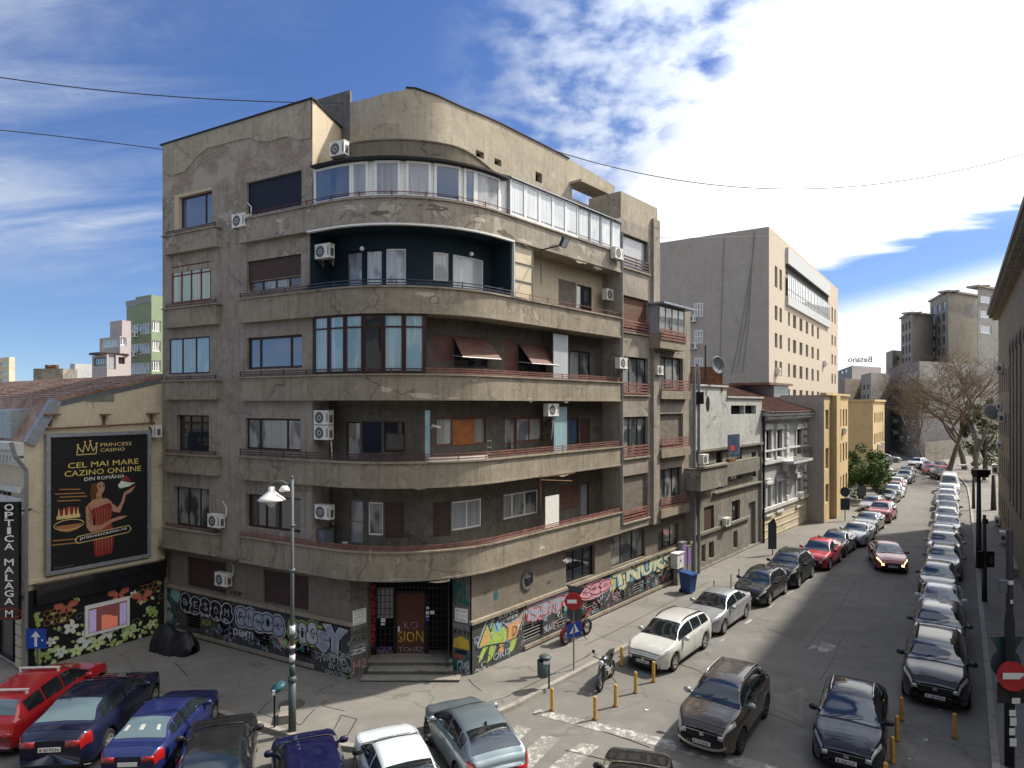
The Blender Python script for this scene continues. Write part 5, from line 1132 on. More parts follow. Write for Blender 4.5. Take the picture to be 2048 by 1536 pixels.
for j in range(9):
    a = A0 + .5 + j * (A1 - A0) / 9; ribbon_on(ms, W, [(a + .18 * math.cos(t * .6) * (1 - t / 14), .9 + .5 * (j % 3) * .8 + .18 * math.sin(t * .6) * (1 - t / 14)) for t in range(12)], .02, KM - .0005, 0)
C(ms, 'mural_swirls', 'frame_grey')
# lit display window
z0d, z1d = W.z(168, 1275, -.15), W.z(168, 1213, -.15)
dw = MB(); dw.sbox(W, sc0, sc1, z0d, z1d, -.2, -.112); D0 = C(dw, 'display_window', 'frame_white')
dpn = MB(); dpn.sbox(W, sc0 + .12, sc1 - .12, z0d + .12, z1d - .14, -.206, -.2); dpn.build('display_backdrop', plain('dim shop interior', (.05, .02, .02), .4, coat=.5, emit=(.16, .05, .045, .35)), D0, True)
di = MB(); r_ = random.Random(2)
for i in range(10): a = sc0 + .6 + i * (sc1 - sc0 - 1.2) / 10; di.sbox(W, a, a + .16, z0d + .14, z0d + .3 + r_.random() * .45, -.214, -.207)
di.build('displayed_goods', plain('warm lit goods', (.3, .08, .06), .4, emit=(.6, .2, .12, .3)), D0, True)
di = MB(); di.sbox(W, sc0 + .14, sc0 + .4, z0d + .14, z1d - .2, -.212, -.207); di.sbox(W, sc1 - .4, sc1 - .14, z0d + .14, z1d - .2, -.212, -.207); di.build('display_banner', plain('lilac lit banner', (.4, .34, .6), .5, emit=(.3, .26, .4, .2)), D0, True)
ac_unit(W, -.1, 317, 862, 'air conditioner at the right edge of the billboard wall', a=W.a(316, -.1), n=nL, s=1.0)
# billboard
z00, z01 = W.z(92, 1152, -.2), W.z(92, 868, -.2); b0, b1 = W.a(92, -.2), W.a(301, -.2); hB = z01 - z00; wB = b1 - b0
BB = thing('billboard', 'large dark casino billboard in a silver frame on the cream wall', 'billboard', (W.pt(b0, -.2).x, W.pt(b0, -.2).y, z00))
def bbx(mb, name, mats): return mb.build(name, [M[x] for x in mats] if isinstance(mats, (list, tuple)) else M[mats], BB, True)
m_ = MB()
for a0_, a1_, y0, y1 in ((b0, b1, z00, z00 + .14), (b0, b1, z01 - .14, z01), (b0, b0 + .14, z00 + .14, z01 - .14), (b1 - .14, b1, z00 + .14, z01 - .14)): m_.sbox(W, a0_, a1_, y0, y1, -.26, -.05)
bbx(m_, 'frame', 'zinc'); m_ = MB(); m_.sbox(W, b0 + .14, b1 - .14, z00 + .14, z01 - .14, -.2, -.08); bbx(m_, 'poster', 'black')
M['gold_bright'] = plain('bright gold print', (.68, .55, .14), .5)
bu = lambda u: b0 + wB * u; bv = lambda v: z00 + hB * v; KK = -.204
def bt_(body, u0, u1, v0, v1, mat, off=.012, nm='poster_lettering'): m_ = MB(); text_on(m_, W, body, bu(u0), bu(u1), bv(v0), bv(v1), KK, 0, off); bbx(m_, nm, mat)
bt_('PRINCESS', .49, .80, .893, .918, 'gold', .004); bt_('CASINO', .49, .73, .853, .878, 'gold', .004)
bt_('CEL MAI MARE', .19, .87, .745, .785, 'gold_bright', .0); bt_('CAZINO ONLINE', .16, .9, .687, .727, 'gold_bright', .0); bt_('DIN ROMÂNIA', .34, .73, .645, .678, 'white_sign', .0)
m_ = MB(); cr = [(.27, .84), (.28, .9), (.325, .855), (.345, .92), (.375, .865), (.395, .925), (.42, .862), (.455, .905), (.45, .842)]; ribbon_on(m_, W, [(bu(u), bv(v)) for u, v in cr], .035, KK, 0); ribbon_on(m_, W, [(bu(.27), bv(.84)), (bu(.45), bv(.842))], .035, KK)
for u, v in cr[1::2]: shape_on(m_, W, ell(bu(u), bv(v + .012), .045, .045, 8), KK)
bbx(m_, 'crown_emblem', 'gold')
m_ = MB(); sh_ = lambda pts, mi, kk: shape_on(m_, W, [(bu(u), bv(v)) for u, v in pts], KK - kk, mi)
# figure: hair, face, neck, shoulders, arms, dress, wrap
sh_([(.40, .50), (.385, .56), (.40, .615), (.44, .645), (.49, .648), (.53, .625), (.55, .58), (.54, .53), (.50, .52), (.47, .47), (.42, .44)], 1, .001)
sh_([(.455, .60), (.47, .625), (.505, .63), (.53, .61), (.532, .575), (.515, .545), (.49, .535), (.465, .555)], 0, .002); sh_([(.455, .56), (.50, .55), (.505, .505), (.45, .505)], 0, .0025)
sh_([(.37, .47), (.42, .50), (.50, .505), (.555, .50), (.60, .47), (.60, .43), (.36, .42)], 0, .003)
sh_([(.35, .45), (.38, .47), (.41, .40), (.42, .31), (.50, .305), (.60, .34), (.68, .352), (.76, .35), (.70, .33), (.60, .315), (.50, .27), (.40, .26), (.36, .30)], 0, .005)
sh_([(.585, .46), (.62, .45), (.66, .42), (.70, .47), (.72, .53), (.84, .575), (.80, .53), (.74, .51), (.725, .46), (.68, .38), (.61, .395)], 0, .0035)
sh_([(.41, .435), (.50, .45), (.58, .465), (.60, .44), (.605, .37), (.58, .33), (.44, .33), (.42, .38)], 2, .004)
sh_([(.44, .335), (.58, .33), (.62, .26), (.62, .16), (.60, .08), (.44, .075), (.42, .2)], 2, .004)
sh_([(.50, .572), (.512, .567), (.525, .572), (.512, .562)], 3, .006); sh_([(.468, .592), (.482, .597), (.495, .592), (.482, .588)], 1, .006); sh_([(.51, .594), (.52, .598), (.528, .593), (.52, .589)], 1, .006)
sh_([(.66, .59), (.72, .645), (.70, .62), (.80, .60), (.84, .60), (.78, .575), (.68, .565)], 3, .004); sh_([(.70, .645), (.75, .66), (.80, .61), (.72, .62)], 2, .0045)
sh_([(.455, .60), (.462, .60), (.475, .56), (.49, .54), (.465, .552)], 5, .0045); sh_([(.452, .52), (.50, .525), (.505, .505), (.45, .508)], 5, .0045); sh_([(.37, .47), (.385, .468), (.40, .42), (.41, .33), (.395, .32), (.375, .42)], 5, .0055)
for q in range(9): ribbon_on(m_, W, [(bu(.375 + .012 * (q % 3)), bv(.44 - .015 * q)), (bu(.40 + .006 * (q % 2)), bv(.43 - .015 * q))], .018, KK - .007, 1)
for q in range(6): ribbon_on(m_, W, [(bu(.44 + .03 * q), bv(.44 - .004 * q)), (bu(.46 + .024 * q), bv(.35)), (bu(.45 + .03 * q), bv(.12 + .02 * (q % 2)))], .02, KK - .0055, 5)
for q in range(5): ribbon_on(m_, W, [(bu(.41 + .012 * q), bv(.62)), (bu(.395 + .012 * q), bv(.55)), (bu(.415 + .012 * q), bv(.47))], .012, KK - .0012, 5)
ribbon_on(m_, W, [(bu(.475), bv(.603)), (bu(.495), bv(.606))], .02, KK - .007, 1); ribbon_on(m_, W, [(bu(.508), bv(.606)), (bu(.524), bv(.603))], .02, KK - .007, 1); ribbon_on(m_, W, [(bu(.503), bv(.592)), (bu(.507), bv(.578))], .012, KK - .007, 5); sh_([(.498, .567), (.512, .564), (.526, .568), (.512, .558)], 2, .0065)
# little crown and bowl
sh_([(.10, .40), (.12, .45), (.16, .46), (.20, .475), (.24, .46), (.28, .45), (.29, .40)], 2, .001); sh_([(.09, .385), (.30, .385), (.30, .41), (.09, .41)], 4, .002)
for u in (.11, .155, .2, .245, .28): sh_([(u - .012, .40), (u, .47), (u + .012, .40)], 4, .003)
ribbon_on(m_, W, ell(bu(.2), bv(.34), .52, .2, 18), .03, KK - .002, 4, True); sh_([(.08, .34), (.32, .34), (.28, .30), (.2, .287), (.12, .30)], 5, .0015)
for v, u0, u1 in ((.60, .12, .30), (.57, .08, .34), (.545, .12, .36), (.52, .1, .3), (.24, .06, .32), (.21, .05, .34)): ribbon_on(m_, W, [(bu(u0), bv(v)), (bu(u1), bv(v - .012))], .045, KK - .001, 5)
m_.build('poster_figure', [M[x] for x in ('skin', 'hair', 'dress', 'petal', 'gold', 'honey')], BB, True)
m_ = MB(); rrp = [(.27 + .0, .262), (.25, .235), (.27, .205), (.78, .225), (.80, .25), (.78, .28)]; 
sh2 = [(bu(u), bv(v)) for u, v in [(.28, .245), (.255, .222), (.28, .195), (.77, .22), (.795, .246), (.77, .272)]]; shape_on(m_, W, sh2, KK - .007); bbx(m_, 'poster_button', 'black'); m_ = MB(); ribbon_on(m_, W, sh2, .03, KK - .009, 0, True); bbx(m_, 'poster_button_outline', 'gold')
m_ = MB(); vs, fs = textmesh('princesscasino.ro', .012); text_on(m_, W, 'princesscasino.ro', bu(.30), bu(.75), bv(.21), bv(.24), KK - .01, 0, .0, slant=.14); bbx(m_, 'poster_lettering', 'white_sign')
bt_('18+ joaca responsabil', .07, .24, .035, .05, 'frame_grey', 0)
# vertical shop sign
VS = Lin(S2_.pt(.35, -1.15), Vector((.97, .24)), (.24, -.97)); zt, zb = 6.75, 2.55
D = W.pt(a45, 0).y; vx = lambda px, y=D - 1.2: (px - 1024) / F * y; yv = D - 1.2
VSl = Lin((0, yv), (1, 0), (0, -1)); zt = ZP(1004, yv); zb = ZP(1240, yv)
SG = thing('shop_sign', 'tall black vertical shop sign with white letters at the left edge', 'sign', (vx(18), yv, zb)); m_ = MB(); m_.box(vx(-6), vx(37), yv, yv + .15, zb, zt); m_.build('panel', M['black_gloss'], SG, True)
m_ = MB()
ys = np.linspace(1008, 1196, 13)
for ch, y in zip('OPTICA MALAGA', ys):
    wd_ = {'I': 3, 'L': 7.5, 'P': 8}.get(ch, 9)
    if ch != ' ': text_on(m_, VSl, ch, vx(18.5 - wd_), vx(18.5 + wd_), ZP(y + 13, yv), ZP(y, yv), -.01, 0, .015)
text_on(m_, VSl, 'M', vx(11), vx(26), ZP(1234, yv), ZP(1220, yv), -.01, 0, .01); m_.build('sign_lettering', M['white_sign'], SG, True)
m_ = MB(); ribbon_on(m_, VSl, ell(vx(18), ZP(1226, yv), .45, .19, 20), .03, -.012, 0, True); m_.build('sign_ring', M['red_sign'], SG, True)
m_ = MB(); m_.box(vx(0), vx(6), yv + .15, yv + 2.0, zt - .5, zt - .45); m_.box(vx(0), vx(6), yv + .15, yv + 2.0, zb + .5, zb + .55); m_.build('bracket', M['iron'], SG, True)
# chimney of the cream building
ch = MB(); q = Vector((vx(108, 40), 40)); ch.box(q.x - .9, q.x + .9, 39.5, 40.8, 10.5, ZP(738, 40)); C(ch, 'chimney', 'grey_wall'); ch = MB()
for px in (96, 108, 112): ch = MB(); ch.tube([(vx(px, 40), 40, ZP(742, 40)), (vx(px, 40), 40, ZP(730, 40))], .16, 8); C(ch, 'chimney_pot', 'rust')

# ------------------------------------------------------------------ block builder for the other buildings
def block(name, label, cat, cx, cy_top, D, vpL, vpR, xl, xr, zbase=0, matL='beige', matR='beige', group=None, wl=None, wr=None, ztop=None, flat_roof='asphalt'):
    c = Vector(((cx - 1024) / F * D, D)); zt = ZP(cy_top, D) if ztop is None else ztop
    uLx = vdir(vpL); uRx = vdir(vpR)
    nL_ = Vector((uLx.y, -uLx.x)); nL_ = nL_ if nL_.dot(-c) > 0 else -nL_; nR_ = Vector((uRx.y, -uRx.x)); nR_ = nR_ if nR_.dot(-c) > 0 else -nR_
    SL = Lin(c, uLx, nL_); SR = Lin(c, uRx, nR_); aL_ = SL.a(xl) if xl is not None else 0; aR_ = SR.a(xr) if xr is not None else 0
    t = thing(name, label, cat, (c.x, c.y, 0), 0, group)
    L = SL.pt(aL_, 0); R = SR.pt(aR_, 0)
    hl_, hr_ = [], []
    for S, spec, hs, am in ((SL, wl, hl_, aL_), (SR, wr, hr_, aR_)):
        if not spec: continue
        for xs, ys, st in spec:
            for (x0, x1) in xs:
                for (y0, y1) in ys:          # rows given as z values
                    a0, a1 = sorted((S.a(x0), S.a(x1))); hs.append((a0, a1, y0, y1, st))
    for S, am, hs, mt, nm in ((SL, aL_, hl_, matL, 'side_wall'), (SR, aR_, hr_, matR, 'front_wall')):
        if abs(am) < 1e-6: continue
        mb = MB(); wall(mb, S, 0, min(0, am), max(0, am), zbase, zt, [h[:4] for h in hs], .2); mb.build(nm, M[mt], t, True)
        for h in hs: window(t, S, .2, *h[:4], **h[4])
    bk = L + (R - c) if True else None
    mb = MB(); mb.poly([(*c, zt - .05), (*R, zt - .05), (*bk, zt - .05), (*L, zt - .05)]); mb.quad((*L, zbase), (*bk, zbase), (*bk, zt), (*L, zt)); mb.quad((*R, zbase), (*bk, zbase), (*bk, zt), (*R, zt)); mb.build('roof', M[flat_roof], t, True)
    return t, SL, SR, aL_, aR_, zt, c
# tall beige office block
Dt = 75; rows = []
z_ = lambda y, D: ZP(y, D)
W1 = dict(n=1, gl='glass', fr='beige_front', fw=.05)
rT = [(z_(610 + 57 * i + 24, Dt), z_(610 + 57 * i - 6, Dt)) for i in range(4)]
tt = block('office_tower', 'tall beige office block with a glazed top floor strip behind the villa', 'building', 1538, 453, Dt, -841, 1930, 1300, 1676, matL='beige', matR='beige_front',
   wr=[([(1549.5, 1555), (1559, 1564)], rT[:], W1), ([(1549.5, 1555), (1559, 1564)], [(z_(566, Dt), z_(522, Dt))], W1), ([(1576, 1580), (1586, 1592.5), (1599, 1605), (1611.5, 1616.5), (1623, 1627.5), (1634, 1638)], rT, W1),
       ([(1663, 1666), (1669, 1671.5)], rT + [(z_(566, Dt), z_(522, Dt))], W1)])
tb, SLt, SRt, aLt, aRt, ztt, cT = tt
m_ = MB(); a0, a1 = SRt.a(1571), SRt.a(1656)
m_.sbox(SRt, a0, a1, 22.7, 23.86, -.35, -.002); m_.build('spandrel', M['panel_pale'], tb, True)
g0, g1 = 23.86, 26.65
m_ = MB(); m_.sbox(SRt, a0, a1, 27.9, 29.9, -.35, -.002); m_.build('roof_cladding', M['panel_pale'], tb, True)
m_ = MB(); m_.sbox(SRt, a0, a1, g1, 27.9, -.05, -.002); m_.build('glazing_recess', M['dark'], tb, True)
for i in range(14):
    b0_, b1_ = a0 + (a1 - a0) * i / 14, a0 + (a1 - a0) * (i + 1) / 14; window(tb, SRt, -.25, b0_ + .05, b1_, g0, g1, n=2, gl='glass_painted_sky', fr='frame_grey', fw=.1, tr=.3)
for k_, (x0, x1, y0, y1) in enumerate([(1389, 1406, 607, 634), (1389, 1406, 661, 687), (1389, 1406, 716, 742)]):
    a, b_ = SLt.a(x0), SLt.a(x1); m2 = window(tb, SLt, -.01, min(a, b_), max(a, b_), z_(y1, SLt.pt(a, 0).y), z_(y0, SLt.pt(a, 0).y), n=3, gl='glass_blue', fr='frame_white', fw=.12, tr=.5)
m_ = MB(); m_.sbox(SLt, SLt.a(1300), SLt.a(1408), z_(790, Dt), z_(478, Dt) - 1.0, -.05, -.002); m_.build('side_bay', M['beige'], tb, True)
m_ = MB()
for pts in ([(1449, 475), (1447, 520), (1444, 600), (1440, 740)], [(1510, 462), (1505, 520), (1490, 610), (1476, 690), (1463, 750)], [(1508, 470), (1502, 560), (1492, 640), (1475, 735)], [(1503, 540), (1498, 640), (1485, 745)]):
    m_.tube([(*SLt.pt(SLt.a(x), -.06), z_(y, SLt.pt(SLt.a(x), 0).y)) for x, y in pts], .035, 5)
m_.build('hanging_cable', M['frame_grey'], tb, True)
for px, py, lb in ((1385, 638, 'top'), (1388, 692, 'lower')): ac_unit(SLt, -.05, px, py, 'air conditioner below the %s blue window of the tall beige block' % ('upper' if lb == 'top' else 'middle'), s=1.5)
ac_unit(SRt, 0, 1552, 743, 'air conditioner on the corner of the tall beige block', s=1.5); ac_unit(SRt, 0, 1647, 727, 'air conditioner right of the window columns on the tall beige block', s=1.5)
# dilapidated white and grey house
RL = Rn; d0, d1 = Ra(1388), Ra(1521)
DH = thing('dilapidated_house', 'dilapidated grey house with peeling white top and a concrete balcony', 'building', (*RL.pt(d0, 0), 0))
def Dd(mb, n, m, **k): return mb.build(n, M[m], DH, True, **k)
zt1 = RL.z(1388, 772); zt2 = RL.z(1460, 796); zmid = RL.z(1388, 902)
hl = [prect(RL, 0, 1459, 1486, 811, 829), prect(RL, 0, 1487, 1509, 811, 829)]; hl = [(a, b, RL.z(1459, 829), RL.z(1459, 811)) for a, b, c, d in hl]
am = Ra(1450)
m_ = MB(); wall(m_, RL, -.1, d0, am, zmid, zt1); wall(m_, RL, -.1, am, d1, zmid, zt2, hl, .35); m_.sbox(RL, d0 - .1, am + .1, zt1, zt1 + .12, -.2, .3); m_.sbox(RL, am, d1 + .1, zt2, zt2 + .12, -.2, .3); Dd(m_, 'upper_wall', 'white_wall')
m_ = MB(); e, e2 = RL.pt(d0, -.1), RL.pt(d0, 8); m_.quad((*e, 0), (*e2, 0), (*e2, zt1), (*e, zt1)); e, e2 = RL.pt(am, -.1), RL.pt(am, 5); m_.quad((*e, zt2), (*e2, zt2), (*e2, zt1), (*e, zt1)); e, e2 = RL.pt(d1, -.1), RL.pt(d1, 8); m_.quad((*e, 0), (*e2, 0), (*e2, zt2), (*e, zt2)); Dd(m_, 'side_wall', 'white_wall')
m_ = MB()
for h in hl: m_.sbox(RL, *h, .24, .27)
hd = prect(RL, -.1, 1412, 1419, 795, 822); shape_on(m_, RL, ell((hd[0] + hd[1]) / 2, RL.z(1415, 808), .3, .5, 10), -.105); Dd(m_, 'dark_hole', 'dark')
lw = [(*sorted((Ra(1432), Ra(1445))), RL.z(1432, 980), RL.z(1432, 904), dict(n=2, gl='glass', fr='frame_brown')), (*sorted((Ra(1462), Ra(1484))), RL.z(1462, 962), RL.z(1462, 900), dict(n=2, gl='glass_white', fr='frame_white')), (*sorted((Ra(1503), Ra(1512))), RL.z(1503, 955), RL.z(1503, 905), dict(n=1, gl='glass_cur', fr='frame_grey')),
      (*sorted((Ra(1408), Ra(1428))), RL.z(1408, 1070), RL.z(1408, 1015), 'shutter_brown'), (*sorted((Ra(1464), Ra(1480))), RL.z(1464, 1048), RL.z(1464, 1003), dict(n=2, gl='glass', fr='frame_brown')), (*sorted((Ra(1497), Ra(1511))), .25, RL.z(1497, 1006), 'door'),
      (*sorted((Ra(1403), Ra(1411))), .55, 1.6, dict(n=1, gl='dark', fr='frame_grey')), (*sorted((Ra(1418), Ra(1428))), .55, 1.6, dict(n=1, gl='dark', fr='frame_grey')), (*sorted((Ra(1467), Ra(1475))), .55, 1.7, dict(n=1, gl='dark', fr='frame_grey'))]
lw = [h for h in lw]
m_ = MB(); wall(m_, RL, 0, d0, d1, 0, zmid, [h[:4] for h in lw], .25); m_.sbox(RL, d0, Ra(1497) , 2.25, 2.42, -.15, -.002); m_.sbox(RL, d0, d1, 0, .25, -.1, -.002); m_.sbox(RL, d0, d1, zmid - .1, zmid + .05, -.25, -.002); m_.sbox(RL, Ra(1425), d1, RL.z(1425, 985) - .1, RL.z(1425, 985), -.2, -.002); Dd(m_, 'lower_wall', 'grey_wall')
for h in lw:
    if h[4] == 'door': m_ = MB(); m_.sbox(RL, h[0], h[1], h[2], h[3], .2, .24); Dd(m_, 'front_door', 'frame_grey')
    elif isinstance(h[4], str): m_ = MB(); m_.sbox(RL, h[0], h[1], h[2], h[3], .1, .14); Dd(m_, 'roller_shutter', h[4])
    else: window(DH, RL, .22, *h[:4], **h[4])
m_ = MB(); x0, x1 = Ra(1398, -1.2), Ra(1452, -1.2); zb_, ztb = 5.3, 6.55
m_.sbox(RL, x0, x1, zb_, ztb, -1.3, -1.1); m_.sbox(RL, x0, x0 + .15, zb_, ztb, -1.098, .0); m_.sbox(RL, x1 - .15, x1, zb_, ztb, -1.098, .0); m_.sbox(RL, x0 + .15, x1 - .15, zb_, zb_ + .15, -1.098, 0); m_.sbox(RL, x0 - .08, x1 + .08, ztb, ztb + .1, -1.38, -1.02); m_.sbox(RL, x1 - .3, d1 - 1, zb_ + .2, ztb - .1, -.3, -.002); Dd(m_, 'balcony', 'grey_wall')
m_ = MB(); x0, x1 = Ra(1455, -1.0), Ra(1478, -1.0); m_.sbox(RL, x0, x1, 6.9, 8.3, -1.05, -1.0); Dd(m_, 'balcony_screen', 'glass_blue'); m_ = MB(); m_.sbox(RL, x0 + .3, x1 - .9, 7.3, 7.6, -1.07, -1.051); Dd(m_, 'screen_patch', 'gr_red')
m_ = MB(); c_ = RL.pt(Ra(1425), 1.2); m_.box(c_.x - 1.6, c_.x + 1.8, c_.y, c_.y + 1.2, zt1 - .3, zt1 + 1.3); Dd(m_, 'brick_chimney', 'rust')
m_ = MB(); q = RL.pt(Ra(1420), .3); m_.tube([(*q, zt1 - 2), (*q, zt1 + 2.6)], .05, 6); m_.tube([(q.x - .5, q.y, zt1 - 1.6), (q.x - .5, q.y, zt1 - 4.0)], .04, 6); DS = Dd(m_, 'antenna_mast', 'iron')
DI = thing('satellite_dish', 'grey satellite dish on the mast above the white house', 'satellite dish', (q.x + .6, q.y - .3, zt1 + 1.3), .5); DI.scale = (.82, .82, .82); m_ = MB(); Mx = Matrix.Rotation(math.radians(80), 4, 'X'); m_.lathe([(.01, 0), (.3, .03), (.55, .11), (.72, .2), (.72, .22), (.55, .13), (.3, .05), (.01, .02)], 22, Mx); m_.build('dish', M['pole_grey'], DI, smooth=True); m_ = MB(); m_.tube([(0, 0, -.6), (0, -.5, 0), (0, -.7, .1)], .02, 5); m_.build('feed_arm', M['iron'], DI)
for s_, x_, lb in ((0, 1405, 'air conditioner on the small balcony of the dilapidated house'),): ac_unit(RL, -1.2, 1406, 918, lb, a=Ra(1406, -1.35) , s=1.0)
ac_unit(RL, 0, 1447, 1043, 'air conditioner beside the brown shutter of the dilapidated house')
m_ = MB(); q = RL.pt(d0 + .1, -.25); m_.tube([(*q, .1), (*q, 12.0), (q.x - .1, q.y, 12.6)], .09, 8); Dd(m_, 'downpipe', 'pipe'); m_ = MB(); m_.box(q.x - .3, q.x + .25, q.y - .2, q.y + .2, RL.z(1388, 808), RL.z(1388, 784)); Dd(m_, 'rain_hopper', 'black')
GP_ = thing('potted_plant', 'green plant in a box on the concrete balcony rail', 'plant', (*RL.pt(Ra(1462, -1.2), -1.2), 6.66), facing(nR)); m_ = MB(); m_.box(-.5, .5, -.12, .12, 0, .2); m_.build('planter_box', M['rust'], GP_); rnd = random.Random(6); m_ = MB()
for i in range(90): a, y, z = rnd.uniform(-.5, .5), rnd.uniform(-.2, .2), rnd.uniform(.18, .55); s = .07; m_.poly([(a, y, z), (a + s * rnd.uniform(-1, 1), y + s * rnd.uniform(-1, 1), z + s), (a + s, y, z + s * rnd.uniform(-1, 1))])
M['foliage'] = None
def foliage(name, a, b_, tr=.0):
    m = MT(name); oi = m.noise(m.vec(), 1.7, 4, .7); m.col(m.mix(m.rng(oi, .35, .65), a, b_)); m.set(Roughness=.75); m.b.inputs['Specular IOR Level'].default_value = .25; M[name] = m.m; return m.m
foliage('foliage', (.045, .085, .015), (.10, .16, .04)); foliage('ivy', (.035, .06, .018), (.08, .11, .035)); foliage('twigs', (.105, .07, .043), (.19, .135, .085)); foliage('bark', (.09, .075, .06), (.14, .12, .1))
m_.build('leaves', M['foliage'], GP_)
# villa
v0, v1 = Ra(1523), Ra(1643)
VI = thing('ornate_villa', 'grey and white ornate villa with reddish brown metal roof', 'building', (*Rn.pt(v0, 0), 0))
def V(mb, n, m, **k): return mb.build(n, M[m], VI, True, **k)
ze = Rn.z(1523, 822); zs = 2.3
def vx2(x0, x1): return sorted((Rn.a(x0), Rn.a(x1)))
up = [(*vx2(1530, 1540.5), *[Rn.z(1530, y) for y in (917, 862)]), (*vx2(1552, 1562), *[Rn.z(1552, y) for y in (914, 861)]), (*vx2(1592, 1602), *[Rn.z(1592, y) for y in (908, 860)]), (*vx2(1617, 1623), *[Rn.z(1617, y) for y in (903, 858)])]
dn = [(*vx2(1532, 1540), *[Rn.z(1532, y) for y in (1028, 972)]), (*vx2(1553.5, 1561), *[Rn.z(1553, y) for y in (1020, 965)]), (*vx2(1592, 1601), *[Rn.z(1592, y) for y in (1010, 958)]), (*vx2(1618, 1629), .25, Rn.z(1618, 958))]
bm_ = [(*vx2(1553, 1560), .4, 1.5), (*vx2(1594, 1602), .4, 1.5)]
m_ = MB(); wall(m_, Rn, 0, v0, v1, 0, ze - .35, up + dn + bm_, .3); V(m_, 'wall', 'villa')
for h in up[:4]: window(VI, Rn, .2, *h, n=2, gl='dark' if True else 'glass', fr='frame_brown')
for h in dn[:3]: window(VI, Rn, .2, *h, n=2, gl='glass_cur', fr='frame_white', tr=.7)
for h in bm_: window(VI, Rn, .2, *h, n=2, gl='dark', fr='iron')
m_ = MB(); m_.sbox(Rn, dn[3][0], dn[3][1], .25, dn[3][3], .26, .29); V(m_, 'carriage_door', 'dark')
for h in up + dn[:3]:
    m_ = MB(); m_.sbox(Rn, h[0] - .22, h[0] - .02, h[2] - .05, h[3] + .1, -.1, -.002); m_.sbox(Rn, h[1] + .02, h[1] + .22, h[2] - .05, h[3] + .1, -.1, -.002); m_.sbox(Rn, h[0] - .3, h[1] + .3, h[3] + .1, h[3] + .28, -.2, -.002); m_.sbox(Rn, h[0] - .1, h[1] + .1, h[3] + .28, h[3] + .5, -.14, -.002); m_.sbox(Rn, h[0] - .3, h[1] + .3, h[2] - .2, h[2] - .06, -.18, -.002); V(m_, 'window_surround', 'villa_trim')
for xq in (1573, 1609):
    m_ = MB(); a = Rn.a(xq); z = 2.6
    while z < ze - 1.2: m_.sbox(Rn, a - .3, a + .3, z, z + .38, -.14, -.002); z += .62
    V(m_, 'quoins', 'villa_trim')
m_ = MB(); zc = Rn.z(1523, 930); m_.sbox(Rn, v0, v1, zc, zc + .18, -.25, -.002); m_.sbox(Rn, v0, v1, zc + .9, zc + 1.02, -.14, -.002); m_.sbox(Rn, v0, v1, zs, zs + .25, -.2, -.002); m_.sbox(Rn, v0, v1, ze - .75, ze - .6, -.15, -.002); m_.sbox(Rn, v0 - .1, v1 + .1, ze - .35, ze - .1, -.6, .3)
n = 34
for i in range(n): a = v0 + (v1 - v0) * (i + .3) / n; m_.sbox(Rn, a, a + .2, ze - .6, ze - .352, -.5, -.002)
V(m_, 'cornice', 'villa_trim')
m_ = MB(); 
for z in (.3, .85, 1.4, 1.95): m_.sbox(Rn, v0, v1 - 3, z, z + .05, -.09, -.045)
m_.sbox(Rn, v0, Rn.a(1612), 0, zs, -.05, -.002); V(m_, 'plinth', 'cream')
m_ = MB(); A = lambda a, k, z: (*Rn.pt(a, k), z); rv_ = ze + 2.3; rk = 7.0
m_.quad(A(v0 - .3, -.75, ze - .08), A(v1 + .3, -.75, ze - .08), A(v1 - 2, rk, rv_), A(v0 - .3, rk, rv_)); m_.poly([A(v1 + .3, -.75, ze - .08), A(v1 + .3, 12, ze), A(v1 - 2, rk, rv_)])
for i in range(22):
    a = v0 + (v1 - v0) * i / 21; b_ = v0 + (v1 - 2 - v0) * i / 21; m_.hexa([A(a, -.75, ze - .08), A(a + .06, -.75, ze - .08), A(b_ + .06, rk, rv_), A(b_, rk, rv_), A(a, -.75, ze), A(a + .06, -.75, ze), A(b_ + .06, rk, rv_ + .06), A(b_, rk, rv_ + .06)])
V(m_, 'roof', 'roof_red')
m_ = MB(); a = Rn.a(1548, 3); m_.sbox(Rn, a, a + 4, ze + .9, ze + 2.2, 3.0, 6); V(m_, 'dormer', 'zinc'); m_ = MB(); m_.sbox(Rn, a - 2, a + 4.3, ze + 2.2, ze + 2.4, 2.7, 6.3); V(m_, 'dormer_roof', 'roof_red')
m_ = MB(); m_.sbox(Rn, v1, v1 + .05, 0, ze - .1, 0, 12); V(m_, 'side_wall', 'grey_wall')
x0, x1 = Rn.a(1585, -1), Rn.a(1623, -1); zb_ = zc + .05; m_ = MB(); m_.sbox(Rn, x0, x1, zb_ - .2, zb_, -1.1, -.26); m_.sbox(Rn, x0 + .2, x0 + .5, zb_ - .8, zb_ - .2, -.6, -.26); m_.sbox(Rn, x1 - .6, x1 - .3, zb_ - .8, zb_ - .2, -.6, -.26); V(m_, 'balcony_slab', 'villa_trim')
m_ = MB(); m_.sbox(Rn, x0, x1, zb_ + .95, zb_ + 1.0, -1.1, -1.06)
nn_ = 34
for i in range(nn_ + 1): a = x0 + (x1 - x0) * i / nn_; m_.sbox(Rn, a, a + .025, zb_, zb_ + .95, -1.09, -1.07)
V(m_, 'balcony_railing', 'iron')
ac_unit(Rn, -.5, 1601, 925, 'air conditioner standing on the villa balcony', s=1.1); ac_unit(Rn, 0, 1596, 990, 'air conditioner below the villa balcony')
m_ = MB(); q = Rn.pt(v0 - .15, -.2); m_.tube([(*q, .1), (*q, ze - .4)], .09, 8); q = Rn.pt(v1 + .2, -.3); m_.tube([(*q, .1), (*q, ze - 1), (q.x - .8, q.y, ze - .3)], .12, 8); V(m_, 'downpipe', 'black')
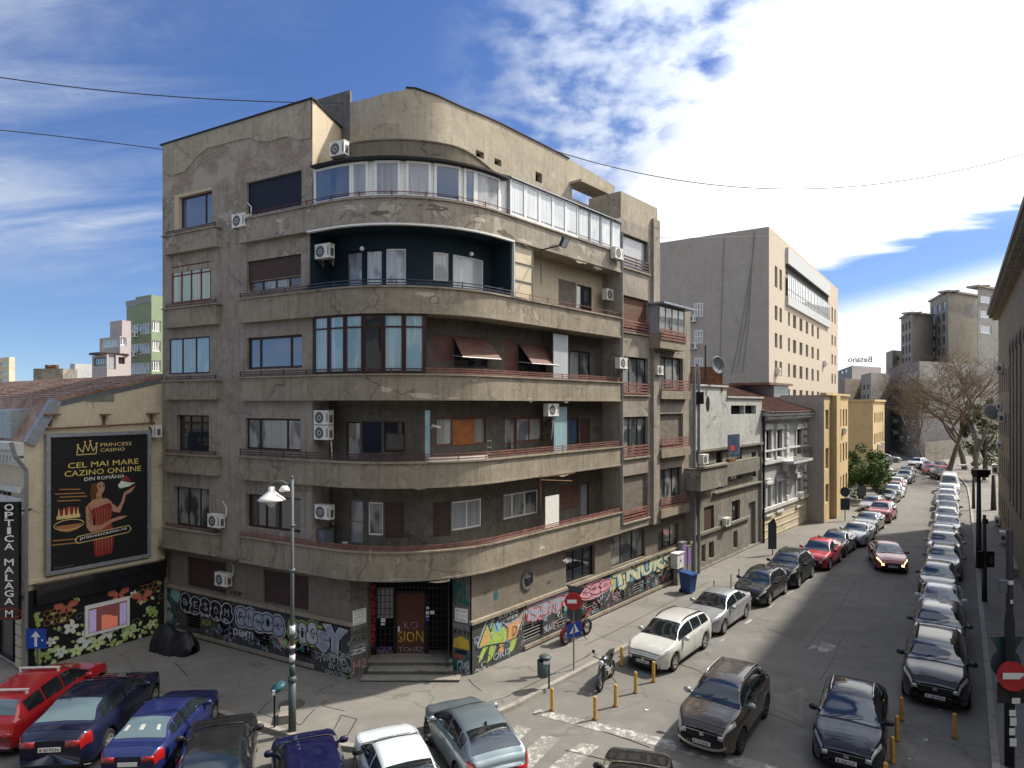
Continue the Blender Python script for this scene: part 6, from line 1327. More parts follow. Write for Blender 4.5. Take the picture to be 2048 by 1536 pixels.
# yellow office buildings
Dy = 54.8; ry = [(8.0, 9.7), (4.6, 6.4), (1.7, 3.3)]; Wy = dict(n=1, gl='glass_cur', fr='yellow', fw=.04)
YB = block('yellow_building', 'yellow ochre building with narrow windows right of the villa', 'building', 1648, 790, Dy, -820, 1934, 1560, 1696, matL='beige', matR='yellow', wr=[([(1651, 1657)], ry, Wy), ([(1672.5, 1676), (1679, 1682.5), (1685.5, 1688.5), (1691, 1694)], ry, Wy)])
m_ = MB(); m_.sbox(YB[2], YB[2].a(1661), YB[2].a(1668.5), 0, YB[5], -.5, -.002); m_.sbox(YB[2], YB[2].a(1648) - .1, YB[4] + .1, YB[5], YB[5] + .2, -.2, .3); m_.build('pilaster', M['yellow'], YB[0], True); ac_unit(YB[2], 0, 1685, 861, 'air conditioner between the upper windows of the nearer yellow building')
m_ = MB(); m_.sbox(YB[2], YB[2].a(1671), YB[2].a(1678), .1, 2.6, -.02, .02); m_.build('gate', M['frame_brown'], YB[0], True)
Dz = 79; rz_ = [(z_(847, Dz), z_(826, Dz)), (z_(890, Dz), z_(869, Dz)), (z_(930, Dz), z_(910, Dz))]
YC = block('yellow_building', 'smaller yellow building with a blank side wall behind the green tree', 'building', 1746, 803, Dz, -820, 1934, 1690, 1769, matL='yellow', matR='yellow', wr=[([(1748.5, 1751), (1753, 1755), (1757, 1759), (1760.7, 1762.4), (1764.2, 1766)], rz_, Wy)])
m_ = MB(); m_.sbox(YC[2], 0, YC[4], YC[5], YC[5] + .25, -.2, .3); m_.sbox(YC[1], YC[3], 0, YC[5], YC[5] + .25, -.2, .3); m_.build('parapet_cap', M['yellow'], YC[0], True)
ac_unit(YC[2], 0, 1755, 893, 'left air conditioner on the far yellow building', s=1.2); ac_unit(YC[2], 0, 1762, 889, 'right air conditioner on the far yellow building', s=1.2)
# far blocks
def rowz(ys, D): return [(z_(b, D), z_(a, D)) for a, b in ys]
Wg = dict(n=2, gl='glass_cur', fr='frame_white', fw=.1); Wd = dict(n=2, gl='glass', fr='frame_grey', fw=.1)
Da = 118
F1 = block('apartment_block', 'grey six storey apartment block closing the street behind the bare tree', 'building', 1839, 722, Da, 1500, 3300, 1777, 2010, matL='apt_grey', matR='apt_grey',
  wl=[([(1783, 1787), (1790, 1794)], rowz([(752, 760), (776, 784), (802, 810), (830, 838), (858, 866), (884, 892)], Da), Wd), ([(1802, 1834)], rowz([(742, 755)], Da), dict(n=8, gl='glass_white', fr='frame_white', fw=.1)), ([(1803, 1808), (1812, 1819), (1826, 1833)], rowz([(775, 785), (803, 814), (831, 843), (858, 870), (886, 896)], Da), Wg)],
  wr=[([(1921, 1936)], rowz([(736, 752)], Da), Wg)])
m_ = MB(); SLf = F1[1]
for i, (a, b_) in enumerate(((1789, 1797),)):
    for y in (770, 797, 824, 851, 878): q0_, q1_ = sorted((SLf.a(1786), SLf.a(1797))); m_.sbox(SLf, q0_, q1_, z_(y, Da), z_(y - 9, Da), -1.0, -.002)
m_.build('balconies', M['beige'], F1[0], True)
m_ = MB(); SRf = F1[2]; shape_on(m_, SRf, [(SRf.a(1840), 0.5), (SRf.a(1925), .5), (SRf.a(1925), z_(790, Da)), (SRf.a(1880), z_(797, Da)), (SRf.a(1840), z_(795, Da))], -.02); shape_on(m_, SRf, [(SRf.a(1921), z_(790, Da)), (SRf.a(1962), z_(790, Da)), (SRf.a(1962), z_(752, Da)), (SRf.a(1921), z_(752, Da))], -.03); m_.build('grey_render_patch', plaster('dull grey render', (.24, .235, .225), (.18, .175, .165), (.3, .29, .28)), F1[0], True)
ac_n = 0
for x, y in ((1806, 822), (1815, 824), (1806, 877), (1815, 846), (1830, 845), (1822, 877)): ac_n += 1; ac_unit(F1[1], 0, x, y, 'small air conditioner among the windows of the grey apartment block', 'air conditioners on the grey apartment block', s=1.6)
F2 = block('apartment_tower', 'beige tower with vertical window strips, left one above the grey block', 'building', 1823, 627, 150, 1500, 3300, 1802, 1866, matL='apt_beige', matR='apt_beige', group='beige towers above the grey block', wl=[([(1804.5, 1808.5), (1811, 1814.5), (1817, 1821)], rowz([(640, 656), (664, 680), (688, 704), (712, 722)], 150), Wd)])
F3 = block('apartment_tower', 'taller beige tower with a grey stain, right one above the grey block', 'building', 1897, 584, 145, 1500, 3300, 1860, 1956, matL='apt_beige', matR='apt_beige', group='beige towers above the grey block', wl=[([(1864, 1870), (1874, 1880), (1884, 1890)], rowz([(598, 614), (622, 638), (646, 662), (670, 686), (694, 710)], 145), Wd)])
m_ = MB(); S3 = F3[2]; a, b_ = S3.a(1930), S3.a(1957); shape_on(m_, S3, [(a, z_(628, 145)), (b_, z_(628, 145)), (b_, z_(598, 145)), (a + 2, z_(602, 145)), (a, z_(608, 145))], -.02); m_.build('render_stain', M['apt_grey'], F3[0], True)
F4 = block('apartment_tower', 'dark grey tower with three white windows at the right of the skyline', 'building', 1956, 574, 135, 1500, 3300, 1955, 2040, matL='apt_beige', matR='apt_grey', group='beige towers above the grey block', wr=[([(1961, 1983)], rowz([(589, 604), (619, 634), (649, 665)], 135), dict(n=3, gl='glass_blue', fr='frame_white', fw=.25))])
for fb_, (xl_, xr_) in ((F2, (0, 0)), (F3, (0, 0)), (F4, (0, 0))):
    m_ = MB(); S1_, S2x = fb_[1], fb_[2]; zt_ = fb_[5]; m_.sbox(S2x, -.5, fb_[4], zt_, zt_ + .4, -.5, 2); m_.sbox(S1_, min(0, fb_[3]) , max(0, fb_[3]), zt_, zt_ + .38, -.5, 2.1); m_.build('eaves', M['apt_beige'], fb_[0], True)
F5 = block('apartment_block', 'narrow grey block with a balcony left of the six storey block', 'building', 1742, 745, 128, 1500, 2600, 1722, 1779, matL='beige', matR='apt_grey', wl=[([(1726, 1731), (1734, 1738)], rowz([(768, 778), (788, 798)], 128), Wd)])
F6 = block('rooftop_building', 'distant pale building carrying the reversed rooftop letters', 'building', 1704, 731, 220, 1500, 2900, 1676, 1762, matL='apt_grey', matR='pinkgrey', wl=[([(1681, 1686), (1689, 1694)], rowz([(735, 741)], 220), Wd)])
SGn = thing('rooftop_sign', 'reversed rooftop letters on the distant building', 'sign', (vx(1720, 221), 221, ZP(731, 221))); m_ = MB(); Lf = Lin((0, 221), (1, 0), (0, -1)); text_on(m_, Lf, 'Betano', vx(1696, 221), vx(1744, 221), ZP(724, 221), ZP(713, 221), 0, 0, .02, flip=True); o_ = m_.build('sign_lettering', M['frame_grey'], SGn, True); m_ = MB()
for px in range(1698, 1745, 8): m_.tube([(vx(px, 221.3), 221.3, ZP(731, 221)), (vx(px, 221.3), 221.3, ZP(718, 221))], .08, 4)
m_.build('sign_scaffold', M['frame_grey'], SGn, True)
F7 = block('brick_building', 'low brick coloured building right of the tall beige block', 'building', 1690, 757, 140, 1500, 2600, 1670, 1724, matL='brick', matR='brick')
F8 = block('rooftop_hut', 'small penthouse on the slope between the towers', 'building', 1785, 700, 160, 1500, 3000, 1772, 1806, matL='apt_beige', matR='apt_grey', wr=[([(1793, 1799)], rowz([(712, 720)], 160), Wd)])
# left skyline
Wb = dict(n=8, gl='glass_cur', fr='frame_white', fw=.12)
gy = [(644, 666), (684, 706), (724, 746)]
GB = block('green_apartment_block', 'green rendered apartment block with white window bands behind the rusty roof', 'building', 303, 604, 97, -900, 1500, 253, 340, matL='green', matR='green', wl=[([(257, 301)], rowz(gy, 97), Wb)], wr=[([(304, 322)], rowz([(640, 662), (680, 702), (720, 742)], 97), dict(n=4, gl='glass_cur', fr='frame_white', fw=.12))])
gt_ = block('rooftop_hut', 'green top storey set back on the green block', 'building', 303, 589, 99, -900, 1500, 271, 345, zbase=22, matL='green', matR='green'); 
m_ = MB(); m_.sbox(GB[1], GB[3], 0, GB[5] + .02, GB[5] + .75, -.1, -.05); m_.build('roof_railing', M['frame_grey'], GB[0], True)
ac_unit(GB[1], 0, 273, 669, 'upper air conditioner on the green block', s=1.6); ac_unit(GB[1], 0, 271, 708, 'lower air conditioner on the green block', s=1.6)
GR = block('stepped_apartment_block', 'stepped pinkish grey block with glazed balconies left of the green block', 'building', 240, 672, 90, -900, 1500, 199, 262, matL='pinkgrey', matR='pinkgrey', wl=[([(202, 236)], rowz([(677, 692)], 90), dict(n=8, gl='glass_teal', fr='frame_white', fw=.12))], wr=[([(241, 253)], rowz([(674, 690), (713, 728)], 90), dict(n=2, gl='glass_blue', fr='frame_white', fw=.12))])
block('rooftop_hut', 'grey set back storey on the stepped block', 'building', 244, 640, 93, -900, 1500, 220, 262, zbase=18, matL='pinkgrey', matR='pinkgrey')
GS = block('lower_apartment_wing', 'low wing with dark framed balconies below the stepped block', 'building', 214, 709, 86, -900, 1500, 184, 256, matL='pinkgrey', matR='pinkgrey', wl=[([(187, 212)], rowz([(714, 730)], 86), dict(n=5, gl='glass_teal', fr='frame_brown', fw=.12))], wr=[([(217, 232)], rowz([(706, 738)], 86), dict(n=1, gl='glass_grey', fr='frame_grey', fw=.12)), ([(237, 250)], rowz([(712, 726)], 86), dict(n=2, gl='glass', fr='frame_brown', fw=.12))])
m_ = MB(); m_.sbox(GS[1], GS[3] - 1, .5, GS[5], GS[5] + .3, -.8, 3); m_.build('balcony_roof', M['frame_brown'], GS[0], True)
block('distant_white_house', 'small white building on the left skyline', 'building', 150, 727, 110, -900, 1500, 140, 186, matL='white_wall', matR='villa')
Fz = block('distant_beige_block', 'beige apartment block at the far left edge of the skyline', 'building', 18, 714, 130, -900, 1500, -20, 30, matL='cream', matR='cream', wl=[([(0, 15)], rowz([(724, 731), (742, 749), (757, 763)], 130), dict(n=4, gl='glass', fr='frame_white', fw=.1))])
# ------------------------------------------------------------------ right hand building with arches
RW = lin_px(G(2025, 1125), 1915, (-1, .5)); rA0 = RW.a(1996.5); 
y_near = 17.0; rA1 = (y_near - RW.p.y) / RW.u.y; zR = 18.3
RB_ = thing('arcaded_building', 'ochre grey building with tall arches and eaves along the right edge', 'building', (*RW.pt(0, 0), 0))
def Q(mb, n, m, **k): return mb.build(n, M[m], RB_, True, **k)
lo_a, hi_a = min(rA0, rA1), max(rA0, rA1)
hs = []; a = hi_a - 1.0; col_ = 0
small = []
while a - 1.0 > RW.a(2018):
    for z in (1.2, 4.5, 7.8, 11.1):
        small.append((a - 1.0, a, z, z + 1.7))
    a -= 2.4
arch = []; a2 = RW.a(2019); 
while a2 - 1.6 > lo_a + .5: arch.append((a2 - 1.6, a2, 3.6, 13.6)); a2 -= 2.9
m_ = MB(); wall(m_, RW, 0, lo_a, hi_a, 0, zR, small + [(x0, x1, z0, z1) for x0, x1, z0, z1 in arch], .7); Q(m_, 'wall', 'right_wall')
for x0, x1, z0, z1 in arch:
    m_ = MB(); c_ = (x0 + x1) / 2; r = (x1 - x0) / 2
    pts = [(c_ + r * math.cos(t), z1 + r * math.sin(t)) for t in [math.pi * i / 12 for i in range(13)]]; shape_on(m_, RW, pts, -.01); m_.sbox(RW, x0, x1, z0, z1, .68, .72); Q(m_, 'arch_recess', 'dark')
    m_ = MB()
    for i in range(12):
        t0, t1 = math.pi * i / 12, math.pi * (i + 1) / 12; f = lambda t, R_, k: (*RW.pt(c_ + R_ * math.cos(t), k), z1 + R_ * math.sin(t)); m_.quad(f(t0, r, -.03), f(t1, r, -.03), f(t1, r + .2, -.03), f(t0, r + .2, -.03)); m_.quad(f(t0, r + .2, -.03), f(t1, r + .2, -.03), f(t1, r + .2, 0), f(t0, r + .2, 0))
    Q(m_, 'arch_moulding', 'right_wall')
for i, h in enumerate(small): window(RB_, RW, .25, *h, n=2, gl='glass_cur', fr='frame_grey')
m_ = MB(); m_.sbox(RW, lo_a - .2, hi_a + .3, zR - .3, zR, -.8, .5); m_.sbox(RW, lo_a - .1, hi_a + .2, zR - .8, zR - .3, -.4, -.002)
nb_ = int((hi_a - lo_a) / .8)
for i in range(nb_): a = lo_a + i * .8; m_.sbox(RW, a, a + .25, zR - .75, zR - .3, -.72, -.4)
Q(m_, 'cornice', 'right_wall')
m_ = MB(); e, e2, e3, e4 = RW.pt(lo_a, 0), RW.pt(lo_a, 14), RW.pt(hi_a, 14), RW.pt(hi_a, 0); m_.quad((*e, 0), (*e2, 0), (*e2, zR), (*e, zR)); m_.quad((*e4, 0), (*e3, 0), (*e3, zR), (*e4, zR)); Q(m_, 'end_wall', 'right_wall'); m_ = MB(); m_.quad((*e, zR), (*e2, zR), (*e3, zR), (*e4, zR)); Q(m_, 'roof', 'roof_red')
m_ = MB(); 
for i in range(5): m_.sbox(RW, RW.a(2030) - 3.0 + i * .0, RW.a(2030) + 1.0, .1 + i * .12, .2 + i * .12, -.5 + i * .06, -.002)
Q(m_, 'entrance_step', 'step')
for px, py, s_, lb in ((2000, 736, 1.3, 'uppermost air conditioner on the right hand building'), (1997, 812, 1.0, 'air conditioner high on the right wall below the white pipe'), (2004, 835, 1.3, 'air conditioner beside the round satellite dish on the right wall'), (1999, 890, 1.0, 'slim air conditioner on the right wall above the tree crown'), (1991, 938, 1.4, 'air conditioner facing the street above the far sidewalk on the right'), (1995, 1041, 1.2, 'air conditioner on the right wall left of the lower white unit'), (2008, 1073, 1.3, 'lowest white air conditioner on the right wall')):
    ac_unit(RW, 0, px + 6, py, lb, s=s_, two=True)
SD = thing('satellite_dish', 'round grey satellite dish on the right hand wall', 'satellite dish', (*RW.pt(RW.a(2000), -.7), RW.z(2000, 825)), 1.9); m_ = MB(); m_.lathe([(.01, 0), (.3, .03), (.5, .1), (.6, .16), (.58, .18), (.01, .03)], 20, Matrix.Rotation(math.radians(80), 4, 'X')); m_.build('dish', M['pole_grey'], SD, smooth=True); m_ = MB(); m_.tube([(0, 0, 0), (0, .6, .05)], .025, 6); m_.build('feed_arm', M['iron'], SD)
# continuing row on the right behind the tree
block('apartment_block', 'low drab wall like house on the right of the street behind the bare tree', 'building', 1850, 885, 112, 1500, 2600, 1848, 1990, matL='apt_grey', matR='grey_wall')

# ------------------------------------------------------------------ trees
def leaf_tree(label, px, py, D, cr, n, seed, mat='foliage', h0=1.5, z=0):
    x = (px - 1024) / F * D; t = thing('tree', label, 'tree', (x, D, z)); rnd = random.Random(seed); zc = cr[2]
    m_ = MB(); m_.tube([(0, 0, 0), (.1, 0, zc * .5), (0, .1, zc)], [.22, .17, .08], 8)
    for i in range(7): an = rnd.uniform(0, 6.3); m_.tube([(0, 0, zc * .45), (math.cos(an) * cr[0] * .35, math.sin(an) * cr[0] * .35, zc * .8), (math.cos(an) * cr[0] * .75, math.sin(an) * cr[0] * .75, zc + rnd.uniform(-.2, .5) * cr[1])], [.1, .06, .02], 6)
    m_.build('trunk', M['bark'], t, smooth=True)
    m_ = MB(); cl = []
    for i in range(46):
        while 1:
            p = Vector((rnd.uniform(-1, 1), rnd.uniform(-1, 1), rnd.uniform(-1, 1)))
            if .25 < p.length < 1: break
        cl.append((Vector((p.x * cr[0], p.y * cr[0], zc + p.z * cr[1])), rnd.uniform(.35, .75)))
    for i in range(n):
        c, r = rnd.choice(cl); d = Vector((rnd.gauss(0, 1), rnd.gauss(0, 1), rnd.gauss(0, 1))).normalized() * r * rnd.uniform(.5, 1.1); p = c + d; s = rnd.uniform(.08, .17)
        e1 = Vector((rnd.gauss(0, 1), rnd.gauss(0, 1), rnd.gauss(0, .6))).normalized() * s; e2 = Vector((rnd.gauss(0, 1), rnd.gauss(0, 1), rnd.gauss(0, .6))).normalized() * s * .6; m_.poly([p - e1, p + e2, p + e1, p - e2])
    m_.build('crown', M[mat], t); return t
leaf_tree('bushy green tree on the pavement beside the yellow building', 1722, 990, 68, (2.6, 2.6, 3.3), 9000, 3)
leaf_tree('dark green shrubs low behind the green tree', 1750, 985, 76, (1.6, 1.2, 1.6), 2500, 5)
def bare_tree(label, px, D, hgt, spread, seed, mat='twigs', group=None, lean=0):
    x = (px - 1024) / F * D; t = thing('bare_tree', label, 'tree', (x, D, 0), 0, group); rnd = random.Random(seed); tr_ = MB(); tw = MB()
    def grow(p, d, L, r, lv):
        pts = [p]; q = p.copy(); dd = d.copy()
        for i in range(3): dd = (dd + Vector((rnd.gauss(0, .12), rnd.gauss(0, .12), rnd.gauss(.02, .1)))).normalized(); q = q + dd * L / 3; pts.append(q.copy())
        (tr_ if lv < 2 else tw).tube(pts, [r, r * .85, r * .72, r * .6], 6 if lv < 2 else 3, cap=False)
        if lv >= 7: return
        for i in range(3):
            nd = (dd + Vector((rnd.gauss(0, .55) * spread, rnd.gauss(0, .55) * spread, rnd.gauss(.05, .32)))).normalized(); grow(pts[rnd.choice((2, 3, 3))], nd, L * rnd.uniform(.62, .85), r * .58, lv + 1)
    grow(Vector((0, 0, 0)), Vector((lean, 0, 1)).normalized(), hgt * .27, hgt * .018, 0)
    tr_.build('trunk', M['bark'], t, smooth=True); tw.build('crown', M[mat], t); return t
G2 = 'bare street trees at the bend'
bare_tree('large bare brown tree leaning over the parked cars at the bend', 1895, 92, 21, 1.25, 2, group=G2); bare_tree('bare tree close to the right hand building', 1955, 84, 20, 1.1, 9, group=G2); bare_tree('bare tree in front of the grey apartment block', 1846, 104, 15, 1.4, 5, group=G2); bare_tree('tall thin bare tree right of the satellite dishes', 1930, 100, 23, 1.0, 12, group=G2); bare_tree('low spreading bare tree behind the white van', 1972, 100, 15, 1.4, 15, group=G2)
leaf_tree('dark ivy covered trunk beside the right hand building', 1968, 930, 86, (2.4, 5.0, 6.5), 7000, 18, 'ivy')
bare_tree('small bare tree on the terrace below the brick building', 1712, 150, 9, 1.2, 33)

# ------------------------------------------------------------------ street furniture
def post_base(px, py, z=SW): p = G(px, py, z); return (p.x, p.y, z)
# street lamp
p = post_base(584.5, 1462); t = thing('street_lamp', 'tall grey street lamp with a curved arm and bell shaped shade on the corner', 'street lamp', p); D = p[1]; hT = ZP(958, D) - SW
m_ = MB(); m_.tube([(0, 0, 0), (0, 0, 1.5)], [.12, .11], 14); m_.tube([(0, 0, 1.5), (0, 0, 1.56), (0, 0, 1.62), (0, 0, 1.7)], [.11, .14, .14, .09], 14); m_.tube([(0, 0, 1.7), (0, 0, 1.95), (0, 0, 2.05)], [.08, .095, .07], 14); m_.build('base', M['pole_green'], t, smooth=True)
m_ = MB(); m_.tube([(0, 0, 2.05), (0, 0, 5.0), (0, 0, hT)], [.062, .055, .045], 12); m_.tube([(0, 0, 4.9), (0, 0, 5.0)], .085, 12); m_.tube([(0, 0, 6.3), (0, 0, 6.36)], .08, 12); m_.tube([(0, 0, hT), (0, 0, hT + .12)], [.05, .01], 8); m_.build('pole', M['pole_grey'], t, smooth=True)
m_ = MB(); c_ = []
for i in range(13): an = math.pi * .05 + math.pi * .82 * i / 12; c_.append((-.42 + .42 * math.cos(an), 0, hT - .55 + .5 * math.sin(an)))
m_.tube([(0, 0, hT - 1.6), (-.03, 0, hT - 1.0)] + c_, .028, 8); m_.tube([(-.02, 0, hT - .15), (-.4, 0, hT - .15)], .02, 6); m_.build('arm', M['pole_grey'], t, smooth=True)
m_ = MB(); m_.lathe([(.02, .28), (.09, .26), (.1, .14), (.14, .1), (.34, -.06), (.42, -.14), (.4, -.15), (.12, .0)], 24, Matrix.Translation((-.62, -.05, hT - .5))); m_.lathe([(.02, .12), (.1, .11), (.17, .0), (.17, -.05), (.15, -.05)], 20, Matrix.Translation((-.3, .2, hT - .35))); m_.build('lamp_shade', M['white'], t, smooth=True)
m_ = MB(); m_.lathe([(.17, -.13), (.16, -.24), (.09, -.34), (.01, -.37)], 16, Matrix.Translation((-.62, -.05, hT - .5))); m_.build('bulb_glass', M['glass_painted_sky'], t, smooth=True)
m_ = MB(); m_.box(-.085, -.082 + .0, -.08, .08, 2.0, 2.0)
for z, h in ((2.15, .2), (2.55, .08), (3.0, .25)): m_.tube([(0, 0, z), (0, 0, z + h)], .087, 12)
m_.build('stickers', M['white_sign'], t, smooth=True)
# bin-like tilted teal bin and concrete block
p = post_base(549, 1455); t = thing('litter_bin', 'teal litter bin lid on a thin post left of the street lamp', 'litter bin', p, .3); m_ = MB(); m_.tube([(0, 0, 0), (0, 0, 1.05)], .03, 8); m_.build('post', M['black'], t); m_ = MB(); m_.lathe([(.01, .12), (.2, .1), (.24, .02), (.22, -.05), (.01, -.06)], 18, Matrix.Translation((.12, 0, 1.22)) @ Matrix.Rotation(-.5, 4, 'Y')); m_.build('lid', plain('teal plastic', (.03, .11, .14), .4), t, smooth=True); m_ = MB(); m_.box(-.05, .03, -.235, -.2, 1.1, 1.25); m_.build('sticker', M['white_sign'], t)
p = post_base(570, 1438); t = thing('concrete_block', 'small grey concrete block lying beside the street lamp', 'block', p, .25); m_ = MB(); m_.box(-.16, .16, -.35, .35, 0, .26); o = m_.build('block_body', M['step'], t); 
# bin on the kerb corner
p = post_base(1098, 1377); t = thing('litter_bin', 'dark green round litter bin hanging on a post at the kerb', 'litter bin', p, 0); m_ = MB(); m_.tube([(0, 0, 0), (0, 0, 1.12)], .035, 8); m_.build('post', M['pole_green'], t); m_ = MB(); m_.lathe([(.01, .42), (.17, .42), (.19, .45), (.2, 1.0), (.18, 1.0), (.17, .5), (.01, .48)], 22, Matrix.Translation((-.22, 0, 0))); m_.build('bucket', M['pole_green'], t, smooth=True); m_ = MB(); m_.lathe([(.01, 1.2), (.16, 1.18), (.22, 1.13), (.22, 1.1), (.01, 1.1)], 22, Matrix.Translation((-.2, 0, 0)) @ Matrix.Rotation(.06, 4, 'Y')); m_.build('lid', M['pole_green'], t, smooth=True); m_ = MB(); m_.box(-.2, .0, -.2, -.1, .93, 1.03); m_.build('litter', M['white'], t)
# yellow posts
GY = 'yellow posts guarding the junction'
yp = [(1104, 1421, 'yellow post at the kerb corner near the round litter bin', 0), (1190, 1439, 'yellow post at the start of the worn white line', 0), (1231, 1413, 'yellow post right in front of the black motorcycle', 0), (1271, 1386, 'yellow post in front of the silver estate car', 0), (1307, 1364, 'yellow post by the silver estate car number plate', 0), (1243, 1332, 'yellow post between the kerb and the silver estate car', 0),
  (1803, 1441, 'farthest yellow post right of the dark crossover', 0), (1794, 1481, 'second farthest yellow post right of the dark crossover', 0), (1785, 1526, 'third yellow post right of the dark crossover', 0), (1771, 1582, 'nearest yellow post at the bottom edge right of the dark crossover', 0), (1909, 1476, 'lone yellow post between the crossover and the right kerb', 0)]
first = None
for px, py, lb, _ in yp:
    q = G(px, py); 
    if first is None:
        first = thing('yellow_post', lb, 'bollard', (q.x, q.y, 0), 0, GY); m_ = MB(); m_.tube([(0, 0, .0), (0, 0, .72)], .058, 14); m_.tube([(0, 0, .72), (0, 0, .75)], [.058, .04], 14); m_.build('tube', M['yellow_post'], first, smooth=False); m_ = MB(); m_.tube([(0, 0, 0), (0, 0, .03)], .085, 14); m_.build('foot', M['rust'], first)
    else:
        r = first.copy(); col.objects.link(r); r.location = (q.x, q.y, 0); r['label'] = lb
        for c in first.children: cc = c.copy(); col.objects.link(cc); cc.parent = r
# no entry sign and crossing sign on one post
p = post_base(1147.5, 1340); t = thing('traffic_sign_post', 'sign post with no entry and pedestrian crossing signs beside the red motorcycle', 'sign', p); D = p[1]; zt = ZP(1190, D) - SW; X_ = lambda px: (px - 1024) / F * D - p[0]; Zs = lambda py: ZP(py, D) - SW
m_ = MB(); m_.tube([(0, 0, 0), (0, 0, zt)], .03, 8); m_.build('post', M['frame_grey'], t)
def disc(mb, c, r, n_, th=.02, mi=0, nseg=28):
    Rm = Vector((0, 0, 1)).rotation_difference(Vector(n_)).to_matrix().to_4x4(); mb.lathe([(.0001, th / 2), (r, th / 2), (r, -th / 2), (.0001, -th / 2)], nseg, Matrix.Translation(c) @ Rm, mi)
m_ = MB(); sn = Vector((-.12, -1, 0)).normalized(); disc(m_, (-.02, -.05, Zs(1202)), .33, sn); rd = m_.build('no_entry_disc', M['red_sign'], t); m_ = MB(); m_.box(-.25, .21, -.075, -.062, Zs(1202) - .07, Zs(1202) + .07); m_.build('white_bar', M['white_sign'], rd)
m_ = MB(); disc(m_, (.04, .06, Zs(1228)), .3, sn); m_.build('round_sign_back', M['sign_back'], t)
m_ = MB(); zc = Zs(1178); m_.add([(-.3, .04, zc + .15), (.42, .04, zc + .02), (.1, .04, zc - .45), (-.3, .05, zc + .15), (.42, .05, zc + .02), (.1, .05, zc - .45)], [(0, 1, 2), (5, 4, 3), (0, 3, 4, 1), (1, 4, 5, 2), (2, 5, 3, 0)]); m_.build('triangle_back', M['sign_back'], t)
zc = Zs(1260); m_ = MB(); m_.add([(-.04 - .22, -.04, zc - .34), (.3, .02, zc - .2), (.3, .02, zc + .36), (-.26, -.04, zc + .22), (-.26, -.02, zc - .34), (.3, .04, zc - .2), (.3, .04, zc + .36), (-.26, -.02, zc + .22)], [(0, 1, 2, 3), (7, 6, 5, 4), (0, 4, 5, 1), (1, 5, 6, 2), (2, 6, 7, 3), (3, 7, 4, 0)]); bs_ = m_.build('crossing_panel', M['blue_sign'], t)
m_ = MB(); m_.add([(-.16, -.036, zc - .14), (.2, .003, zc - .06), (.04, -.015, zc + .24)], [(0, 1, 2)]); m_.build('white_triangle', M['white_sign'], bs_); m_ = MB(); m_.tube([(.03, -.03, zc + .09), (.01, -.03, zc + .0), (-.03, -.04, zc - .07)], .014, 5); m_.tube([(.01, -.03, zc), (.06, -.02, zc - .06)], .012, 5); m_.tube([(-.02, -.035, zc + .05), (.06, -.025, zc + .03)], .01, 5); m_.build('walking_figure', M['black'], bs_)
# blue arrow sign at the left
q = G(75, 1345, SW); t = thing('traffic_sign_post', 'blue one way arrow sign on a thin pole in front of the floral wall', 'sign', (q.x, q.y, SW)); D = q.y; Zs2 = lambda py: ZP(py, D) - SW; m_ = MB(); m_.tube([(0, 0, 0), (0, 0, Zs2(1255))], .03, 8); m_.build('post', M['pole_grey'], t)
m_ = MB(); m_.box(-.38, .36, -.06, -.035, Zs2(1296), Zs2(1257)); sg = m_.build('blue_panel', M['blue_sign'], t); m_ = MB(); z0_, z1_ = Zs2(1292), Zs2(1261); m_.box(-.07, .03, -.066, -.061, z0_, z1_ - .2); m_.add([(-.2, -.066, z1_ - .22), (.16, -.066, z1_ - .22), (-.02, -.066, z1_)], [(0, 1, 2)]); disc(m_, (.22, -.063, (z0_ + z1_) / 2 - .05), .035, (0, -1, 0), .006); m_.build('white_arrow', M['white_sign'], sg)
# right foreground pole with signs
q = G(2019, 1532, SW); t = thing('utility_pole', 'dark wide pole with stickers and a no entry sign at the right edge', 'pole', (q.x, q.y, SW)); D = q.y; Zp = lambda py: ZP(py, D) - SW
m_ = MB(); m_.tube([(0, 0, 0), (0, 0, Zp(1240)), (0, 0, Zp(1225)), (0, 0, Zp(1060))], [.12, .12, .085, .08], 14); m_.build('pole', M['iron'], t, smooth=True)
m_ = MB(); disc(m_, (-.03, -.15, Zp(1348)), .4, (-.1, -1, .12)); rd = m_.build('no_entry_disc', M['red_sign'], t); m_ = MB(); m_.box(-.32, .26, -.185, -.165, Zp(1353), Zp(1341)); m_.build('white_bar', M['white_sign'], rd); 
m_ = MB(); LfP = Lin((q.x, q.y), (1, 0), (0, -1)); text_on(m_, LfP, 'TRENT', q.x - .22, q.x + .24, ZP(1372, D), ZP(1358, D), -.2, 0, 0, wob=.05); m_.v = [(a - q.x, b - q.y, c - SW) for a, b, c in m_.v]; m_.build('sign_scrawl', M['gr_pink'], rd)
m_ = MB(); disc(m_, (0, .14, Zp(1330)), .42, (0, -1, 0)); m_.build('round_sign_back', M['sign_back'], t)
m_ = MB(); z1_ = Zp(1276); m_.add([(-.46, .12, z1_), (.5, .12, z1_), (.02, .12, z1_ - .8), (-.46, .14, z1_), (.5, .14, z1_), (.02, .14, z1_ - .8)], [(0, 1, 2), (5, 4, 3), (0, 3, 4, 1), (1, 4, 5, 2), (2, 5, 3, 0)]); m_.build('triangle_back', plain('petrol green sign back', (.03, .07, .075), .4), t)
m_ = MB(); m_.box(-.4, .38, -.1, -.07 + .0, Zp(1403), Zp(1362)); m_.build('plate_board', M['iron'], t); m_ = MB()
for x0, x1, y0, y1 in ((-.03, .2, 1403, 1392), (-.1, .08, 1428, 1416), (-.08, .1, 1447, 1431), (-.1, .06, 1466, 1452), (-.09, .1, 1488, 1472)): m_.box(x0, x1, -.128, -.122, Zp(y0), Zp(y1))
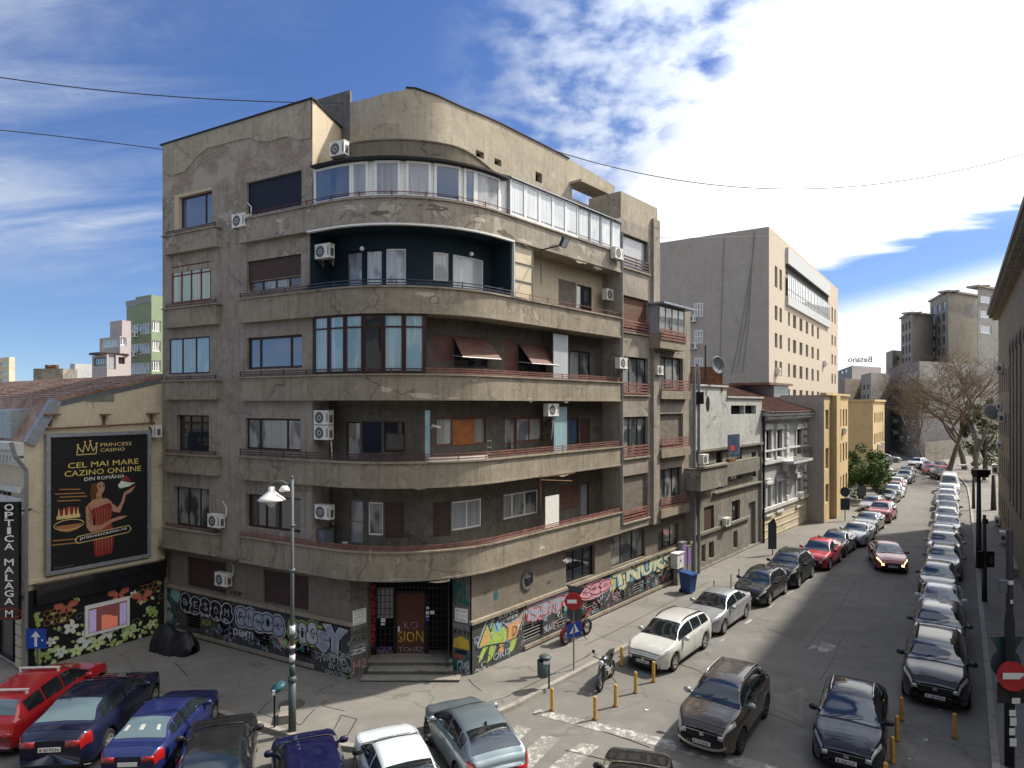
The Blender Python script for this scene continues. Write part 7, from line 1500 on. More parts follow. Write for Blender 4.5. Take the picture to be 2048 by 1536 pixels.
m_.build('stickers', M['white_sign'], t); m_ = MB(); m_.box(-.3, -.12, -.08, .06, Zp(1185), Zp(1160)); m_.tube([(-.12, 0, Zp(1172)), (0, 0, Zp(1172))], .02, 6); m_.build('junction_box', M['pole_grey'], t)
m_ = MB(); m_.tube([(-.02, -.1, Zp(1205)), (-.02, -.1, Zp(1198))], .03, 8); m_.tube([(0, 0, Zp(1168)), (0, 0, Zp(1160))], .09, 10); m_.build('clamp', M['white'], t)
# poles on the right pavement
def pole(px, yt, yb, r, label, extra=None):
    q = G(px, yb, SW); t = thing('street_pole', label, 'pole', (q.x, q.y, SW), 0, 'poles along the right pavement'); h = ZP(yt, q.y) - SW; m_ = MB(); m_.tube([(0, 0, 0), (0, 0, h * .25), (0, 0, h)], [r * 1.25, r * 1.1, r * .75], 10); m_.build('pole', M['iron'], t, smooth=True)
    return t, h, q.y
t, h, D = pole(1957.6, 949, 1136, .14, 'thick dark lamp pole on the right pavement behind the sign board'); m_ = MB(); m_.box(-.3, .55, -.25, .25, h, h + .3); m_.box(-.25, .45, -.25, .25, h - .15, h); m_.build('lamp_head', M['black'], t)
t, h, D = pole(1969, 1030, 1203, .1, 'thin dark pole carrying a black sign board on the right pavement'); m_ = MB(); m_.box(-.42, .45, -.08, -.02, ZP(1134, D) - SW, ZP(1102, D) - SW); sb = m_.build('sign_board', M['black'], t); m_ = MB()
for i in range(3): z = ZP(1115 + 5 * i, D) - SW; m_.box(.2, .36, -.086, -.081, z, z + .04)
m_.build('board_marks', M['frame_grey'], sb)
m_ = MB(); m_.box(-.05, .12, -.1, .1, h - .45, h - .2); m_.build('pole_fitting', M['iron'], t)
t, h, D = pole(1947, 935, 1017, .12, 'slim dark lamp pole beside the line of parked cars'); m_ = MB(); m_.tube([(0, 0, h), (-.5, 0, h + .3), (-1.1, 0, h + .25)], .06, 6); m_.box(-1.5, -.9, -.12, .12, h + .15, h + .3); m_.build('lamp_head', M['white'], t)
t, h, D = pole(1987, 950, 1020, .2, 'dark post near the right hand wall in the distance')
# signs on the left pavement further along
def signpost(px, yb, yt, label, head):
    q = G(px, yb, SW); t = thing('traffic_sign_post', label, 'sign', (q.x, q.y, SW)); h = ZP(yt, q.y) - SW; m_ = MB(); m_.tube([(0, 0, 0), (0, 0, h)], .035, 6); m_.build('post', M['iron'], t); m_ = MB(); head(m_, h); m_.build('sign_panel', M['sign_back'], t)
signpost(1545, 1110, 1038, 'black sign seen edge on beside the villa plinth', lambda m, h: (m.box(-.3, .25, -.05, .0, h - 2.0, h - .3), m.add([(-.3, 0, h - .3), (.1, 0, h + .1), (.25, 0, h - .3)], [(0, 1, 2)])))
signpost(1690, 1042, 985, 'round and square sign backs on a post near the yellow building', lambda m, h: (disc(m, (0, 0, h + .05), .42, (0, -1, .1)), m.box(-.4, .4, -.03, .0, h - 1.5, h - .5)))
signpost(1724, 1012, 972, 'narrow sign on a post in front of the green tree', lambda m, h: m.box(-.4, .4, -.03, .0, h - 1.3, h))
for i_, (px, py) in enumerate(((1462, 1182), (1478, 1170), (1428, 1196))):
    q = G(px, py, SW); t = thing('thin_post', ['thin dark post on the pavement behind the roof of the silver saloon', 'thin dark post on the pavement beside the black hatchback bonnet', 'thin dark post nearest the blue wheelie bin'][i_], 'bollard', (q.x, q.y, SW), 0, 'thin posts on the left pavement'); m_ = MB(); m_.tube([(0, 0, 0), (0, 0, .85)], .025, 8); m_.build('tube', M['iron'], t); m_ = MB(); m_.lathe([(.001, .91), (.035, .89), (.04, .86), (.03, .85)], 10); m_.build('cap', M['iron'], t)
# wheelie bin, utility box
q = G(1376, 1185, SW); t = thing('wheelie_bin', 'blue wheelie bin on the pavement against the corner of the building', 'bin', (q.x, q.y, SW), .65); M['bin_blue'] = plain('blue bin plastic', (.02, .06, .2), .45)
m_ = MB(); m_.hexa([(-.24, -.28, .08), (.24, -.28, .08), (.24, .28, .08), (-.24, .28, .08), (-.3, -.38, 1.0), (.3, -.38, 1.0), (.3, .36, 1.0), (-.3, .36, 1.0)]); m_.build('body', M['bin_blue'], t); m_ = MB(); m_.hexa([(-.32, -.42, 1.0), (.32, -.42, 1.0), (.32, .42, 1.02), (-.32, .42, 1.02), (-.3, -.4, 1.07), (.3, -.4, 1.07), (.3, .4, 1.12), (-.3, .4, 1.12)]); m_.tube([(-.3, .44, 1.02), (.3, .44, 1.02)], .02, 6); m_.build('lid', M['bin_blue'], t)
for x in (-.26, .26): m_ = MB(); m_.lathe([(.01, .03), (.1, .03), (.1, -.03), (.01, -.03)], 14, Matrix.Translation((x, .28, .1)) @ Matrix.Rotation(math.pi / 2, 4, 'Y')); m_.build('wheel', M['black'], t)
q = Rn.pt(Ra(1343), -.35); t = thing('utility_box', 'weathered grey meter box on a stand below the yellow graffiti', 'utility box', (q.x, q.y, SW), facing(nR)); m_ = MB(); m_.box(-.4, .4, -.2, .2, .95, 1.75); m_.box(-.44, .44, -.24, .22, 1.75, 1.8); m_.build('box', M['villa_trim'], t); m_ = MB(); m_.box(-.2, .2, -.12, .12, 0, .95); m_.build('stand', M['grey_wall'], t); m_ = MB(); m_.box(-.06, .06, -.206, -.201, 1.3, 1.42); m_.build('notice', M['black'], t)
for a_, h_, w_ in ((Ra(1356), 2.6, .5), (Ra(1366), 2.3, .45)):
    q = Rn.pt(a_, -.25); t = thing('electric_cabinet', 'graffitied grey cabinet against the wall %s' % ('next to the meter box' if h_ > 2.5 else 'beside the blue wheelie bin'), 'cabinet', (q.x, q.y, SW), facing(nR), 'cabinets at the end of the facade'); m_ = MB(); m_.box(-w_ / 2, w_ / 2, -.15, .15, 0, h_ - .4); m_.build('cabinet_body', M['frame_grey'], t); m_ = MB(); m_.box(-w_ / 2 + .04, w_ / 2 - .04, -.158, -.152, .9, h_ - .5); m_.build('sprayed_panel', M['gr_purple'], t); m_ = MB(); m_.box(-w_ / 2 - .03, w_ / 2 + .03, -.18, .17, h_ - .4, h_ - .36); m_.build('cap', M['frame_grey'], t)
# overhead cables
def cable(label, pts, sag=0, r=.02):
    t = MB(); P = [Vector(p) for p in pts]; out_ = []
    n = 40; a, m, b = P
    for i in range(n + 1):
        u = i / n; out_.append(a * ((1 - u) * (1 - 2 * u)) + m * (4 * u * (1 - u)) + b * (u * (2 * u - 1)))
    t.tube(out_, r, 5); o = t.build('overhead_cable', M['iron'], None); setp(o, label, 'cable', 'overhead cables')
def wp(px, py, D): return ((px - 1024) / F * D, D, ZP(py, D))
cable('upper overhead cable at the left running to the roof of the corner building', [wp(-60, 145, 22), wp(330, 192, 24), wp(700, 206, 27)])
cable('lower overhead cable at the left ending at the edge of the corner building', [wp(-60, 255, 24), wp(130, 274, 26), wp(326, 299, 28)])
cable('long sagging overhead cable crossing the street on the right', [wp(1098, 298, 30), wp(1600, 378, 32), wp(2100, 292, 32)], r=.022)
cable('thin overhead cable low over the grey blocks on the right', [wp(1316, 474, 34), wp(1420, 475, 50), wp(1560, 470, 74)], r=.015)
# dangling cables at the inner corner
m_ = MB(); rnd = random.Random(9)
for i in range(9):
    x0 = rnd.uniform(298, 340); y0 = rnd.uniform(1060, 1130); m_.tube([(*Ln.pt(La(x0 + 0), -.15), ZP(y0, 28.5)), (*Ln.pt(La(x0 + rnd.uniform(-6, 10)), -.2), ZP(y0 + rnd.uniform(10, 30), 28.5)), (*Ln.pt(La(x0 + rnd.uniform(-10, 14)), -.15), ZP(y0 + rnd.uniform(20, 60), 28.5))], .022, 5)
o = m_.build('cable_tangle', M['iron'], None); setp(o, 'tangle of loose cables in the corner between the two buildings', 'cable', kind='stuff')
cw = MB(); p0 = Ln.pt(La(310), -.3); z = ZP(1120, 28.5); cw.add([(p0.x, p0.y, z), (p0.x + .35, p0.y, z - .3), (p0.x + .3, p0.y - .1, z - 1.1), (p0.x + .05, p0.y, z - .9), (p0.x - .15, p0.y - .1, z - .5), (p0.x + .1, p0.y + .1, z - .4)], [(0, 5, 4), (0, 1, 5), (1, 2, 5), (5, 2, 3), (4, 5, 3)]); o = cw.build('torn_sheet', M['white'], None); setp(o, 'torn pale sheet hanging below the billboard corner', 'sheet')

# the building on the camera's side of the street: seen only mirrored in window panes and car paint
ob = thing('opposite_building', 'building behind the viewpoint, mirrored in the window panes', 'building', (-5, -3, 0)); So = Lin((-45, -3), (1, 0), (0, 1)); m_ = MB(); ho = []
for fl_ in range(5):
    for i_ in range(22): a_ = 2 + i_ * 3.4; ho.append((a_, a_ + 1.5, 1.2 + fl_ * 3.3, 3.0 + fl_ * 3.3))
wall(m_, So, 0, 0, 78, 0, 17.0, ho, .25); m_.build('wall', M['grey_wall'], ob, True); m_ = MB(); m_.sbox(So, 0, 78, 0, 17, .26, .3); m_.build('window_glazing', M['dark'], ob, True); m_ = MB(); m_.sbox(So, -.3, 78.3, 17, 17.4, -.6, 8); m_.build('roof', M['roof_red'], ob, True)
# ------------------------------------------------------------------ cars
def paint(name, c, metal=.35, rough=.28):
    m = MT(name); n = m.noise(m.vec(True), 3.0, 4); m.col(m.mix(m.mul(m.rng(n, .4, .75), .25), c, tuple(x * .7 + .02 for x in c))); dk = max(c) < .06; m.set(Metallic=metal * (.5 if dk else 1), Roughness=.5 if dk else .38); m.b.inputs['Specular IOR Level'].default_value = .1 if dk else .35; m.b.inputs['Coat Weight'].default_value = 1; m.b.inputs['Coat Roughness'].default_value = .03; return m.m
PC = {k: paint('car paint ' + k, c, mt, .3) for k, c, mt in (('silver white', (.56, .56, .53), .15), ('silver', (.36, .37, .38), .5), ('light grey', (.42, .43, .43), .4), ('black', (.012, .012, .013), .1), ('dark grey', (.05, .055, .06), .4), ('grey', (.17, .17, .17), .4), ('red', (.42, .012, .018), .1), ('dark red', (.25, .012, .02), .2),
   ('pinkish red', (.36, .06, .06), .2), ('white', (.72, .72, .72), 0), ('pale blue white', (.62, .68, .70), 0), ('navy', (.008, .011, .035), .2), ('deep navy', (.004, .005, .04), .15), ('blue', (.012, .02, .105), .2), ('blue grey', (.17, .215, .24), .45), ('brown grey', (.085, .066, .052), .5), ('black blue', (.006, .008, .016), .3))}
M['carglass'] = glass('car glass', (.012, .017, .02), .03, .9); M['carglass_pale'] = glass('rear car glass', (.10, .15, .16), .05, .7)
M['tyre'] = plain('tyre rubber', (.018, .018, .018), .8); M['rim'] = plain('alloy wheel', (.42, .42, .42), .35, .6, var=.1); M['rim_dark'] = plain('dark alloy wheel', (.07, .07, .07), .4, .5)
M['headlight'] = plain('headlight glass', (.55, .57, .58), .12, .3, coat=1.0); M['headlight_on'] = plain('lit headlight', (.9, .8, .5), .3, emit=(1.0, .75, .35, 2.0)); M['taillight'] = plain('tail light', (.33, .012, .012), .2, coat=1.0); M['amber'] = plain('amber lamp', (.55, .16, .02), .3)
M['trim'] = plain('black plastic trim', (.02, .02, .021), .55); M['chrome'] = plain('chrome', (.6, .6, .6), .2, .9, var=0); M['plate'] = plain('number plate', (.68, .68, .66), .5, var=.05); M['seat_pale'] = plain('pale headrest', (.45, .47, .44), .8)
def sst(t): t = max(0., min(1., t)); return t * t * (3 - 2 * t)
# profile keys (x from the nose, z); belt line; wheelbase position
TYPES = {
 'sedan': dict(L=4.65, W=1.80, prof=[(0, .64), (.12, .78), (.5, .90), (1.25, 1.01), (2.05, 1.4), (2.55, 1.45), (3.1, 1.43), (3.55, 1.33), (4.1, 1.08), (4.5, 1.05), (4.65, .92)], cowl=1.22, rf=2.05, rr=3.3, tb=4.05, belt=(.92, 1.03), fo=.88, wb=2.72, wr=.325, sw=((1.62, 2.55), (2.62, 3.4), (3.45, 3.72))),
 'hatch': dict(L=4.2, W=1.78, prof=[(0, .62), (.12, .76), (.5, .9), (1.1, 1.0), (1.85, 1.42), (2.4, 1.49), (3.1, 1.47), (3.6, 1.4), (4.02, 1.05), (4.14, .95), (4.2, .75)], cowl=1.08, rf=1.88, rr=3.6, tb=4.02, belt=(.94, 1.06), fo=.84, wb=2.58, wr=.33, sw=((1.5, 2.4), (2.47, 3.2), (3.26, 3.55))),
 'wagon': dict(L=4.8, W=1.84, prof=[(0, .64), (.12, .80), (.5, .94), (1.3, 1.06), (2.1, 1.46), (2.7, 1.53), (3.6, 1.48), (4.3, 1.38), (4.62, 1.08), (4.74, .98), (4.8, .75)], cowl=1.28, rf=2.1, rr=4.2, tb=4.62, belt=(.94, 1.04), fo=.92, wb=2.85, wr=.34, sw=((1.7, 2.65), (2.72, 3.5), (3.57, 4.25))),
 'suv': dict(L=4.4, W=1.85, prof=[(0, .80), (.1, .97), (.45, 1.09), (1.15, 1.18), (1.8, 1.6), (2.3, 1.67), (3.2, 1.66), (3.8, 1.57), (4.2, 1.2), (4.33, 1.08), (4.4, .85)], cowl=1.12, rf=1.84, rr=3.78, tb=4.2, belt=(1.06, 1.16), fo=.86, wb=2.67, wr=.37, sw=((1.5, 2.4), (2.47, 3.2), (3.26, 3.7))),
 'coupesuv': dict(L=4.35, W=1.84, prof=[(0, .70), (.1, .84), (.45, .97), (1.15, 1.08), (1.95, 1.5), (2.4, 1.58), (3.0, 1.55), (3.7, 1.38), (4.1, 1.16), (4.28, 1.08), (4.35, .85)], cowl=1.12, rf=1.95, rr=3.3, tb=4.08, belt=(1.0, 1.12), fo=.84, wb=2.64, wr=.37, sw=((1.58, 2.45), (2.52, 3.2), (3.26, 3.55))),
 'van': dict(L=5.2, W=2.0, prof=[(0, .8), (.08, 1.0), (.4, 1.12), (.8, 1.25), (1.55, 2.0), (1.9, 2.25), (3.0, 2.3), (4.6, 2.28), (5.1, 2.15), (5.17, 1.6), (5.2, .9)], cowl=.78, rf=1.6, rr=5.08, tb=5.18, belt=(1.2, 1.25), fo=.9, wb=3.3, wr=.35, sw=((1.1, 2.0), (2.1, 3.4), (3.5, 4.7))),
}
def car_surface(T):
    L, W = T['L'], T['W']; P = T['prof']; xs_ = [p[0] for p in P]; zs_ = [p[1] for p in P]
    m_ = [0] * len(P)
    for i in range(len(P)):
        if 0 < i < len(P) - 1:
            s0 = (zs_[i] - zs_[i - 1]) / (xs_[i] - xs_[i - 1]); s1 = (zs_[i + 1] - zs_[i]) / (xs_[i + 1] - xs_[i]); m_[i] = 0 if s0 * s1 <= 0 else 2 * s0 * s1 / (s0 + s1)
        else: m_[i] = ((zs_[1] - zs_[0]) / (xs_[1] - xs_[0]) if i == 0 else (zs_[-1] - zs_[-2]) / (xs_[-1] - xs_[-2]))
    def top(x):
        x = max(0, min(L, x))
        for i in range(len(P) - 1):
            if x <= xs_[i + 1]:
                h = xs_[i + 1] - xs_[i]; t = (x - xs_[i]) / h; return ((2 * t**3 - 3 * t * t + 1) * zs_[i] + (t**3 - 2 * t * t + t) * h * m_[i] + (-2 * t**3 + 3 * t * t) * zs_[i + 1] + (t**3 - t * t) * h * m_[i + 1])
        return zs_[-1]
    c1, c2 = T['fo'], T['fo'] + T['wb']; Ra_ = T['wr'] + .06; zc = T['wr']
    def half(x):
        f = 1.0
        if x < .95: f -= .33 * (1 - x / .95) ** 2.4
        if x > L - .7: f -= .22 * ((x - L + .7) / .7) ** 2.6
        return W / 2 * f
    def ring(x):
        w_ = half(x); zt = top(x); b = T['belt'][0] + (T['belt'][1] - T['belt'][0]) * x / L; zb = min(b, zt - .02); gh = max(0, zt - zb)
        ge = sst(gh / .35); zl = .2 + (.10 * (1 - x / .35) if x < .35 else 0) + (.12 * (1 - (L - x) / .4) if x > L - .4 else 0)
        fl = 0
        for c in (c1, c2):
            d = abs(x - c)
            if d < Ra_: zl = zc + math.sqrt(max(0, Ra_**2 - d * d)); 
            if d < Ra_ + .14: fl = max(fl, 1 - max(0, (d - Ra_)) / .14)
        z1 = max(.30, zl + .015); z2 = max(.55, zl + .03); z3 = max(zb * .84, z2 + .02); ws = w_ * (1 + .012 * fl)
        wr_ = w_ * (.88 - .20 * ge)
        return [(w_ * .94, zl), (ws * .985, z1), (ws, z2), (w_ * .995, z3), (w_ * .955, zb - .03), (w_ * .915, zb), (w_ * (.9 - .075 * ge) , zb + gh * .45), (wr_, zb + gh * .90), (wr_ * .86, zt - .018), (wr_ * .5, zt - .002), (0, zt + .008)]
    def S(x, v):         # v 0..10 ; sign gives the side (20-v mirrored)
        sg = 1
        if v > 10: v = 20 - v; sg = -1
        r = ring(x); i = min(9, int(v)); t = v - i; y = r[i][0] + (r[i + 1][0] - r[i][0]) * t; z = r[i][1] + (r[i + 1][1] - r[i][1]) * t
        return Vector((L / 2 - x, sg * y, z))
    return S, ring, c1, c2, Ra_
def car_panel(mb, S, x0, x1, v0, v1, off=.009, nx=6, nv=4, skew=0.0, taper=0.0, mi=0):
    """patch on the body surface; skew shifts x by height to follow pillars"""
    g_ = []
    for i in range(nx + 1):
        row = []
        for j in range(nv + 1):
            u = i / nx; q = j / nv; v = v0 + (v1 - v0) * q; sk = skew * (q if v1 > v0 else q); x = x0 + (x1 - x0) * u + (sk if u < .5 else sk) * 1.0 + taper * q * (1 - 2 * u)
            e = .02; p = S(x, v); px_ = S(x + e, v) - S(x - e, v); pv = S(x, min(20, v + .05)) - S(x, max(0, v - .05)); n = px_.cross(pv)
            if n.length > 1e-9: n.normalize()
            ctr = Vector((p.x * .5, 0, .5)); n = n if n.dot(p - ctr) > 0 else -n; row.append(p + n * off)
        g_.append(row)
    i0 = len(mb.v)
    for r in g_: mb.v += [tuple(p) for p in r]
    for i in range(nx):
        for j in range(nv): a = i0 + i * (nv + 1) + j; mb.f.append((a, a + 1, a + nv + 2, a + nv + 1)); mb.m.append(mi)
CACHE = {}
def car_parts(kind, lod, rails, opts):
    key = (kind, lod, rails, opts)
    if key in CACHE: return CACHE[key]
    T = TYPES[kind]; S, ring, c1, c2, Ra_ = car_surface(T); L, W = T['L'], T['W']; parts = []   # (name, mb, matkey, smooth, parent index, loc)
    xs = set([0, .03, .08, .16, .26, .4, .6, L - .5, L - .3, L - .18, L - .09, L - .03, L] + [i * L / 26 for i in range(27)])
    for c in (c1, c2):
        for i in range(-8, 9): xs.add(c + Ra_ * .998 * math.sin(i / 8 * math.pi / 2))
        xs.add(c - Ra_ - .005); xs.add(c + Ra_ + .005); xs.add(c - Ra_ - .14); xs.add(c + Ra_ + .14)
    xs = sorted(x for x in xs if 0 <= x <= L); xs = [x for i, x in enumerate(xs) if i == 0 or x - xs[i - 1] > .003]
    b = MB(); n = 21
    for x in xs:
        r = ring(x); pts = [(L / 2 - x, y, z) for y, z in r] + [(L / 2 - x, -y, z) for y, z in r[-2::-1]]; b.v += pts
    for i in range(len(xs) - 1):
        for j in range(n - 1): a = i * n + j; b.f.append((a, a + 1, a + n + 1, a + n)); b.m.append(0)
    b.f.append(tuple(range(n))); b.m.append(0); k = (len(xs) - 1) * n; b.f.append(tuple(k + j for j in range(n))[::-1]); b.m.append(0)
    parts.append(('body', b, 'PAINT', True, None))
    u = MB(); w_ = W / 2 - .27; u.box(-L / 2 + .2, L / 2 - .2, -w_, w_, .17, .6); u.box(-L / 2 + .1, L / 2 - .12, -W / 2 + .2, W / 2 - .2, .3, .45) if False else None
    u.box(L / 2 - c1 + Ra_ + .02, L / 2 - .06, -W / 2 + .25, W / 2 - .25, .2, .5); u.box(L / 2 - c2 + Ra_ + .03, L / 2 - c1 - Ra_ - .03, -W / 2 + .1, W / 2 - .1, .18, .4); u.box(-L / 2 + .06, L / 2 - c2 - Ra_ - .03, -W / 2 + .2, W / 2 - .2, .22, .5); parts.append(('underbody', u, 'trim', False, None))
    g1 = MB(); v0 = 7.15; car_panel(g1, S, T['cowl'] + .03, T['rf'] - .02, v0, 20 - v0, .01, 8, 12); parts.append(('windscreen', g1, 'carglass', True, None))
    g2 = MB(); 
    if kind != 'van': car_panel(g2, S, T['rr'] + .02, T['tb'] - .05, 7.4, 12.6, .01, 7, 10); parts.append(('rear_window', g2, 'REARGLASS', True, None))
    for sd_ in (0, 1):
        for i, (x0, x1) in enumerate(T['sw']): 
            sg = MB()
            va, vb = 5.25, 6.85
            if sd_: va, vb = 20 - va, 20 - vb
            car_panel(sg, S, x0 if i else max(T['cowl'] + .12, x0 - .32), x1, va, vb, .008, 8, 5, taper=0.0 if i == 1 else .0)
            parts.append(('side_window', sg, 'carglass', True, None))
    # front: grille, lamps, lower intake
    ft = MB(); zn = T['prof'][0][1]; wn = W / 2 * .67
    gz0, gz1 = zn - .26, zn - .05
    def frontpatch(mb, y0, y1, z0, z1, d=.012): mb.box(L / 2 - .02, L / 2 + d, y0, y1, z0, z1)
    g_ = MB(); frontpatch(g_, -wn * .72, wn * .72, gz0, gz1); parts.append(('grille', g_, 'trim', False, None))
    if lod > 0:
        g3 = MB(); frontpatch(g3, -wn * .9, wn * .9, .3, .37); [frontpatch(g3, min(q, q + .16), max(q, q + .16), .3, .46) for q in (-wn * .95, wn * .95 - .16)]; parts.append(('lower_intake', g3, 'trim', False, None))
        g4 = MB(); g4.box(L / 2 + .012, L / 2 + .02, -wn * .7, wn * .7, gz1 - .02, gz1); g4.box(L / 2 + .012, L / 2 + .022, -.06, .06, gz1 - .12, gz1 - .03); parts.append(('grille_trim', g4, 'chrome', False, None))
    for sd_ in (0, 1):
        h = MB(); va, vb = 3.35, 4.55
        if sd_: va, vb = 20 - va, 20 - vb
        car_panel(h, S, .01, .46, va, vb, .012, 7, 3, taper=.0); s__ = -1 if sd_ else 1; ya, yb = sorted((s__ * wn * .74, s__ * wn * .99)); h.box(L / 2 - .01, L / 2 + .008, ya, yb, zn - .19, zn - .06); parts.append(('headlight', h, 'HEAD', True, None))
        t_ = MB(); va, vb = (2.6, 4.5) if kind in ('sedan', 'coupesuv') else (3.0, 5.6)
        if sd_: va, vb = 20 - va, 20 - vb
        car_panel(t_, S, L - .3, L - .005, va, vb, .012, 5, 4); 
        s_ = -1 if sd_ else 1; t_.box(-L / 2 - .012, -L / 2 + .02, min(s_ * W * .2, s_ * W * .385), max(s_ * W * .2, s_ * W * .385), T['prof'][-1][1] - .16, T['prof'][-1][1] - .01); parts.append(('tail_light', t_, 'taillight', True, None))
        mr = MB(); y = s_ * (W / 2 + .07); zb = T['belt'][0] + .1; x = L / 2 - T['cowl'] - .42; R_ = Matrix.Translation((x, y, zb)) @ Matrix.Diagonal((.7, 1.15, .75, 1)); mr.lathe([(.001, .12), (.07, .1), (.11, .03), (.11, -.05), (.08, -.1), (.001, -.12)], 10, R_); mr.box(x - .03, x + .03, min(y, y - s_ * .16), max(y, y - s_ * .16), zb - .06, zb - .01); parts.append(('wing_mirror', mr, 'MIRROR', True, None))
    pf = MB(); pf.box(L / 2 + .012, L / 2 + .03, -.26, .26, .38, .49); parts.append(('number_plate', pf, 'plate', False, None))
    pf = MB(); pf.box(-L / 2 - .03, -L / 2 - .005, -.26, .26, .66, .77); parts.append(('number_plate', pf, 'plate', False, None))
    if lod > 1:
        sm_ = MB()
        for sd_ in (0, 1):
            for x in (T['sw'][0][1] + .035, T['sw'][1][1] + .03, T['cowl'] + .25):
                va, vb = (.6, 5.0)
                if sd_: va, vb = 20 - va, 20 - vb
                if all(abs(x - c) > Ra_ + .02 for c in (c1, c2)): car_panel(sm_, S, x - .009, x + .009, va, vb, .003, 1, 10)
        car_panel(sm_, S, T['cowl'] - .03, T['cowl'] + .015, 7.0, 13.0, .004, 1, 10)
        for v in (7.2, 12.8): car_panel(sm_, S, .2, T['cowl'], v, v + .08, .003, 8, 1)
        car_panel(sm_, S, .09, .11, 5, 15, .003, 1, 12)
        parts.append(('door_seams', sm_, 'trim', False, None))
        for sd_ in (0, 1):
            for x in (T['sw'][0][1] - .18, T['sw'][1][1] - .14):
                dh = MB(); va, vb = 3.7, 3.95
                if sd_: va, vb = 20 - va, 20 - vb
                car_panel(dh, S, x - .09, x + .09, va, vb, .022, 2, 1)
                parts.append(('door_handle', dh, 'MIRROR', False, None))
        for y in (-.1, .35): wpz = MB(); p0 = S(T['cowl'] + .04, 10); wpz.tube([(p0.x, y - .45, p0.z + .035), (p0.x - .16, y, p0.z + .12)], .009, 4); parts.append(('wiper', wpz, 'black', False, None))
    if lod > 0:
        for sd_ in (0, 1):
            ss = MB(); va, vb = (0, .8) if not kind in ('suv', 'coupesuv') else (0, 1.5)
            if sd_: va, vb = 20 - va, 20 - vb
            car_panel(ss, S, c1 + Ra_ + .02, c2 - Ra_ - .02, va, vb, .006, 6, 2)
            if kind in ('suv', 'coupesuv'):
                for c in (c1, c2):
                    va2, vb2 = (0, 1.25) if not sd_ else (20, 18.75); car_panel(ss, S, c - Ra_ * .99, c + Ra_ * .99, va2, vb2, .007, 16, 2)
            parts.append(('sill_trim', ss, 'trim', True, None))
    if rails:
        for s_ in (-1, 1):
            rl = MB(); pts = [];
            for i in range(9): x = T['rf'] + .12 + (T['rr'] - T['rf'] - .1) * i / 8; p = S(x, 7.75); pts.append((p.x, s_ * p.y, p.z + (.055 if 0 < i < 8 else .0)))
            rl.tube(pts, .025, 6); parts.append(('roof_rail', rl, 'chrome' if rails == 2 else 'trim', True, None))
    # wheels
    for c in (c1, c2):
        for s_ in (-1, 1):
            r = T['wr']; y = s_ * (W / 2 - .115); Mx = Matrix.Translation((L / 2 - c, y, r)) @ Matrix.Rotation(-s_ * math.pi / 2, 4, 'X')
            ty = MB(); ty.lathe([(r * .62, -.1), (r * .93, -.1), (r, -.07), (r, .07), (r * .93, .1), (r * .64, .102), (r * .62, .09)], 24 if lod > 1 else 16, Mx)
            rm = MB(); rm.lathe([(r * .64, .1), (r * .6, .1), (r * .56, .05), (.001, .045)], 20, Mx); rk = MB(); rk.lathe([(r * .64, .103), (r * .57, .103), (r * .56, .06)], 20, Mx); rk.lathe([(.001, .098), (r * .13, .095), (r * .14, .05)], 12, Mx)
            for q in range(5 if lod else 5):
                an = q * 2 * math.pi / 5; ca, sa = math.cos(an), math.sin(an); w1_, w2_ = r * .11, r * .07; f = lambda rr, ww, z: Mx @ Vector((rr * ca - ww * sa, rr * sa + ww * ca, z))
                rk.add([f(r * .1, -w1_, .092), f(r * .6, -w2_, .1), f(r * .6, w2_, .1), f(r * .1, w1_, .092), f(r * .1, -w1_, .05), f(r * .6, -w2_, .05), f(r * .6, w2_, .05), f(r * .1, w1_, .05)], [(0, 1, 2, 3), (0, 4, 5, 1), (3, 2, 6, 7)])
            parts.append(('wheel', ty, 'tyre', True, None)); wi = len(parts) - 1; 
            if lod: parts.append(('wheel_disc', rm, 'trim', True, wi))
            parts.append(('rim', rk, 'RIM', False, wi))
    CACHE[key] = (parts, {}); return CACHE[key]
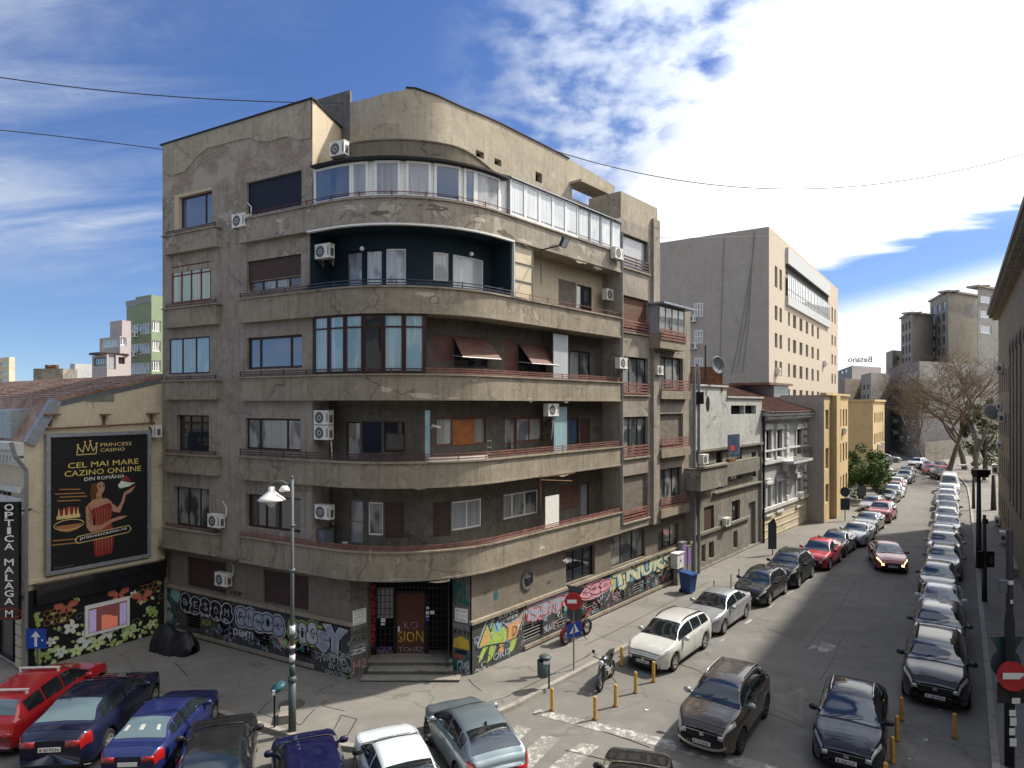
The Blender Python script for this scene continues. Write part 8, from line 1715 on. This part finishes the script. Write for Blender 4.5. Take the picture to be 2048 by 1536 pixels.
def car(kind, color, px, py, head, label, name='parked_car', lod=2, rails=0, plate=None, at='front', rim='rim', lights=False, mirror=None, group=None, rear='carglass', scale=1.0, loc=None, cat='car', z=0, extra=None, W_=1.0):
    """px, py: ground pixel under the centre of the front (or rear) bumper; head: world direction the nose points to"""
    T = TYPES[kind]; hd = Vector(head).normalized(); 
    if loc is None:
        g_ = G(px, py); cpos = g_ - hd * (T['L'] / 2 * scale) if at == 'front' else (g_ + hd * (T['L'] / 2 * scale) if at == 'rear' else g_)
    else: cpos = Vector(loc)
    t = thing(name, label, cat, (cpos.x, cpos.y, z), math.atan2(hd.y, hd.x), group); t.scale = (scale, scale * W_, scale)
    parts, meshes = car_parts(kind, lod, rails, 0); obs = []
    for i, (nm, mb, mk, smo, par) in enumerate(parts):
        mk2 = {'PAINT': None, 'HEAD': 'headlight_on' if lights else 'headlight', 'RIM': rim, 'MIRROR': None, 'REARGLASS': rear}.get(mk, mk)
        mat_ = (PC[mirror] if (mk == 'MIRROR' and mirror) else PC[color]) if mk2 is None else M[mk2]
        k2 = (i, mat_.name)
        if k2 not in meshes:
            o = mb.build(nm, mat_, None, False, smo); meshes[k2] = o.data
        else: o = bpy.data.objects.new(nm, meshes[k2]); col.objects.link(o)
        o.parent = t if par is None else obs[par]; obs.append(o)
    if plate:
        txt, end = plate; vs, fs = textmesh(txt, .01); xs = [v[0] for v in vs]; ys = [v[1] for v in vs]; pl = MB(); L = T['L']
        for_ = end == 'front'; k_ = .035 if for_ else -.035
        pts = []
        for x, y, _ in vs:
            u = (x - min(xs)) / (max(xs) - min(xs)); v = (y - min(ys)) / (max(ys) - min(ys)); yy = (-.22 + .44 * u) * (1 if for_ else -1); zz = (.395 if for_ else .675) + .08 * v; pts.append(((L / 2 if for_ else -L / 2) + k_, yy, zz))
        pl.add(pts, fs); po = [o for o in obs if o.name.startswith('number_plate')][0 if for_ else 1]; pl.build('plate_lettering', M['black'], po)
    return t, obs
st_dir = -vdir(2080); rt_dir = -vdir(1915)
GLf = 'cars parked along the left kerb'; GRt = 'cars parked along the right kerb'; GFr = 'cars parked across the near corner'; GFar = 'cars parked at the far bend'
def lw(px, py): return px, py
def wheelpos(kind, wx, wy, head, side=1, scale=1.0, which='front'):
    """loc from the contact pixel of one wheel; side +1: the car's left wheels"""
    T = TYPES[kind]; hd = Vector(head).normalized(); lf = Vector((-hd.y, hd.x)); g_ = G(wx, wy); off = (T['L'] / 2 - (T['fo'] if which == 'front' else T['fo'] + T['wb'])) * scale
    return g_ - hd * off - lf * side * (T['W'] / 2 - .1) * scale
def LC(kind, c, wx, wy, label, **k): 
    sc_ = k.get('scale', 1.0); return car(kind, c, 0, 0, k.pop('head', st_dir), label, loc=wheelpos(kind, wx, wy, k.pop('h2', None) or st_dir, 1, sc_), group=k.pop('group', GLf), **k)
LC('wagon', 'silver white', 1347, 1341, 'silver white estate car, first of the left row beside the yellow posts', rails=1, plate=('B 08 MDE', 'front'))
LC('sedan', 'silver', 1446, 1268, 'silver grey saloon parked just behind the silver white estate car', plate=('B 22 PSA', 'front'))
LC('hatch', 'black', 1537, 1211, 'glossy black hatchback parked between the silver saloon and a black SUV')
LC('suv', 'black', 1596, 1175, 'black SUV parked between the black hatchback and a bright red car', rails=1, scale=1.0)
LC('coupesuv', 'red', 1658, 1140, 'bright red crossover parked in the left row opposite the moving red car')
LC('sedan', 'dark grey', 1690, 1114, 'dark grey saloon parked right behind the bright red crossover', lod=1)
LC('sedan', 'light grey', 1731, 1093, 'silver grey saloon with a shiny bonnet, third car behind the bright red crossover', lod=1)
LC('sedan', 'dark grey', 1753, 1067, 'dark saloon parked behind the shiny grey saloon near the yellow building', lod=1)
LC('suv', 'dark red', 1780, 1046, 'red SUV standing beside the silver van, level with the yellow building', lod=1)
car('hatch', 'silver', 0, 0, st_dir, 'silver hatchback half hidden by the red SUV level with the yellow building', lod=1, loc=G(1745, 1022), group=GLf)
LC('sedan', 'black', 1789, 1010, 'black saloon behind the red SUV on the left side', lod=1)
LC('sedan', 'pale blue white', 1799, 1000, 'pale car squeezed behind the black saloon on the left side', lod=0)
LC('hatch', 'dark red', 1803, 992, 'dark red car mostly hidden behind the pale saloons on the left', lod=0)
LC('sedan', 'white', 1804, 982, 'white saloon parked beside the green tree on the left', lod=0)
LC('suv', 'grey', 1822, 968, 'grey SUV with dark windscreen at the start of the bend', lod=0)
LC('sedan', 'silver', 1824, 955, 'silver car tucked behind the grey SUV at the bend', lod=0)
d2 = Vector((.35, -1))
car('hatch', 'pale blue white', 1782, 949, d2, 'pale hatchback at the left kerb beyond the yellow buildings', lod=0, group=GFar); car('sedan', 'dark grey', 1792, 957, d2, 'dark car next to the pale hatchback beyond the yellow buildings', lod=0, group=GFar)
car('hatch', 'dark red', 1778, 918, Vector((.9, -.7)), 'small dark red car far away at the very end of the visible street', lod=0, group=GFar); car('sedan', 'silver', 1803, 925, Vector((.9, -.5)), 'silver saloon between the dark red car and the white car at the bend', lod=0, group=GFar)
car('suv', 'white', 1836, 936, Vector((-.8, -.6)), 'white SUV facing left on the outer side of the bend', lod=0, group=GFar, at='mid'); car('sedan', 'silver', 1860, 943, Vector((-.5, -.9)), 'silver saloon to the right of the white SUV at the bend', lod=0, group=GFar)
car('hatch', 'red', 1876, 952, Vector((-.25, -1)), 'bright red hatchback parked behind the white van at the bend', lod=0, group=GFar); car('suv', 'dark red', 1890, 947, Vector((-.3, -1)), 'dark red SUV beside the bright red hatchback at the bend', lod=0, group=GFar); car('hatch', 'black', 1893, 962, Vector((-.3, -1)), 'black car hidden between the red cars and the white van', lod=0, group=GFar)
# moving and waiting cars
car('sedan', 'pinkish red', 1786, 1148, Vector((-.42, -1)), 'red saloon with lit headlights driving down the middle of the street', name='moving_car', lod=2, lights=True, plate=('B 33 LGN', 'front'), mirror='dark red')
bd = Vector((-.58, -.81)); bt = car('suv', 'brown grey', 0, 0, bd, 'brown grey SUV with silver roof rails driving towards the crossing', name='moving_car', lod=2, rails=2, plate=('B 132 WAD', 'front'), loc=wheelpos('suv', 1479, 1506, bd), mirror='silver', rim='rim_dark', z=0)
m_ = MB(); LL = TYPES['suv']['L']
for i in range(8):
    y0, y1 = -.7 + i * .175, -.7 + (i + 1) * .175; f = lambda y: .30 + .16 * abs(y / .7) ** 3; x_ = LL / 2 + .02; m_.hexa([(x_ - .1, y0, f(y0) - .05), (x_, y0, f(y0) - .05), (x_, y1, f(y1) - .05), (x_ - .1, y1, f(y1) - .05), (x_ - .1, y0, f(y0) + .03), (x_ + .0, y0, f(y0) + .03), (x_ + .0, y1, f(y1) + .03), (x_ - .1, y1, f(y1) + .03)])
m_.build('skid_plate', M['chrome'], bt[0])
kd = Vector((-.52, -.855)); car('coupesuv', 'black blue', 0, 0, kd, 'dark blue black crossover waiting beside the yellow posts at the bottom right', name='waiting_car', lod=2, rails=2, plate=('B 206 CX', 'front'), loc=(10.25, 19.6))
# right row, nearest first: windscreen depth list
rp0 = G(1860, 1416); rd_ = -rt_dir
rr_ = [(0, 'suv', 'black', 'black SUV at the head of the right hand row with a silver nose badge', 2, 1), (4.75, 'suv', 'dark grey', 'second car of the right row, dark SUV behind the foremost black one', 2, 0), (9.5, 'sedan', 'white', 'white saloon with a glaring bonnet, third in the right hand row', 2, 0), (14.6, 'hatch', 'dark grey', 'dark hatchback fourth in the right row behind the white saloon', 2, 0), (19.0, 'suv', 'grey', 'grey SUV with a pale bonnet, fifth in the right hand row', 1, 1),
   (23.8, 'suv', 'silver', 'silver SUV behind the grey SUV level with the thick lamp pole', 1, 0), (28.4, 'sedan', 'light grey', 'light grey saloon seventh in the right row', 1, 0), (33.4, 'sedan', 'white', 'white saloon farther back in the right row near the middle', 1, 0), (38.2, 'hatch', 'silver', 'silver hatchback behind the farther white saloon of the right row', 1, 0), (42.8, 'sedan', 'black', 'black saloon near the far end of the right row', 1, 0),
   (47.4, 'hatch', 'grey', 'grey hatchback behind the black saloon at the far end of the right row', 1, 0), (52.2, 'sedan', 'white', 'white car two places in front of the white van', 0, 0), (57.0, 'sedan', 'silver', 'silver car directly in front of the white van', 0, 0)]
for dd_, kd_, cc, lb, ld_, rl_ in rr_:
    T = TYPES[kd_]; fpos = rp0 + rd_ * dd_; shift = Vector((rd_.y, -rd_.x)) * random.uniform(-.12, .15); c_ = fpos + rd_ * T['L'] / 2 + shift
    car(kd_, cc, 0, 0, rt_dir + Vector((random.uniform(-.01, .01), 0)), lb, loc=c_, lod=ld_, rails=rl_, group=GRt, scale=random.uniform(.97, 1.04) if dd_ else 1.06, W_=random.uniform(.97, 1.03), plate=('B 100 NSN', 'front') if dd_ == 0 else None)
c_ = rp0 + rd_ * 64.5; car('van', 'white', 0, 0, rt_dir, 'white delivery van at the far end of the right hand row', name='parked_van', lod=0, loc=c_, cat='van')
# bottom row
def head_px(x0, y0, x1, y1): return G(x1, y1) - G(x0, y0)
hN = head_px(213, 1505, 295, 1398)
def BR(kind, c, wx, wy, hd, label, sc=1.0, **k): return car(kind, c, 0, 0, hd, label, loc=wheelpos(kind, wx, wy, hd, -1, sc, 'rear'), group=GFr, scale=sc, **k)
rw, _ = BR('wagon', 'red', 80, 1482, Vector((-.06, 1)), 'red estate car with two white roof bars, leftmost of the parked row', 1.06, rear='carglass_pale', plate=('70 NDF', 'rear'))
m_ = MB(); S_, *_r = car_surface(TYPES['wagon'])
for x in (2.5, 3.9): p = S_(x, 7.6); m_.box(p.x - .03, p.x + .03, -p.y - .02, p.y + .02, p.z + .1, p.z + .14); m_.box(p.x - .03, p.x + .03, p.y - .05, p.y, p.z - .02, p.z + .1); m_.box(p.x - .03, p.x + .03, -p.y, -p.y + .05, p.z - .02, p.z + .1)
m_.build('roof_bars', M['white'], rw)
BR('sedan', 'navy', 212, 1508, Vector((-.1, 1)), 'dark navy saloon with a pale rear window between the red and the blue car', 1.1, rear='carglass_pale', plate=('B 50 PON', 'rear'))
bl_, _ = BR('sedan', 'blue', 350, 1536, Vector((-.06, 1)), 'blue saloon with white headrests behind its rear window', .96, rear='carglass_pale')
m_ = MB(); 
for y in (-.4, 0, .4): p = Vector((-.95, y, 1.27)); m_.box(p.x - .03, p.x + .03, y - .1, y + .1, 1.19, 1.34)
p = [S_b for S_b in ()]; Sb, *_r = car_surface(TYPES['sedan']); m_ = MB()
for v in (8.3, 9.8, 11.3): m_ = MB(); car_panel(m_, Sb, 3.62, 3.78, v - .2, v + .2, .014, 2, 3); m_.build('headrest', M['seat_pale'], bl_)
def FR(kind, c, px, py, hd, label, sc=1.0, **k): return car(kind, c, px, py, hd, label, at='front', group=GFr, scale=sc, **k)
FR('sedan', 'black', 452, 1482, Vector((-.34, 1)), 'black saloon with a chrome window line between the blue and the navy car', 1.05)
FR('hatch', 'deep navy', 604, 1514, Vector((-.42, 1)), 'deep navy hatchback parked below the street lamp', 1.0)
FR('sedan', 'pale blue white', 762, 1504, Vector((-.42, 1)), 'white saloon between the navy hatchback and the blue grey crossover', 1.0, mirror='black')
bg_, _ = FR('coupesuv', 'blue grey', 893, 1452, Vector((-.46, 1)), 'blue grey crossover parked beside the crosswalk with its rear towards us', 1.0, rim='rim_dark')
m_ = MB(); Sc, *_r = car_surface(TYPES['coupesuv']); p = Sc(3.25, 10); m_.hexa([(p.x + .1, -.02, p.z - .02), (p.x - .06, -.025, p.z - .03), (p.x - .06, .025, p.z - .03), (p.x + .1, .02, p.z - .02), (p.x - .01, -.006, p.z + .08), (p.x - .05, -.006, p.z + .09), (p.x - .05, .006, p.z + .09), (p.x - .01, .006, p.z + .08)]); m_.build('roof_antenna', M['black'], bg_)
car('sedan', 'black', 0, 0, Vector((.25, 1)), 'black car of which only the roof shows at the bottom edge by the crosswalk', loc=(2.95, 15.6), name='passing_car', lod=1)

# ------------------------------------------------------------------ motorcycles
def moto(label, loc, rz, body, kind=0, z=0):
    t = thing('motorcycle', label, 'motorcycle', (loc[0], loc[1], z), rz); 
    for x in (-.7, .7):
        Mx = Matrix.Translation((x, 0, .31)) @ Matrix.Rotation(math.pi / 2, 4, 'X'); m_ = MB(); m_.lathe([(.22, -.05), (.28, -.065), (.31, -.03), (.31, .03), (.28, .065), (.22, .05)], 22, Mx); w_ = m_.build('wheel', M['tyre'], t, smooth=True)
        m_ = MB(); m_.lathe([(.225, -.02), (.2, -.02), (.2, .02), (.225, .02)], 20, Mx); m_.lathe([(.001, .06), (.07, .06), (.07, -.06), (.001, -.06)], 12, Mx)
        for q in range(6): a = q * math.pi / 3; m_.tube([Mx @ Vector((.05 * math.cos(a), .05 * math.sin(a), 0)), Mx @ Vector((.21 * math.cos(a), .21 * math.sin(a), 0))], .012, 5)
        m_.build('rim', M['rim'], w_)
    m_ = MB(); 
    for y in (-.09, .09): m_.tube([(.7, y, .31), (.48, y, .85), (.42, y, 1.0)], .026, 8)
    m_.tube([(.42, -.36, 1.08), (.44, -.15, 1.03), (.44, .15, 1.03), (.42, .36, 1.08)], .018, 8); m_.build('fork_and_handlebar', M['iron'], t, smooth=True)
    m_ = MB(); m_.tube([(.42, 0, .9), (.1, 0, .85), (-.25, 0, .72), (-.6, 0, .78)], .045, 8); m_.tube([(.35, 0, .8), (.25, 0, .35), (-.25, 0, .3), (-.3, 0, .7)], .04, 8); m_.tube([(-.25, -.1, .35), (-.7, -.1, .31)], .03, 8); m_.tube([(-.25, .1, .35), (-.7, .1, .31)], .03, 8); m_.build('frame', M['iron'], t, smooth=True)
    m_ = MB(); Mx = Matrix.Translation((.05, 0, .47)) @ Matrix.Diagonal((1, .75, 1, 1)); m_.lathe([(.001, .2), (.15, .17), (.2, .05), (.2, -.1), (.12, -.19), (.001, -.2)], 14, Mx)
    for z_k in (.4, .45, .5, .55): m_.box(-.12, .22, -.17, .17, z_k, z_k + .02)
    m_.build('engine', M['frame_grey'], t, smooth=False)
    m_ = MB(); Mx = Matrix.Translation((.16, 0, .93)) @ Matrix.Diagonal((1.55, .8, .75, 1)); m_.lathe([(.001, .17), (.11, .14), (.18, .02), (.17, -.1), (.001, -.15)], 18, Mx); m_.build('fuel_tank', PC[body], t, smooth=True)
    m_ = MB(); m_.hexa([(-.72, -.08, .92), (-.05, -.15, .84), (-.05, .15, .84), (-.72, .08, .92), (-.74, -.07, .99), (-.1, -.13, .93), (-.1, .13, .93), (-.74, .07, .99)]); m_.build('seat', M['trim'], t)
    m_ = MB(); m_.hexa([(-.95, -.05, .86), (-.4, -.12, .74), (-.4, .12, .74), (-.95, .05, .86), (-.98, -.04, .95), (-.45, -.12, .89), (-.45, .12, .89), (-.98, .04, .95)]); m_.build('tail_fairing', PC[body], t)
    m_ = MB(); m_.lathe([(.001, .1), (.09, .08), (.11, 0), (.07, -.08)], 14, Matrix.Translation((.56, 0, .93)) @ Matrix.Rotation(math.pi / 2, 4, 'Y')); m_.build('headlamp', M['headlight'], t, smooth=True)
    m_ = MB(); m_.tube([(.2, -.16, .3), (-.2, -.18, .27), (-.45, -.2, .38), (-.85, -.22, .48)], [.025, .03, .05, .06], 10); m_.build('exhaust', M['chrome'], t, smooth=True)
    for x in ((.7),): m_ = MB(); m_.lathe([(.33, -.07), (.345, 0), (.33, .07)], 24, Matrix.Translation((x, 0, .31)) @ Matrix.Rotation(math.pi / 2, 4, 'X')); n = 24; m_.f = [f for i, f in enumerate(m_.f) if 0 <= (i % n) < 10 or False]; m_.f = m_.f[:]; m_.m = [0] * len(m_.f); m_.build('mudguard', PC[body], t, smooth=True)
    for s_ in (-1, 1): m_ = MB(); m_.tube([(.43, s_ * .26, 1.07), (.4, s_ * .33, 1.22)], .008, 5); m_.lathe([(.001, .015), (.06, .01), (.06, -.01), (.001, -.015)], 10, Matrix.Translation((.4, s_ * .34, 1.25)) @ Matrix.Rotation(math.pi / 2, 4, 'Y')); m_.build('mirror', M['black'], t)
    if kind:
        for s_ in (-1, 1): m_ = MB(); m_.hexa([(.62, s_ * .06, .5), (.0, s_ * .2, .4), (-.1, s_ * .18, .75), (.5, s_ * .1, .95), (.6, s_ * .08, .5), (.0, s_ * .23, .4), (-.1, s_ * .21, .75), (.5, s_ * .13, .95)]); m_.build('side_fairing', PC[body], t)
        m_ = MB(); m_.hexa([(.5, -.2, .95), (.68, -.08, .98), (.68, .08, .98), (.5, .2, .95), (.4, -.16, 1.3), (.46, -.06, 1.32), (.46, .06, 1.32), (.4, .16, 1.3)]); m_.build('windshield', M['carglass_pale'], t)
    m_ = MB(); m_.tube([(-.1, .12, .3), (-.18, .34, .02)], .014, 6); m_.build('side_stand', M['iron'], t)
    return t
q0, q1 = G(1194, 1390), G(1228, 1345); mc_ = (q0 + q1) / 2; dd_ = (q0 - q1); moto('black naked motorcycle standing on the road inside the yellow posts', mc_, math.atan2(dd_.y, dd_.x), 'dark grey')
q0, q1 = G(1130, 1290, SW), G(1175, 1268, SW); mc_ = (q0 + q1) / 2; dd_ = q0 - q1; moto('dark red touring motorcycle with a windshield parked on the pavement by the graffiti wall', mc_, math.atan2(dd_.y, dd_.x), 'dark red', 1, SW).scale = (1.12, 1.12, 1.12)
# covered motorcycle
q = G(350, 1302, SW); t = thing('covered_motorcycle', 'motorcycle under a black tarpaulin on the pavement near the floral wall', 'covered motorcycle', (q.x, q.y, SW), -.35)
rnd = random.Random(3); m_ = MB(); nx, nv = 22, 16
for i in range(nx + 1):
    u = i / nx; x = -1.0 + 2.0 * u; hh = .88 + .22 * math.exp(-((x + .45) / .3) ** 2) - .12 * math.exp(-((x - .1) / .3) ** 2) - .25 * sst((x - .6) / .4); wd = (.42 - .1 * abs(x)) * (1 + .05 * math.sin(i * 1.9))
    if i in (0, nx): hh *= .55; wd *= .5
    for j in range(nv + 1):
        a = math.pi * j / nv; w2 = 1 + .05 * mnoise.noise(Vector((x * 3, a * 2.2, 1))) * 3; y = math.cos(a) * wd * (1.25 - .45 * math.sin(a)) * w2; z = hh * (math.sin(a) ** .6) * (1 + .03 * mnoise.noise(Vector((x * 4, a * 3, 5))) * 3); m_.v.append((x + .04 * mnoise.noise(Vector((a * 3, x * 5, 2))), y, max(0.0, z)))
for i in range(nx):
    for j in range(nv): a = i * (nv + 1) + j; m_.f.append((a, a + 1, a + nv + 2, a + nv + 1)); m_.m.append(0)
m_.f.append(tuple(range(nv + 1))); m_.m.append(0); k = nx * (nv + 1); m_.f.append(tuple(k + j for j in range(nv, -1, -1))); m_.m.append(0)
m_.build('tarpaulin', plain('black tarpaulin', (.014, .014, .017), .42), t, smooth=True)
m_ = MB(); m_.tube([(-.62, 0, .02), (-.62, .0, .1)], .2, 10); m_.tube([(.6, 0, .02), (.6, 0, .1)], .2, 10); m_.build('wheel', M['tyre'], t)
# small litter on the ground
rnd = random.Random(12)
for i, (px, py) in enumerate([(432, 1431), (1955, 1390), (1988, 1488), (1818, 1518), (1880, 1420), (1294, 1421), (1075, 1352), (1786, 1179), (1700, 1190), (1850, 1480)]):
    g_ = G(px, py, SW if i in (6,) else 0); m_ = MB(); s = rnd.uniform(.05, .11); b = (g_.x, g_.y, (SW if i == 6 else 0) + .006); m_.add([(b[0] + s * rnd.uniform(-1, 1), b[1] + s * rnd.uniform(-1, 1), b[2] + rnd.uniform(0, .03)) for _ in range(5)], [(0, 1, 2), (0, 2, 3), (0, 3, 4)])
    o = m_.build('paper_scrap', M['white_sign'], None); setp(o, ['scrap of paper in the gutter right of the blue saloon', 'crumpled paper beside the right kerb near the black SUV', 'white scraps on the right kerb stones', 'paper scrap on the road right of the yellow posts', 'tiny paper scrap in front of the foremost black SUV', 'paper scrap on the road beside the yellow posts and the worn line', 'small scrap on the pavement left of the round litter bin', 'small scrap on the road below the moving red saloon', 'pale scrap in the middle of the sunlit road', 'scrap of paper near the lone yellow post'][i], 'paper', 'paper scraps on the ground')
